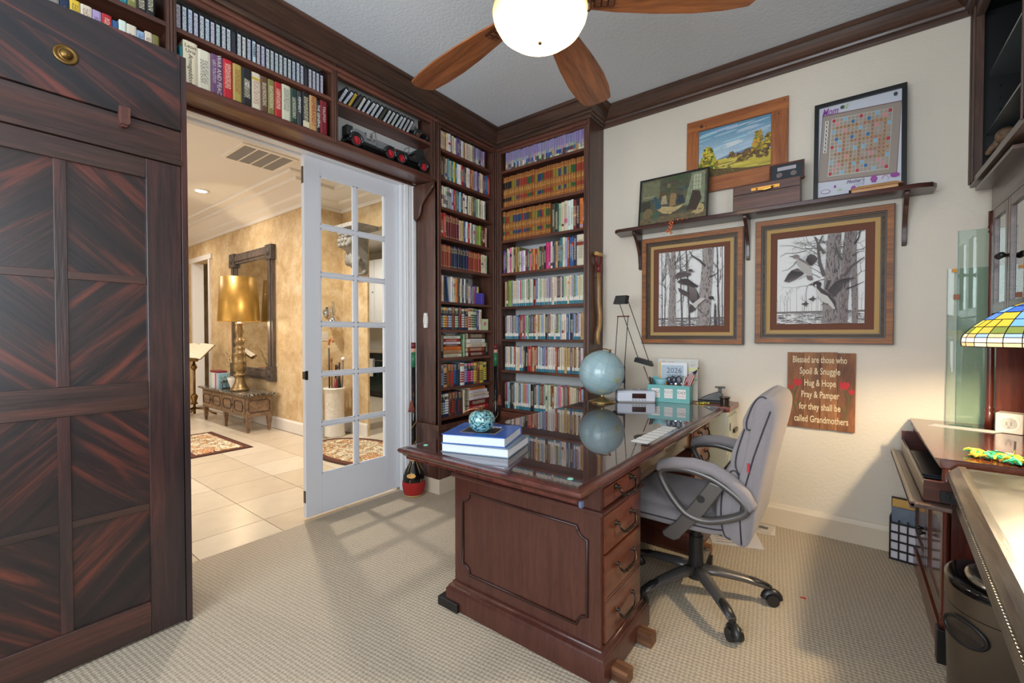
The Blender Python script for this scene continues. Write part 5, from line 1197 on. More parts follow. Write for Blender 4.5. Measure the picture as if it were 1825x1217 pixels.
# things on the credenza
o=MB().add([(.325,3.10,.7805),(.36,3.17,.7805),(.60,3.10,.7825),(.545,3.03,.7825)],[(0,3,2,1)]).build('letter_sheet',M_paper);tag(o,'loose white sheet of paper on the credenza top','paper')
bpy.data.objects[o.name].modifiers.new('t','SOLIDIFY').thickness=.001
o=MB().add([(.38,3.08,.7803),(.42,3.20,.7803),(.50,3.19,.7803),(.50,3.06,.7803)],[(0,3,2,1)]).build('teal_folder',mat('teal_card',(20,92,90),.5));tag(o,'teal card under the loose white sheet','paper')
t=thing('power_outlet_cube','white cube-shaped power outlet on the credenza','outlet',(.61,3.13,.7805))
Rc=Matrix.Translation((.615,3.105,.7805))@Matrix.Rotation(math.radians(-20),4,'Z')
MB(Rc).box(-.045,-.045,0,.045,.045,.095).build('body',mat('outlet_white',(214,206,196),.4),t,bevel=.005)
MB(Rc).lathe([(.034,-.0462),(.034,-.0475),(.029,-.0475),(.029,-.0462)],(0,0,.048),20,axis='y').build('socket_ring',M_paper,t);MB(Rc).box(-.010,-.049,.038,-.004,-.046,.056).box(.004,-.049,.038,.010,-.046,.056).cyl((0,-.046,.032),(0,-.049,.032),.005,n=8).build('socket_slots',M_grey,t)
t=thing('literature_holder','clear brochure holder full of flyers under the hutch','brochure holder',(.70,3.0,.7805))
MB().boxes('clear_side',glassmat('acrylic',(.9,.92,.95),2,.05),t,[(.66,2.84,.7805,.85,2.843,1.05),(.66,3.06,.7805,.85,3.063,1.05)]);MB().box(.66,2.843,.7805,.663,3.06,.90).build('clear_tray',glassmat('acrylic',(.9,.92,.95),2,.05),t)
for k,(x,h,cc,nm,lb) in enumerate(((.675,.27,(226,222,216),'flyer','tall white flyer in the brochure holder'),(.69,.24,(226,196,90),'flyer','yellow and pink flyer in the brochure holder'),(.70,.29,(196,206,220),'flyer','pale blue flyer in the brochure holder'),(.78,.36,(36,38,40),'binder','black binder behind the flyers under the hutch'))):
    o=MB().box(x,2.85,.7815,x+.008+.05*(k==3),3.05,.78+h).build(nm,mat('flyer_%d'%k,cc,.5));tag(o,lb,'paper' if k<3 else 'binder')
for k,z in enumerate((.79,.875)):
    o=MB().box(.648,2.90,z,.652,3.0,z+.08).build('coupon',mat('coupon_green',(30,92,44),.5));tag(o,('lower' if k==0 else 'upper')+' green discount coupon in front of the flyers','coupon')
    tx=text('20 OFF' if k==0 else '10% OFF','coupon_text',frame((.647,2.95,z+.04),(0,0,1),(0,1,0),(-1,0,0)),.02,mat('coupon_yellow',(214,196,60),.5),None);tx.parent=o;tx.matrix_parent_inverse=Matrix.Translation(-o.location)
# bead mat
t=thing('bead_trivet','green and yellow knotted yarn mat on the credenza','mat',(.47,2.41,.7805))
rng=random.Random(12)
m=MB()
for k in range(130):
    cc=rng.choice([(36,170,110),(60,190,130),(230,190,40),(236,200,60),(30,140,90)]);m.col=S(cc)
    u=rng.uniform(0,1);vv=rng.uniform(-1,1);p=Vector((.375+u*.115,2.435-.06*u+vv*.05,.786+rng.uniform(0,.014)));a=rng.uniform(0,2*PI)
    m.tube([p,p+Vector((math.cos(a)*.012,math.sin(a)*.012,.006)),p+Vector((math.cos(a)*.026,math.sin(a)*.022,0))],[.006,.005,.002],5)
o=m.build('yarn_knots',attrmat('yarn',.8));o.parent=t;o.data.transform(WM[t.name]);o['kind']='stuff'
m=MB();m.tube([(.42,2.42,.808),(.455,2.385,.812),(.478,2.375,.812),(.480,2.37,.83),(.480,2.368,.86)],.003,8);o=m.build('lamp_cord_arm',M_chrome);tag(o,'thin curved chrome wire resting across the yarn mat','wire')
# stained glass lamp
lx,ly=.541,2.36
t=thing('stained_glass_lamp','stained glass table lamp with blue and yellow leaf shade on credenza','table lamp',(lx,ly,.7805))
def tiffany():
    m,nt,p=newmat('stained_glass');a=N(nt,'ShaderNodeAttribute',attribute_name='col');no=N(nt,'ShaderNodeTexNoise');no.inputs['Scale'].default_value=40;tc=N(nt,'ShaderNodeTexCoord');nt.links.new(tc.outputs['Object'],no.inputs['Vector'])
    mx=N(nt,'ShaderNodeMix',data_type='RGBA',blend_type='MULTIPLY');mx.inputs[0].default_value=.5;nt.links.new(a.outputs['Color'],mx.inputs[6]);nt.links.new(no.outputs['Color'],mx.inputs[7]);nt.links.new(mx.outputs[2],p.inputs['Base Color']);nt.links.new(a.outputs['Color'],p.inputs['Emission Color']);p.inputs['Emission Strength'].default_value=1.3;p.inputs['Roughness'].default_value=.2;return m
M_tif=tiffany();M_lead=mat('lead_came',(40,36,30),.4,.6)
prf=[(.203,1.205),(.205,1.220),(.203,1.238),(.196,1.252),(.176,1.276),(.148,1.302),(.115,1.328),(.08,1.350),(.04,1.366)]
rng=random.Random(3);lead=MB();n=28
for i in range(len(prf)-1):
    gl=MB();r0,z0=prf[i];r1,z1=prf[i+1];nn=n if i<5 else n//2
    for k in range(nn):
        a0=2*PI*k/nn;a1=2*PI*(k+1)/nn
        if i in(0,2): cc=rng.choice([(236,200,140),(220,176,120),(150,176,214),(236,214,170)])
        elif i==1: cc=(255,240,214)
        elif i==3: cc=rng.choice([(216,190,60),(190,170,70),(120,130,60)])
        else: cc=rng.choice([(70,120,200),(216,190,70),(60,100,180),(200,176,60),(110,160,220)])
        gl.col=S(cc);gl.add([(lx+r*math.cos(a),ly+r*math.sin(a),z) for r,z,a in((r0,z0,a0),(r0,z0,a1),(r1,z1,a1),(r1,z1,a0))],[(0,1,2,3)])
        lead.cyl((lx+r0*math.cos(a0),ly+r0*math.sin(a0),z0),(lx+r1*math.cos(a0),ly+r1*math.sin(a0),z1),.0015,n=5,cap=False)
    o=gl.build('glass_band',M_tif,t);o.modifiers.new('s','SOLIDIFY').thickness=.002
    lead.tube([(lx+r0*math.cos(a*PI/20),ly+r0*math.sin(a*PI/20),z0) for a in range(40)],.0017,5,closed=True)
lead.build('lead_came',M_lead,t)
MB().lathe([(.062,.781),(.062,.79),(.045,.80),(.02,.83),(.013,.90),(.018,1.0),(.012,1.05),(.010,1.20),(.010,1.225)],(lx,ly,0),20).build('base',M_pewter,t,smooth=True)
MB().lathe([(.0,1.385),(.012,1.38),(.045,1.368),(.04,1.362),(0,1.362)],(lx,ly,0),16).build('finial_cap',M_pewter,t,smooth=True)
# glass sheets leaning by the hutch
M_gs=glassmat('green_edge_glass_sheet',(.90,.95,.93),1.0,.015)
M_ge=mat('green_glass_edge',(120,150,140),.2)
def gsheet(lb,x0,x1,y,z0,z1,edge=True):
    t=thing('glass_sheet',lb,'glass sheet',((x0+x1)/2,y,z0));MB().box(x0,y,z0,x1,y+.005,z1).build('pane',M_gs,t);MB().box(x0-.001,y-.0002,z0,x0+.0012,y+.0052,z1).build('polished_edge',M_ge,t);return t
gsheet('tall clear glass sheet standing behind the greenish one',.455,.80,3.312,.7805,1.80)
gsheet('greenish glass sheet with a price tag leaning by the hutch',.415,.78,3.303,.7805,1.60)
o=MB().box(.438,3.300,1.435,.462,3.3025,1.462).build('price_tag',mat('tag_kraft',(168,110,84),.7));tag(o,'small brown price tag hanging on the glass sheet','tag')
o=MB().box(.430,3.2995,1.580,.452,3.3025,1.598).build('tape_piece',mat('tape_orange',(220,150,50),.5));tag(o,'orange tape at the top of the glass sheet','tape')
# ================================================================== EXECUTIVE DESK
t=thing('executive_desk','large glossy mahogany executive desk with glass top in the middle of the room','desk',(-1.07,2.2,0))
DX0,DX1,DY0,DY1=-1.43,-.70,1.43,2.97
M_tread=wood('desk_top_wood',(70,31,25),(104,50,40),'y',5,.22,.4)
# top slab with moulded edge
pe=[(-.012,.734),(-.004,.736),(-.002,.742),(.006,.748),(.012,.756),(.022,.762),(.026,.770),(.022,.778),(.012,.7795),(-.012,.7795)]
m=MB().sweep([(-1.452,1.168),(-.648,1.168),(-.648,3.01),(-1.452,3.01)],[(o,z) for o,z in pe],closed=True)
m.build('top_edge_moulding',M_tread,t,auto=50)
MB().box(-1.452,1.168,.735,-.648,3.01,.7805).build('top_board',M_tread,t)
MB().box(-1.450,1.165,.781,-.646,3.005,.789).build('glass_top',glassmat('desk_glass',(.95,.97,.98),1.5,.04,.004),t,bevel=.0015)
for x,y in((-.70,1.215),(-1.39,1.22),(-.70,2.95)): MB().lathe([(0,.7895),(.010,.7895),(.008,.792),(0,.7925)],(x,y,0),14).build('glass_spacer',mat('clear_green_dot',(120,190,170),.3),t)
# scuffed protective corner
MB().prism([(-.632,1.146),(-.621,1.141),(-.620,1.154),(-.630,1.156)],'z',.737,.754).build('corner_scuff',mat('corner_blue_grey',(92,108,138),.4),t)
def pedestal(y0,y1,near):
    p=MB().box(DX0,y0,.118,DX1-.012,y1,.735).build('pedestal',M_mah,t)
    m=MB().sweep([(DX0,y0),(DX1,y0),(DX1,y1),(DX0,y1)],[(0,.003),(.030,.003),(.030,.085),(.022,.093),(.022,.10),(.010,.108),(.008,.118),(0,.120)],closed=True);m.build('base_moulding',M_mah,p,auto=50)
    m=MB().sweep([(DX0,y0),(DX1,y0),(DX1,y1),(DX0,y1)],[(0,.596),(.010,.598),(.014,.606),(.012,.614),(0,.616)],closed=True);m.build('waist_moulding',M_mah,p,auto=50)
    MB().box(DX1-.012,y0,.118,DX1,y0+.022,.735).box(DX1-.012,y1-.022,.118,DX1,y1,.735).box(DX1-.012,y0,.725,DX1,y1,.735).build('face_frame',M_mah,p)
    a,b=y0+.024,y1-.024
    MB().box(DX1-.012,a,.694,DX1+.001,b,.724).build('writing_slide',M_mahy,p,bevel=.0015)
    sl=MB().lathe([(.006,.0),(.005,.008),(.010,.014),(.009,.020),(0,.023)],(DX1+.001,(a+b)/2+.02,.708),12,axis='x').build('slide_knob',M_pewter,p,smooth=True)
    def pull(zc,par,yc=None):
        yc=(a+b)/2 if yc is None else yc;X=DX1+.006;g=.072
        for s_ in(-1,1): MB().lathe([(.0,0),(.013,.0),(.013,.002),(.008,.004),(.006,.012),(.008,.016),(0,.018)],(X,yc+s_*g,zc+.012),12,axis='x').build('pull_rosette',M_pewter,par,smooth=True)
        pts=[(X+.014,yc-g,zc+.012),(X+.022,yc-g,zc-.006),(X+.027,yc-g*.75,zc-.022),(X+.028,yc-g*.4,zc-.026),(X+.028,yc,zc-.026),(X+.028,yc+g*.4,zc-.026),(X+.027,yc+g*.75,zc-.022),(X+.022,yc+g,zc-.006),(X+.014,yc+g,zc+.012)]
        q=MB();q.tube(pts,[.004,.0045,.0055,.0045,.0065,.0045,.0055,.0045,.004],8);
        for k in(-.4,.4): q.sphere((X+.028,yc+g*k,zc-.026),.0072,8,6)
        q.build('bail_handle',M_pewter,par,smooth=True)
    for z0,z1,hs,th in((.622,.690,(.664,),.006),(.452,.590,(.525,),.008)):
        d=MB().box(DX1-.011,a,z0,DX1+th-.002,b,z1).build('drawer',M_mahy,p,bevel=.002)
        for h_ in hs: pull(h_,d)
    d=MB().box(DX1-.011,a-.0,.124,DX1+.010,b,.444).build('file_drawer',M_mahy,p,bevel=.003)
    m=MB().box(DX1+.0095,a,.288,DX1+.0108,b,.2895).box(DX1+.0095,a,.276,DX1+.0108,b,.2775).build('false_front_line',mat('dark_groove',(44,20,14),.6),d)
    pull(.372,d);pull(.196,d)
    if near:
        k=.035
        def scoop(x0,x1,z0,z1,r):
            P=[]
            for (cx_,cz_,a0) in((x0,z0,90),(x1,z0,180),(x1,z1,270),(x0,z1,0)):
                for i in range(7):
                    a_=math.radians(a0-i*15);P.append((cx_+r*math.cos(a_),cz_+r*math.sin(a_)))
            return P
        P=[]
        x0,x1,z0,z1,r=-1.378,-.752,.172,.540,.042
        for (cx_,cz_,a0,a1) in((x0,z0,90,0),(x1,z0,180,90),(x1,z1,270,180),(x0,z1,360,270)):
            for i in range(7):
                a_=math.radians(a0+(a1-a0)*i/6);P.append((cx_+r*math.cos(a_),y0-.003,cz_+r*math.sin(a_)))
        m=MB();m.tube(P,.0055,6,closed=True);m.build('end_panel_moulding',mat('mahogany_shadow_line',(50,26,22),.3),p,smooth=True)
    return p
pedestal(1.43,1.81,True);pedestal(2.58,2.965,False)
MB().box(DX0+.02,1.811,.12,DX0+.045,2.579,.735).build('modesty_panel',M_mahy,t)
cd=MB().box(DX1-.42,1.815,.625,DX1-.028,2.575,.632).box(DX1-.030,1.815,.615,DX1-.014,2.575,.722).build('centre_drawer',wood('centre_drawer_wood',(92,62,38),(132,96,62),'y',6,.25,.3),t)
MB().lathe([(0,0),(.010,0),(.010,.003),(0,.003)],(DX1-.014,2.19,.675),14,axis='x').build('lock',M_brass,cd)
MB().box(DX0+.03,1.811,.724,DX1-.02,2.579,.734).build('kneehole_rail',M_mah,t)
M_blk=wood('riser_block_brown',(86,52,32),(140,96,64),'x',8,.6)
for x0,y0,mm in((-1.50,1.385,M_black),(-1.50,1.75,M_black),(-.735,1.46,M_blk),(-.735,1.70,M_blk),(-.735,2.62,M_blk),(-1.50,2.85,M_black)):
    MB().box(x0,y0,.0,x0+.125,y0+.055,.040 if mm is M_black else .048).build('riser_block',mm,t,bevel=.003)
# file cabinet behind
t=thing('file_cabinet','grey-white metal file cabinet with wooden top in the corner behind the desk','file cabinet',(-.80,3.16,0))
M_fc=mat('off_white_metal',(186,190,180),.4)
MB().box(-.98,3.045,.02,-.612,3.315,.752).build('body',M_fc,t,bevel=.003)
MB().box(-1.0,3.038,.754,-.596,3.318,.786).build('wooden_top',wood('red_wood_board',(104,46,30),(150,76,52),'x',6,.3,.2),t,bevel=.002)
for z in(.50,.26,.03):
    d=MB().box(-.6115,3.055,z,-.603,3.30,z+.22).build('drawer',M_fc,t,bevel=.002)
    MB().box(-.603,3.07,z+.13,-.598,3.14,z+.18).box(-.598,3.073,z+.133,-.597,3.137,z+.175).build('label_holder',M_chrome,d)
    MB().box(-.603,3.17,z+.10,-.590,3.27,z+.125).build('handle',M_pewter,d,bevel=.002)
MB().box(-.98,3.05,0,-.62,3.31,.02).build('base',M_black,t)
ZD=.7895
# ------------------------------------------------------------------ globe
def globemat(name,sea,seavar,lands,scale,lines=True,rough=.3):
    m,nt,p=newmat(name);tc=N(nt,'ShaderNodeTexCoord');no=N(nt,'ShaderNodeTexNoise');no.inputs['Scale'].default_value=scale;no.inputs['Detail'].default_value=5;no.inputs['Roughness'].default_value=.55
    nt.links.new(tc.outputs['Object'],no.inputs['Vector']);cr=N(nt,'ShaderNodeValToRGB');e=cr.color_ramp.elements;e[0].position=0;e[0].color=S(sea);e[1].position=.555;e[1].color=S(seavar)
    for ps,cc in lands: k=e.new(ps);k.color=S(cc)
    nt.links.new(no.outputs[0],cr.inputs[0]);out=cr.outputs[0]
    nt.links.new(out,p.inputs['Base Color']);p.inputs['Roughness'].default_value=rough;p.inputs['Coat Weight'].default_value=.6;return m
gx,gy,gz,gr=-1.335,2.735,.988,.152
t=thing('desk_globe','large pale blue desk globe on a brass base near the desk corner','globe',(gx,gy,ZD))
gm=globemat('pale_globe_map',(142,176,188),(158,186,192),((.61,(170,180,150)),(.63,(176,166,116)),(.70,(196,184,140))),6.0)
s_=MB(Matrix.Translation((gx,gy,gz))@Matrix.Rotation(math.radians(23),4,'Y'));s_.sphere((0,0,0),gr,40,24);s_.build('globe_ball',gm,t,smooth=True)
m=MB(Matrix.Translation((gx,gy,gz))@Matrix.Rotation(math.radians(23),4,'Y'))
m.tube([((gr+.0006)*math.cos(a*PI/24),(gr+.0006)*math.sin(a*PI/24),0) for a in range(48)],.0008,4,closed=True)
for k in range(6): 
    ph=k*PI/6;m.tube([((gr+.0003)*math.cos(a*PI/24)*math.cos(ph),(gr+.0003)*math.cos(a*PI/24)*math.sin(ph),(gr+.0003)*math.sin(a*PI/24)) for a in range(48)],.0005,4,closed=True)
for la in(-40,-20,20,40):
    c_=math.cos(math.radians(la));m.tube([((gr+.0003)*c_*math.cos(a*PI/24),(gr+.0003)*c_*math.sin(a*PI/24),gr*math.sin(math.radians(la))) for a in range(48)],.0005,4,closed=True)
m.build('graticule',mat('map_line_blue',(104,142,158),.5),t)
rt=Matrix.Rotation(math.radians(23),4,'Y')
ax=rt@Vector((0,0,1))
m=MB();pts=[]
for i in range(17):
    a=-PI/2+PI*i/16 ;v=rt@Vector((-(gr+.012)*math.cos(a),0,(gr+.012)*math.sin(a)));pts.append(Vector((gx,gy,gz))+v)
m.tube(pts,.004,6);m.cyl(Vector((gx,gy,gz))+ax*gr,Vector((gx,gy,gz))+ax*(gr+.02),.006,n=8)
m.build('meridian_arm',M_brass,t,smooth=True)
MB().lathe([(.092,ZD+.0003),(.092,ZD+.006),(.07,ZD+.014),(.03,ZD+.026),(.014,ZD+.034),(.010,ZD+.048),(.014,ZD+.052)],(gx+.005,gy,0),32).build('base',mat('brass_base',(176,148,100),.25,.85),t,smooth=True)
# clock radio
R_=Matrix.Translation((-1.165,2.90,ZD))@Matrix.Rotation(math.radians(31),4,'Z')
t=thing('clock_radio','white clock radio with dark display beside the globe','clock radio',(-1.165,2.90,ZD))
M_sil=mat('radio_white',(206,212,226),.35)
MB(R_).prism([(-.055,.006),(-.062,.062),(-.045,.078),(.07,.078),(.075,.006)],'x',-.125,.125).build('body',M_sil,t,bevel=.006)
MB(R_).box(-.12,-.056,.0003,.12,.07,.006).build('base_plate',M_grey,t)
MB(R_).add([(-.028,-.0625,.028),(.062,-.0625,.028),(.062,-.0668,.062),(-.028,-.0668,.062)],[(0,1,2,3)]).box(-.028,-.0625,.028,.062,-.058,.06).build('display',mat('display_dark',(52,26,24),.1),t)
m=MB(R_)
for k in range(5): m.lathe([(0,-.064),(.0045,-.064),(.0045,-.060),(0,-.060)],(-.022+k*.02,0,.018),10,axis='y')
m.build('button',M_grey,t)
m=MB(R_)
for x,r in((-.075,.022),(.0,.018),(.06,.022)): m.lathe([(0,.080),(r,.080),(r,.082),(r*.6,.0835),(0,.0835)],(x,.015,0),18)
m.build('top_control',M_chrome,t,smooth=True)
# teal glasses organiser
t=thing('desk_organizer','teal box organizer with three small spectacle pictures on the desk','organizer',(-.97,3.05,ZD))
R_=Matrix.Translation((-1.10,2.962,ZD))@Matrix.Rotation(math.atan2(.036,.266),4,'Z')
L_,H_,D_=.272,.117,.155
M_teal=mat('teal_lacquer',(90,160,158),.35)
m=MB(R_);m.box(0,0,0,L_,.006,H_);b=m.build('front_panel',M_teal,t,bevel=.001)
MB(R_).box(0,.0062,0,.006,D_,H_).build('side_panel',M_teal,t);MB(R_).box(L_-.006,.0062,0,L_,D_,H_).build('side_panel',M_teal,t);MB(R_).box(.0062,D_-.006,0,L_-.0062,D_,H_).build('back_panel',M_teal,t);MB(R_).box(.0062,.0062,0,L_-.0062,D_-.0062,.005).box(.09,.0062,.005,.094,D_-.0062,H_-.01).box(.18,.0062,.005,.184,D_-.0062,H_-.01).build('divider',M_teal,t)
M_blackink=mat('thin_black_ink',(20,20,22),.4)
for k in range(3):
    x0=.028+k*.083;q=MB(R_).box(x0,-.0012,.030,x0+.054,.0,.092).build('picture_card',mat('card_white',(226,222,218),.6),b)
    m=MB(R_)
    for s2 in(-1,1): m.tube([(x0+.027+s2*.0125+.0095*math.cos(a*PI/9),-.0018,.070+.0085*math.sin(a*PI/9)) for a in range(18)],.0007 if k==1 else .0012,4,closed=True)
    m.tube([(x0+.027-.003,-.0018,.072),(x0+.027,-.0018,.0735),(x0+.027+.003,-.0018,.072)],.0008,4).box(x0+.003,-.002,.073,x0+.006,-.001,.077).box(x0+.048,-.002,.073,x0+.051,-.001,.077)
    m.build('spectacles_drawing',M_blackink,q)
    text(['BE SMART','BE STYLISH','BE UNIQUE'][k],'card_caption',R_@frame((x0+.027,-.0018,.045),(1,0,0),(0,0,1),(0,-1,0)),.0085,mat('caption_pink',(190,120,130),.5),q,width=.040)
def inbox(x,y,z): return R_@Vector((x,y,z))
# calendar + folder + pens + scissors + flag: each a thing
def panel_thing(nm,lb,cat,x0,x1,y,z0,z1,cc,th=.003):
    t=thing(nm,lb,cat,tuple(inbox((x0+x1)/2,y,z0)));MB(R_).box(x0,y,z0,x1,y+th,z1).build('cover',mat('cover_'+lb[:9].replace(' ','_'),cc,.5),t);return t
t=panel_thing('paper_folder','tall pale printed folder behind the calendar on the desk','folder',.035,.30,.175,.0,.285,(206,204,196));
text('Office supply','heading',R_@frame((.10,.1745,.262),(1,0,0),(0,0,1),(0,-1,0)),.014,M_txr,t,width=.085)
MB(R_).box(.22,.1742,.205,.295,.175,.225).build('yellow_line_block',mat('pale_yellow',(214,214,150),.5),t);MB(R_).box(.22,.1742,.14,.297,.175,.150).build('green_line',mat('pale_green_ink',(140,180,150),.5),t)
MB(R_).box(.22,.1742,.172,.25,.175,.178).box(.25,.1742,.24,.28,.175,.243).box(.252,.1742,.250,.29,.175,.252).tube([(.255,.174,.262),(.265,.174,.272),(.272,.174,.266),(.282,.174,.268)],.001,4).build('printed_marks',M_grey,t)
t=panel_thing('envelope','yellow envelope edge behind the calendar on the desk','envelope',.045,.10,.160,.0,.262,(222,176,80))
t=panel_thing('wall_calendar','2026 calendar with pale blue sky cover in the teal organizer','calendar',.06,.235,.142,.0,.262,(226,228,232))
cv=MB(R_).box(.063,.1412,.120,.212,.142,.243).build('sky_picture',mat('sky_cover',(176,192,206),.5),t)
MB(R_).box(.063,.1412,.08,.212,.142,.1199).build('dune_picture',mat('dune_cover',(176,128,100),.5,var=.4,vscale=40),t);MB(R_).box(.11,.1408,.118,.205,.1412,.132).build('water_band',mat('water_blue',(64,92,150),.4),t)
m=MB(R_);m.box(.082,.1400,.118,.104,.1410,.136).box(.086,.1398,.136,.100,.1408,.144).prism([(.086,.144),(.100,.144),(.093,.155)],'y',.1398,.1408);m.build('lighthouse_picture',mat('lighthouse_red',(110,60,56),.5),t)
text('2026','calendar_year',R_@frame((.150,.1408,.205),(1,0,0),(0,0,1),(0,-1,0)),.052,M_txd,t,width=.098,bold=-.0006,extrude=.0003);text('CALENDAR','calendar_word',R_@frame((.150,.1408,.172),(1,0,0),(0,0,1),(0,-1,0)),.015,M_txd,t,width=.098,extrude=.0003)
# bowl / tissue cup
t=thing('plastic_bowl','pale blue plastic bowl stacked in the teal organizer','bowl',tuple(inbox(.075,.06,.1)));c_=inbox(.078,.06,0);MB().lathe([(.02,c_.z+.095),(.03,c_.z+.10),(.045,c_.z+.145),(.047,c_.z+.150),(.043,c_.z+.150),(.028,c_.z+.105),(0,c_.z+.100)],(c_.x,c_.y,0),24).build('shell',mat('pale_blue_plastic',(150,206,216),.3),t,smooth=True)
t=thing('card_divider','turquoise card leaning left in the teal organizer','card',tuple(inbox(.05,.08,0)));MB(R_).prism([(.012,.09),(.055,.09),(.050,.165),(.022,.165)],'y',.085,.088).build('card',mat('turquoise_card',(60,170,176),.4),t)
M_org=mat('orange_handle',(230,130,40),.4);M_navy=mat('navy_handle',(26,30,52),.35)
def scissors(lb,x,y,mm,z=.15,s=1,hn='scissors'):
    t=thing(hn,lb,'scissors',tuple(inbox(x,y,.01)));m=MB(R_)
    for d in(-1,1): m.tube([(x+d*.017*s+.015*s*math.cos(a*PI/10),y,z+.022*s*math.sin(a*PI/10)) for a in range(20)],.0042,6,closed=True)
    m.build('finger_rings',mm,t,smooth=True);MB(R_).prism([(x-.006,z-.02),(x+.006,z-.02),(x+.002,z-.13),(x-.002,z-.13)],'y',y-.002,y+.002).build('blades',M_chrome,t)
scissors('black and orange scissors standing in the teal organizer',.150,.05,M_black,.145);scissors('navy blue scissors in the teal organizer middle',.178,.04,M_navy,.150,1.1);scissors('grey scissors behind the navy pair',.205,.075,M_grey,.152,1.0)
def rod(nm,lb,cat,a,b,r,cc,tipc=None):
    t=thing(nm,lb,cat,tuple(inbox(*a)));MB(R_).cyl(a,b,r,n=8).build('barrel',mat('barrel_'+nm+str(cc[0])+str(cc[1]),cc,.4),t,smooth=True)
    if tipc: 
        a_=Vector(a);b_=Vector(b);MB(R_).cyl(b_,b_+(b_-a_).normalized()*.012,r,.001,8).build('tip',mat('tip_%d'%tipc[0],tipc,.4),t)
rod('marker_pen','black marker leaning left in the teal organizer','pen',(.045,.03,.02),(.010,.02,.165),.006,(28,30,30));rod('marker_pen','dark marker next to the black one in the organizer','pen',(.055,.035,.02),(.024,.025,.160),.0055,(50,52,50))
rod('pencil','brown pencil sticking up left of the organizer pens','pencil',(.03,.10,.02),(-.045,.09,.225),.004,(128,76,64),(60,50,46))
rod('letter_opener','white letter opener leaning right in the organizer','letter opener',(.195,.03,.02),(.240,.03,.185),.0035,(222,216,210));rod('pen','orange tipped pen low in the organizer','pen',(.12,.03,.02),(.115,.03,.135),.004,(222,120,50));rod('pen','white pen standing in the organizer','pen',(.222,.05,.02),(.228,.05,.138),.004,(230,228,224));rod('pen','red pen standing at the right of the organizer','pen',(.24,.05,.02),(.246,.05,.142),.004,(150,50,56))
# little flag
t=thing('small_flag','small american flag on a stick in the teal organizer','flag',tuple(inbox(.25,.06,.02)))
MB(R_).cyl((.240,.06,.02),(.315,.06,.232),.0022,n=8).build('stick',wood('stick_wood',(150,110,70),(190,150,100),'z',8,.5),t);MB(R_).sphere((.316,.06,.235),.005,8,6).build('finial',M_brass,t)
fl=MB(R_);P=lambda u,v:(.312-.060*u*.6-.034*v*.9+.004*math.sin(u*6),.056+.006*math.sin(v*7+u*3),.228-.052*u*.9-.095*v+.012*u*(1-v))
# stripes hang down along v, canton at the top
for k in range(9):
    u0,u1=k/9,(k+1)/9;cc=(170,34,48) if k%2==0 else (232,228,224);fl.col=S(cc)
    for j in range(8):
        v0,v1=j/8,(j+1)/8
        if k>=3 and False: pass
        Q=lambda u,v:(.313-.078*v*.55-.058*u+.0, .056+.006*math.sin(v*5+u*6), .226-.036*u-.118*v+.03*u*v)
        fl.add([Q(u0,v0),Q(u1,v0),Q(u1,v1),Q(u0,v1)],[(0,1,2,3)])
o=fl.build('cloth',attrmat('flag_cloth',.7),t,smooth=True);o.modifiers.new('s','SOLIDIFY').thickness=.0008
m=MB(R_);Q2=lambda u,v:(.313-.078*v*.55-.058*u,.0545+.006*math.sin(v*5+u*6),.226-.036*u-.118*v+.03*u*v);m.add([Q2(0,0),Q2(.95,0),Q2(.95,.30),Q2(0,.36)],[(0,1,2,3)]);m.build('canton',mat('flag_navy',(30,36,66),.7),t)
m=MB(R_)
for a_ in range(4):
    for b_ in range(3): q=Q2(.15+a_*.22,.06+b_*.10);m.box(q[0]-.002,q[1]-.0012,q[2]-.0015,q[0]+.002,q[1]-.0004,q[2]+.0015)
m.build('stars',M_paper,t)
# stapler, tape spool, yellow clip
t=thing('stapler','dark grey stapler standing at the far corner of the desk','stapler',(-.72,3.20,.787))
Rs=Matrix.Translation((-.735,3.19,.7868))@Matrix.Rotation(math.radians(12),4,'Z')
MB(Rs).box(-.085,-.022,0,.075,.022,.012).build('base',M_black,t,bevel=.003)
MB(Rs).prism([(-.075,.013),(.06,.013),(.065,.06),(.045,.078),(.02,.070),(-.03,.050),(-.07,.028)],'y',-.017,.017).build('arm',mat('gunmetal',(72,72,70),.35,.4),t,bevel=.005)
MB(Rs).box(.035,-.01,.072,.058,.01,.100).box(.015,-.016,.100,.078,.016,.110).build('press_handle',MATS['gunmetal'],t,bevel=.003)
t=thing('paper_clip_cup','small dark round metal cup at the desk edge behind the chair','cup',(-.635,3.08,.7868))
MB().lathe([(.030,.7868),(.030,.793),(.024,.796),(.024,.832),(.032,.838),(.032,.846),(.020,.848),(0,.845)],(-.635,3.08,0),20).build('cup_body',mat('dark_bronze',(74,62,54),.3,.7),t,smooth=False,auto=40)
m=MB()
for k in range(10): a=k*PI/5;m.cyl((-.635+.0245*math.cos(a),3.08+.0245*math.sin(a),.797),(-.635+.0245*math.cos(a),3.08+.0245*math.sin(a),.832),.0022,n=5)
m.build('cup_ribs',M_pewter,t)
t=thing('yellow_clips','cluster of tiny yellow push pins beside the teal organizer','pins',(-.765,3.07,ZD));m=MB()
for k,(a,b) in enumerate(((-.79,3.03),(-.775,3.05),(-.76,3.045),(-.75,3.07),(-.735,3.08),(-.765,3.075))): m.sphere((a,b,ZD+.006),.006,8,6).cyl((a,b,ZD+.003),(a+.008,b+.006,ZD+.010),.002,n=6)
m.build('pin_heads',mat('yellow_plastic',(206,196,60),.4),t)
# index cards under the glass edge
for k in range(7):
    y=1.80+k*.059;o=MB().box(-.742+.001*k,y,ZD+.0002,-.668,y+.047,ZD+.0010).build('index_card',M_paper)
    tag(o,'white index card, %s from the camera in the row on the glass'%ordn(k+1),'card','index cards in a row on the glass desk top')
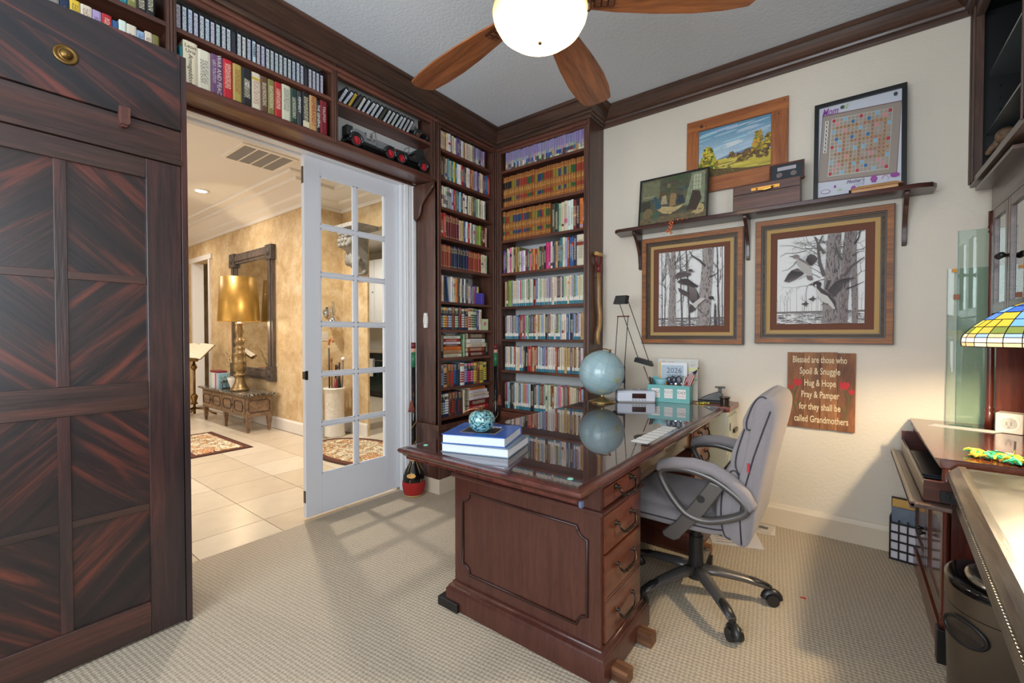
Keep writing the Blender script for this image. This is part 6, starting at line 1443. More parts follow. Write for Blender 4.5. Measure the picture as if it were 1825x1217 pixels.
# books + glass apple
def deskbook(lb,z,th,x0,y0,w,d,rot,cc,pages=(206,212,222)):
    R_=Matrix.Translation((x0,y0,z))@Matrix.Rotation(rot,4,'Z')
    t=thing('hardback_book',lb,'book',(x0,y0,z),0,'two large books stacked on the desk')
    cm=mat('cover_%d_%d'%(cc[0],cc[2]),cc,.25,coat=.4)
    MB(R_).box(0,0,0,w,d,.0025).build('back_cover',cm,t);MB(R_).box(0,0,th-.0025,w,d,th).build('front_cover',cm,t);MB(R_).box(0,d-.003,.0026,w,d,th-.0026).build('spine',cm,t)
    MB(R_).box(.004,.004,.0026,w-.005,d-.0032,th-.0026).build('pages',mat('cool_pages',pages,.6),t);return t,R_
# near edge vertices from the photograph, spine away from the viewer
an=math.atan2(1.184-1.106,-1.023+1.208)
t,Rb=deskbook('grey-blue large book at the bottom of the desk stack',ZD+.0003,.034,-1.268,1.190,.285,.245,an-.10,(96,118,138))
t,Rb=deskbook('bright blue large book on top of the desk stack',ZD+.0348,.036,-1.262,1.188,.262,.235,an-.03,(40,92,176))
MB(Rb).box(.06,.055,.0360,.20,.150,.0366).build('cover_picture',mat('cover_dark_picture',(40,50,62),.3,var=.6,vscale=40),t)
MB(Rb).box(.055,.050,.0358,.205,.155,.0361).build('picture_border',mat('picture_gold_border',(170,140,100),.4),t)
m=MB(Rb)
for a,b in ((.150,.163),(.166,.175),(.178,.190)): m.box(a,.170,.0360,b,.184,.0364)
m.box(.150,.159,.0360,.160,.165,.0364).build('title_marks',M_txw,t)
t=thing('glass_apple','teal speckled glass apple with curled brass leaf on the blue book','paperweight',(-1.165,1.30,ZD+.0712))
ax_,ay_,az_=-1.165,1.315,ZD+.0712
def apple_mat():
    m,nt,p=newmat('crackled_teal_glass');tc=N(nt,'ShaderNodeTexCoord');no=N(nt,'ShaderNodeTexNoise');no.inputs['Scale'].default_value=110;no.inputs['Detail'].default_value=8;no.inputs['Distortion'].default_value=1
    nt.links.new(tc.outputs['Object'],no.inputs['Vector']);cr=N(nt,'ShaderNodeValToRGB');e=cr.color_ramp.elements;e[0].position=.42;e[0].color=S(22,44,54);e[1].position=.56;e[1].color=S(130,182,184)
    k=e.new(.48);k.color=S(64,120,128);nt.links.new(no.outputs[0],cr.inputs[0]);nt.links.new(cr.outputs[0],p.inputs['Base Color']);p.inputs['Roughness'].default_value=.15;p.inputs['Coat Weight'].default_value=1;p.inputs['Coat Roughness'].default_value=.02;return m
MB().lathe([(0,.006),(.018,.001),(.036,.006),(.048,.022),(.053,.042),(.051,.060),(.042,.075),(.028,.083),(.014,.082),(0,.076)],(ax_,ay_,az_),32).build('apple_body',apple_mat(),t,smooth=True)
MB().lathe([(0,.077),(.006,.079),(.005,.10),(.007,.102),(0,.104)],(ax_,ay_,az_),10).tube([(ax_,ay_,az_+.084),(ax_-.012,ay_-.010,az_+.092),(ax_-.035,ay_-.026,az_+.090),(ax_-.055,ay_-.040,az_+.078),(ax_-.062,ay_-.045,az_+.066)],[.003,.006,.009,.006,.002],8,flat=.3,up=(0,0,1)).build('leaf_stem',mat('rose_gold',(176,120,80),.25,.9),t,smooth=True)
# slim black task lamp behind the clock
t=thing('task_lamp','thin black counterbalanced task lamp with twin rods behind the clock radio','desk lamp',(-1.30,3.02,ZD))
def R3(u,z): return Vector((u,3.035,z))
def rods(a,b,gap,r=.0032,nm='arm_rod'):
    for s2 in(0,1):
        MB().cyl((a[0]+s2*gap[0],a[1]+s2*gap[1],a[2]),(b[0]+s2*gap[0],b[1]+s2*gap[1],b[2]+s2*gap[2]),r,n=8).build(nm,M_black,t)
rods((-1.345,3.03,1.495),(-1.185,3.03,1.05),(.072,0,0));rods((-1.352,3.035,1.38),(-1.384,3.035,.92),(.078,0,0))
MB().box(-1.385,3.02,.895,-1.30,3.06,.925).build('counterweight',M_black,t,bevel=.004)
MB().add([(-1.375,3.00,1.47),(-1.285,3.00,1.47),(-1.275,3.00,1.53),(-1.355,3.00,1.53),(-1.375,3.06,1.47),(-1.285,3.06,1.47),(-1.275,3.06,1.53),(-1.355,3.06,1.53)],[(0,1,2,3),(7,6,5,4),(0,4,5,1),(1,5,6,2),(2,6,7,3),(3,7,4,0)]).build('lamp_head',M_black,t)
MB().add([(-1.215,3.00,1.055),(-1.09,3.00,1.025),(-1.105,3.00,1.06),(-1.205,3.00,1.085),(-1.215,3.06,1.055),(-1.09,3.06,1.025),(-1.105,3.06,1.06),(-1.205,3.06,1.085)],[(0,1,2,3),(7,6,5,4),(0,4,5,1),(1,5,6,2),(2,6,7,3),(3,7,4,0)]).build('counterweight',M_black,t)
MB().cyl((-1.355,3.03,1.38),(-1.262,3.03,1.38),.005,n=8).cyl((-1.385,3.03,1.0),(-1.30,3.03,1.0),.005,n=8).build('pivot_pin',M_tcop,t)
MB().cyl((-1.298,3.035,ZD+.006),(-1.298,3.035,1.02),.005,n=8).build('stem',M_black,t)
MB().lathe([(.048,ZD+.0003),(.048,ZD+.012),(.042,ZD+.016),(.006,ZD+.018)],(-1.298,3.035-.045+.0,0),24).build('base',M_black,t,smooth=False,auto=40)
# ================================================================== OFFICE CHAIR
CX,CY=-.575,2.20
t=thing('office_chair','grey upholstered office chair with loop arms pushed into the desk kneehole','chair',(CX,CY,0))
M_up=mat('grey_woven_upholstery',(146,138,140),.9,bump=.5,bscale=420,sheen=.3,var=.10,vscale=300)
M_upd=mat('chair_piping_dark',(52,50,56),.8);M_arm=mat('grey_painted_plastic',(104,100,98),.35,.55);M_armd=mat('charcoal_plastic',(44,42,42),.35,.2)
def star(a):
    d=Vector((math.cos(a),math.sin(a),0));c=Vector((CX,CY,0))
    pts=[c+d*.02+Vector((0,0,.125)),c+d*.10+Vector((0,0,.122)),c+d*.20+Vector((0,0,.108)),c+d*.285+Vector((0,0,.088)),c+d*.315+Vector((0,0,.078))]
    l=MB().tube(pts,[.036,.032,.027,.022,.018],12,up=(0,0,1),flat=.62).build('star_leg',M_arm,t,smooth=True)
    MB().tube([c+d*.19+Vector((0,0,.118)),c+d*.26+Vector((0,0,.102)),c+d*.315+Vector((0,0,.085))],[.010,.022,.016],10,up=(0,0,1),flat=.5).build('foot_pad',M_armd,l,smooth=True)
    s2=Vector((-d.y,d.x,0));cc=c+d*.315
    ca=MB().cyl(cc+Vector((0,0,.050)),cc+Vector((0,0,.085)),.014,n=12)
    for k in(-1,1):
        p=cc+d*.012+s2*(k*.017);ca.cyl(p-s2*.011+Vector((0,0,.027)),p+s2*.011+Vector((0,0,.027)),.0265,n=20)
    ca.tube([cc+d*.012+Vector((0,0,.027))+Vector((math.cos(q)*d.x*.031,math.cos(q)*d.y*.031,math.sin(q)*.031)) for q in [i*PI/8 for i in range(9)]],.017,8,up=tuple(s2),flat=1.1)
    ca.build('caster',M_armd,l,smooth=False,auto=45)
for k in range(5): star(math.radians(-49+72*k))
MB().cyl((CX,CY,.085),(CX,CY,.14),.042,.038,20).cyl((CX,CY,.14),(CX,CY,.285),.034,.032,20).cyl((CX,CY,.285),(CX,CY,.365),.025,.024,20).build('gas_column',M_armd,t,auto=40,smooth=False)
MB().box(CX-.16,CY-.12,.360,CX+.15,CY+.12,.385).box(CX-.06,CY-.06,.335,CX+.08,CY+.06,.362).build('seat_plate',M_armd,t,bevel=.006)
MB().tube([(CX+.02,CY,.35),(CX+.02,CY+.20,.352),(CX+.02,CY+.26,.355)],.006,8).build('tilt_lever',M_armd,t,smooth=True)
s_=MB().cushion((CX-.055,CY,.432),(.255,.245,.050),.38,36,12,.6).build('seat_cushion',M_up,t,smooth=True)
MB().cushion((CX-.085,CY,.478),(.215,.205,.035),.42,36,10,.6).build('seat_top_pad',M_up,t,smooth=True)
def seam(pts,par,r=.0025,closed=False): return MB().tube(pts,r,6,closed=closed).build('piping',M_upd,par,smooth=True)
seam([(CX-.055+.257*math.copysign(abs(math.cos(a))**.38,math.cos(a)),CY+.247*math.copysign(abs(math.sin(a))**.38,math.sin(a)),.432) for a in [i*PI/24 for i in range(48)]],s_,.003,True)
# back: loft of closed side profiles across the width
def loft(prof_fn,ys,name,mt,smooth=True):
    """prof_fn(s) -> list of (x,z) for s in -1..1"""
    m=MB();vs=[];n=None
    for y,s in ys:
        P=prof_fn(s);n=len(P);vs+=[(p[0],y,p[1]) for p in P]
    L=len(ys);fs=[(i*n+j,i*n+(j+1)%n,(i+1)*n+(j+1)%n,(i+1)*n+j) for i in range(L-1) for j in range(n)]+[tuple(range(n))[::-1],tuple(range((L-1)*n,L*n))]
    m.add(vs,fs);return m.build(name,mt,t,smooth=smooth)
def smoothcurve(P,n=4):
    out=[];m=len(P)
    for i in range(m):
        p0,p1,p2,p3=P[i-1],P[i],P[(i+1)%m],P[(i+2)%m]
        for k in range(n):
            u=k/n;out.append(tuple(.5*((2*p1[j])+(-p0[j]+p2[j])*u+(2*p0[j]-5*p1[j]+4*p2[j]-p3[j])*u*u+(-p0[j]+3*p1[j]-3*p2[j]+p3[j])*u**3) for j in range(2)))
    return out
HW=.245
def yl(hw,n=14):
    out=[]
    for i in range(n+1):
        s=-1+2*i/n;out.append((CY+hw*math.sin(s*PI/2),s))
    return out
def shrink(P,k,c): return [(c[0]+(p[0]-c[0])*k[0],c[1]+(p[1]-c[1])*k[1]) for p in P]
def seg(P,c,kx,kz,pw=2.6):
    P=smoothcurve(P)
    def fn(s):
        e=max(0,1-abs(s)**pw)**.5;a=kx+(1-kx)*e;b=kz+(1-kz)*e
        return shrink(P,(a,b),c)
    return fn
# rear shell
shell=[(-.385,.385),(-.335,.380),(-.305,.42),(-.285,.52),(-.262,.64),(-.232,.78),(-.205,.90),(-.200,.97),(-.222,1.005),(-.262,1.005),(-.290,.96),(-.315,.86),(-.345,.72),(-.385,.60),(-.410,.50),(-.412,.42)]
bs=loft(seg(shell,(-.30,.66),.35,.90),yl(HW),'back_shell',M_up)
lum=[(-.42,.39),(-.36,.40),(-.345,.50),(-.325,.60),(-.335,.68),(-.365,.71),(-.405,.69),(-.440,.62),(-.455,.53),(-.448,.44)]
lb=loft(seg(lum,(-.37,.55),.25,.80),yl(HW-.015),'lumbar_cushion',M_up)
up_=[(-.375,.665),(-.330,.66),(-.290,.74),(-.262,.84),(-.255,.90),(-.285,.925),(-.325,.905),(-.360,.84),(-.392,.76),(-.400,.70)]
ub=loft(seg(up_,(-.32,.79),.25,.80),yl(HW-.02),'upper_cushion',M_up)
hd=[(-.345,.855),(-.29,.87),(-.25,.90),(-.225,.955),(-.232,1.0),(-.265,1.012),(-.305,.985),(-.335,.935),(-.352,.89)]
hb=loft(seg(hd,(-.285,.94),.3,.78),yl(HW-.01),'head_cushion',M_up)
def edge_seam(P,c,kx,kz,hw,par,s=.93):
    fn=seg(P,c,kx,kz)
    for sg in(-1,1):
        Q=fn(sg*s);y=CY+hw*math.sin(sg*s*PI/2);seam([(q[0],y,q[1]) for q in Q],par,.0028,True)
edge_seam(up_,(-.32,.79),.25,.80,HW-.02,ub);edge_seam(hd,(-.285,.94),.3,.78,HW-.01,hb);edge_seam(lum,(-.37,.55),.25,.80,HW-.015,lb)
seam([(-.337,CY-.246,.40),(-.345,CY-.246,.52),(-.325,CY-.246,.64),(-.297,CY-.246,.76),(-.262,CY-.246,.88),(-.240,CY-.244,.95)],bs,.003)
MB().box(-.318,CY-.253,.700,-.309,CY-.246,.735).build('care_tag',mat('red_label',(176,28,52),.5),bs)
MB().box(-.42,CY-.05,.36,-.34,CY+.05,.40).tube([(-.50,CY,.37),(-.38,CY,.375),(-.33,CY,.40)],[.03,.028,.02],10,flat=.5,up=(0,0,1)).build('back_bracket',M_armd,t,bevel=.004)
# arms
for sg,nm in((-1,'near'),(1,'far')):
    y=CY+sg*.262
    ring=[(-.655,.650),(-.56,.672),(-.45,.655),(-.365,.610),(-.318,.565),(-.330,.530),(-.40,.492),(-.475,.470),(-.540,.480),(-.590,.520),(-.640,.590)]
    rp=smoothcurve(ring,4)
    a=MB().tube([(p[0],y,p[1]) for p in rp],[.016]*len(rp),10,closed=True,up=(0,1,0),flat=1.25).build('arm_loop',M_arm,t,smooth=True)
    pad=[(-.668,.650),(-.655,.676),(-.60,.692),(-.52,.700),(-.44,.690),(-.375,.658),(-.325,.615),(-.300,.575),(-.308,.552)]
    MB().tube([(p[0],y,p[1]) for p in pad],[.014,.022,.024,.025,.025,.025,.024,.021,.012],12,up=(0,1,0),flat=1.35).build('arm_pad',M_up,a,smooth=True)
    post=[(-.455,.640),(-.395,.625),(-.470,.500),(-.555,.395),(-.575,.365),(-.600,.352),(-.640,.360),(-.650,.378),(-.590,.440),(-.520,.540)]
    MB().prism(post,'y',y-.010,y+.010).build('arm_post',M_arm,a,bevel=.006)
    MB().lathe([(0,-.013),(.016,-.013),(.016,.013),(0,.013)],(-.487,y,.560),16,axis='y').build('post_cap',M_armd,a)
# ================================================================== CEILING FAN
FX,FY,ZB=-.97,1.44,2.55
t=thing('ceiling_fan','five-blade wooden ceiling fan with a glowing alabaster bowl light','ceiling fan',(FX,FY,3.05))
M_fb=wood('fan_blade_wood',(112,62,32),(176,108,62),'x',5,.35,.2,contrast=(.35,.6))
M_bz=mat('bronze_fan_metal',(92,64,46),.35,.8)
MB().lathe([(.0,3.049),(.075,3.049),(.07,3.0),(.03,2.98),(.014,2.97),(.014,2.80),(.05,2.79),(.10,2.76),(.135,2.70),(.14,2.63),(.12,2.58),(.10,2.555),(.09,2.54),(.095,2.535),(.095,2.52),(0,2.52)],(FX,FY,0),32).build('motor_housing',M_bz,t,smooth=False,auto=40)
bowl=[(.182,2.515),(.186,2.50),(.180,2.475),(.160,2.440),(.125,2.412),(.08,2.396),(.03,2.390),(0,2.389)]
def bowlmat():
    m,nt,p=newmat('alabaster_bowl_glow');tc=N(nt,'ShaderNodeTexCoord');no=N(nt,'ShaderNodeTexNoise');no.inputs['Scale'].default_value=8;no.inputs['Detail'].default_value=4;nt.links.new(tc.outputs['Object'],no.inputs['Vector'])
    cr=N(nt,'ShaderNodeValToRGB');e=cr.color_ramp.elements;e[0].position=.35;e[0].color=S(250,206,130);e[1].position=.65;e[1].color=S(255,232,176);nt.links.new(no.outputs[0],cr.inputs[0])
    p.inputs['Base Color'].default_value=S(190,160,104);p.inputs['Roughness'].default_value=.35
    # the bulb behind the glass glows most where the bowl is lowest and facing down
    lw=N(nt,'ShaderNodeTexCoord');sp=N(nt,'ShaderNodeSeparateXYZ');nt.links.new(lw.outputs['Object'],sp.inputs[0]);mr=N(nt,'ShaderNodeMapRange');mr.inputs[1].default_value=2.50-3.05;mr.inputs[2].default_value=2.40-3.05;mr.inputs[3].default_value=.35;mr.inputs[4].default_value=8;nt.links.new(sp.outputs[2],mr.inputs[0])
    nt.links.new(cr.outputs[0],p.inputs['Emission Color']);nt.links.new(mr.outputs[0],p.inputs['Emission Strength']);return m
o=MB().lathe(bowl,(FX,FY,0),40).build('glass_bowl',bowlmat(),t,smooth=True)
MB().lathe([(0,2.381),(.006,2.382),(.008,2.387),(.004,2.392),(0,2.392)],(FX,FY,0),14).build('bowl_finial',M_bz,t,smooth=True)
m=MB()
for k in range(3):
    a=math.radians(20+120*k);m.tube([(FX+.150*math.cos(a),FY+.150*math.sin(a),2.53),(FX+.196*math.cos(a),FY+.196*math.sin(a),2.505),(FX+.190*math.cos(a),FY+.190*math.sin(a),2.47)],.010,6,flat=.5)
m.build('bowl_clip',M_bz,t)
for a0 in(172,101,33,-43,-115):
    a=math.radians(a0);Rm=Matrix.Translation((FX,FY,ZB))@Matrix.Rotation(a,4,'Z')@Matrix.Rotation(math.radians(-9),4,'X')
    top=[(.20,.050),(.30,.068),(.45,.085),(.60,.094),(.72,.090),(.80,.078),(.815,.074)]
    pts=top+[(.838,.040),(.846,0),(.842,-.045),(.832,-.070)]+[(x,-y) for x,y in top[:-1][::-1]]
    pb=pts
    me=MB().prism([(p[0]-.5,p[1]) for p in pb],'z',-.004,.004);b=me.build('fan_blade',M_fb,t,world=False,bevel=.001)
    b.matrix_local=Matrix.Translation((0,0,ZB-3.05))@Matrix.Rotation(a,4,'Z')@Matrix.Rotation(math.radians(-9),4,'X')@Matrix.Translation((.5,0,0))
    m=MB();m.box(-.40,-.012,-.010,-.24,.012,-.0045).box(-.29,-.034,-.011,-.21,.034,-.0045)
    br=m.build('blade_bracket',M_bz,b,world=False,bevel=.002)
    m=MB()
    for i in range(3):
        for j in range(2): m.box(-.285+i*.026,-.030+j*.032,-.014,-.265+i*.026,-.004+j*.032,-.0112)
    m.build('bracket_tile',M_tcop,br,world=False,bevel=.001)
# ================================================================== BIG-BELLIED DECORATIVE BOTTLES
def bottle(lb,x,y,h,s,tassel_dir):
    t=thing('giant_wine_bottle',lb,'bottle',(x,y,0),0,None)
    MB().lathe([(0,.075*s),(.078*s,.075*s),(.084*s,.12*s),(.080*s,.16*s),(.064*s,.20*s),(.040*s,.24*s),(.024*s,.28*s),(.019,.34*s),(.0175,.5),(.0165,h-.19)],(x,y,0),28).build('glass_body',mat('black_bottle_glass',(14,12,14),.08),t,smooth=True)
    MB().lathe([(.060*s,.001),(.074*s,.02),(.083*s,.05*s),(.088*s,.08*s),(.087*s,.115*s),(.082*s,.118*s),(.078*s,.06*s),(0,.05*s)],(x,y,0),28).build('raffia_basket',mat('red_raffia',(186,36,30),.7,bump=.8,bscale=120,stretch=(1,1,6)),t,smooth=True)
    MB().lathe([(.062*s,.0005),(.072*s,.012),(.066*s,.028),(.055*s,.02)],(x,y,0),28).build('straw_foot_ring',mat('natural_straw',(206,170,110),.8,bump=.8,bscale=100),t,smooth=True)
    MB().cyl((x,y,h-.19),(x,y,h-.075),.0172,.0168,16).build('green_foil',mat('green_foil',(36,110,74),.35),t,smooth=True)
    MB().cyl((x,y,h-.075),(x,y,h-.045),.0172,n=16).build('paper_band',mat('pink_band',(206,160,140),.5),t,smooth=True)
    MB().cyl((x,y,h-.045),(x,y,h),.0185,.018,16).build('red_foil_cap',mat('maroon_foil',(104,30,36),.35),t,smooth=True)
    m=MB();pts=[]
    for i in range(60):
        a=i*.42;z=.27*s+(h-.34-.27*s)*i/59;pts.append((x+.020*math.cos(a),y+.020*math.sin(a),z))
    m.tube(pts[:44],.0016,5)
    for k in range(6):
        a=k*PI/3;m.tube([(x+.026*s*math.cos(a),y+.026*s*math.sin(a),.27*s),(x+.066*s*math.cos(a),y+.066*s*math.sin(a),.20*s),(x+.086*s*math.cos(a),y+.086*s*math.sin(a),.12*s)],.0016,5)
    m.tube([(x+.026*math.cos(a*PI/8),y+.026*math.sin(a*PI/8),.275*s) for a in range(16)],.005,6,closed=True)
    m.build('twine',mat('twine',(196,156,96),.8),t)
    d=Vector(tassel_dir).normalized();q=Vector((x,y,0))+d*.024
    m=MB();m.tube([q+Vector((0,0,h-.33)),q+d*.006+Vector((0,0,h-.40)),q+d*.010+Vector((0,0,h-.44))],.0018,5)
    m.lathe([(0,.09),(.008,.085),(.012,.07),(.028,.0),(0,.002)],(q.x+d.x*.012,q.y+d.y*.012,h-.53),12)
    m.build('tassel',mat('tassel_red_gold',(150,80,66),.8,var=.6,vscale=150,stretch=(1,1,.1)),t,smooth=True)
    # gold label medallion
    e=Vector((.0,-1,0)).lerp(Vector((1,-.2,0)),.45).normalized();c=Vector((x,y,.17*s))+e*.0745*s;rt_=Vector((-e.y,e.x,0))
    Ml=frame(tuple(c),tuple(rt_),(-e.x*.45,-e.y*.45,.89),tuple((Vector((e.x,e.y,.5))).normalized()))
    MB(Ml).add([(.034*s*math.cos(k*PI/10),.018*s*math.sin(k*PI/10),.002) for k in range(20)]+[(.034*s*math.cos(k*PI/10),.018*s*math.sin(k*PI/10),-.006) for k in range(20)],[tuple(range(20))]+[(i,i+20,(i+1)%20+20,(i+1)%20) for i in range(20)]).build('gold_label',mat('gold_label',(204,148,60),.35,.3,var=.35,vscale=60),t)
bottle('giant long-neck wine bottle in red basket beside the white door casing',-2.675,2.225,1.185,1.0,(.5,-1,0))
bottle('giant long-neck wine bottle standing in the corner between bookcases',-2.47,2.975,1.16,.9,(1,.3,0))
# ================================================================== SHAPED WOODEN D-HANDLE
t=thing('shovel_handle','bent wooden shovel handle with red d-grip hung beside the bookcase','handle',(-1.56,3.20,1.18))
hx,hy=-1.585,3.19
pts=[(hx,hy,1.77),(hx,hy,1.62),(hx,hy+.004,1.50),(hx,hy+.025,1.40),(hx,hy+.022,1.33),(hx,hy-.010,1.26),(hx,hy-.012,1.215),(hx,hy,1.17)]
MB().tube(pts,[.014,.015,.016,.018,.018,.017,.016,.013],12).build('shaft',wood('ash_handle',(150,100,50),(214,170,104),'z',6,.4,.2),t,smooth=True)
m=MB().cyl((hx,hy,1.74),(hx,hy,1.80),.018,n=12);m.tube([(hx,hy,1.79),(hx,hy-.030,1.80),(hx,hy-.042,1.83),(hx,hy-.042,1.885)],.0085,8);m.tube([(hx,hy,1.79),(hx,hy+.030,1.80),(hx,hy+.042,1.83),(hx,hy+.042,1.885)],.0085,8);m.build('red_yoke',mat('worn_red_paint',(122,36,32),.4),t,smooth=True)
MB().cyl((hx,hy-.052,1.885),(hx,hy+.052,1.885),.016,n=14).build('grip',mat('grip_wood',(206,160,90),.4),t,smooth=True)
MB().cyl((-1.609,hy,1.70),(-1.565,hy,1.70),.004,n=8).build('hook',M_brass,t)
# ================================================================== PICTURE WALL
class Art:
    """flat printed picture: coloured shapes in 0..1 coordinates laid on a panel"""
    def __init__(s,O,X,Y,Nn,W,H): s.m=MB();s.O,s.X,s.Y,s.N=Vector(O),Vector(X),Vector(Y),Vector(Nn);s.W,s.H=W,H;s.k=0
    def P(s,u,v): return s.O+s.X*(u*s.W)+s.Y*(v*s.H)+s.N*(.0006+s.k*.000012)
    def poly(s,c,pts):
        s.k+=1;s.m.col=S(c);s.m.add([s.P(*p) for p in pts],[tuple(range(len(pts)))])
    def rect(s,c,u0,v0,u1,v1): s.poly(c,[(u0,v0),(u1,v0),(u1,v1),(u0,v1)])
    def stroke(s,c,pts,w,w2=None):
        s.k+=1;s.m.col=S(c);n=len(pts);w2=w if w2 is None else w2;L=[]
        asp=s.W/s.H
        for i,p in enumerate(pts):
            a=pts[max(i-1,0)];b=pts[min(i+1,n-1)];dx,dy=(b[0]-a[0])*asp,(b[1]-a[1]);l=math.hypot(dx,dy) or 1;ww=(w+(w2-w)*i/(n-1))/2
            L.append(((p[0]-dy/l*ww/asp,p[1]+dx/l*ww),(p[0]+dy/l*ww/asp,p[1]-dx/l*ww)))
        for i in range(n-1): s.m.add([s.P(*L[i][1]),s.P(*L[i+1][1]),s.P(*L[i+1][0]),s.P(*L[i][0])],[(0,1,2,3)])
    def blob(s,c,u,v,ru,rv,n=12,j=.0,rng=None,rot=0):
        pts=[]
        for i in range(n):
            a=2*PI*i/n;k=1+(rng.uniform(-j,j) if rng else 0);x,y=ru*k*math.cos(a),rv*k*math.sin(a);pts.append((u+x*math.cos(rot)-y*math.sin(rot),v+x*math.sin(rot)+y*math.cos(rot)))
        s.poly(c,pts)
    def clip(s):
        for i,p in enumerate(s.m.v):
            q=Vector(p)-s.O;u=min(max(q.dot(s.X),0),s.W);v=min(max(q.dot(s.Y),0),s.H);s.m.v[i]=tuple(s.O+s.X*u+s.Y*v+s.N*q.dot(s.N))
    def build(s,name,mt,par): s.clip();return s.m.build(name,mt,par)
def crop_uv(TL,TR,BR,BL,s=1):
    def f(x,y):
        u=.5
        for _ in range(6):
            v=.5
            xl=TL[0]+(BL[0]-TL[0])*.5;xr=TR[0]+(BR[0]-TR[0])*.5
            u=(x-xl)/(xr-xl)
        yt=TL[1]+(TR[1]-TL[1])*u;yb=BL[1]+(BR[1]-BL[1])*u
        return(u,(yb-y)/(yb-yt))
    return f
INK=(52,40,42);INK2=(92,80,80);INK3=(140,130,128)
def branch(a,rng,u,v,ang,L,w,c,depth):
    if depth==0 or L<.012: return
    pts=[(u,v)];x,y=u,v
    for i in range(3): ang+=rng.uniform(-.22,.22);x+=math.cos(ang)*L/3;y+=math.sin(ang)*L/3;pts.append((x,y))
    a.stroke(c,pts,w,w*.5)
    for k in range(2): branch(a,rng,x,y,ang+rng.uniform(.25,.8)*(1 if k else -1),L*rng.uniform(.55,.8),w*.55,c,depth-1)
def trunk(a,rng,u0,u1,w0,w1,c,hatch,v0=0,v1=1):
    n=9;pts=[(u0+(u1-u0)*i/n+rng.uniform(-.004,.004),v0+(v1-v0)*i/n) for i in range(n+1)];a.stroke(c,pts,w0,w1)
    for k in range(hatch):
        v=rng.uniform(v0,v1);t_=(v-v0)/(v1-v0);uc=u0+(u1-u0)*t_;w=(w0+(w1-w0)*t_)*a.H/a.W;o=rng.uniform(-.5,.46)*w
        a.stroke(INK if rng.random()<.35+.5*(o>0) else (160,150,146),[(uc+o,v),(uc+o+rng.uniform(-.004,.004),v+rng.uniform(.015,.04))],.004)
def shape(a,f,c,pts): a.poly(c,[f(*p) for p in pts])
def feathers(a,f,rng,base,tip,n,c,w=.006):
    """base and tip: lists of crop points; draws n strokes between"""
    for i in range(n):
        t_=i/(n-1);k=t_*(len(base)-1);j=min(int(k),len(base)-2);fr=k-j;p=(base[j][0]+(base[j+1][0]-base[j][0])*fr,base[j][1]+(base[j+1][1]-base[j][1])*fr)
        k=t_*(len(tip)-1);j=min(int(k),len(tip)-2);fr=k-j;q=(tip[j][0]+(tip[j+1][0]-tip[j][0])*fr,tip[j][1]+(tip[j+1][1]-tip[j][1])*fr)
        a.stroke(c,[f(*p),f(*q)],w,w*.4)
def wildscene(a,rng,trees,ground):
    a.rect((226,226,224),0,0,1,1)
    for k in range(26):
        u=rng.uniform(0,1);h=rng.uniform(.12,.30);a.stroke(INK3,[(u,ground),(u+rng.uniform(-.01,.01),ground+h)],.004,.0015)
        for q in range(3): v=ground+h*rng.uniform(.4,.95);s_=rng.choice((-1,1));a.stroke(INK3,[(u,v),(u+s_*rng.uniform(.01,.035),v+rng.uniform(.02,.05))],.002)
    a.rect((120,110,110),0,ground-.022,1,ground)
    for k in range(240):
        u=rng.uniform(0,1);v=rng.uniform(0,ground-.02);a.stroke(rng.choice((INK2,INK3,INK,(176,170,166))),[(u,v),(u+rng.uniform(.02,.10),v+rng.uniform(-.006,.006))],rng.uniform(.002,.007))
    for k in range(90):
        u=rng.uniform(0,1);v=rng.uniform(0,ground*.7);a.stroke(INK2,[(u,v),(u+rng.uniform(-.01,.01),v+rng.uniform(.02,.05))],.002)
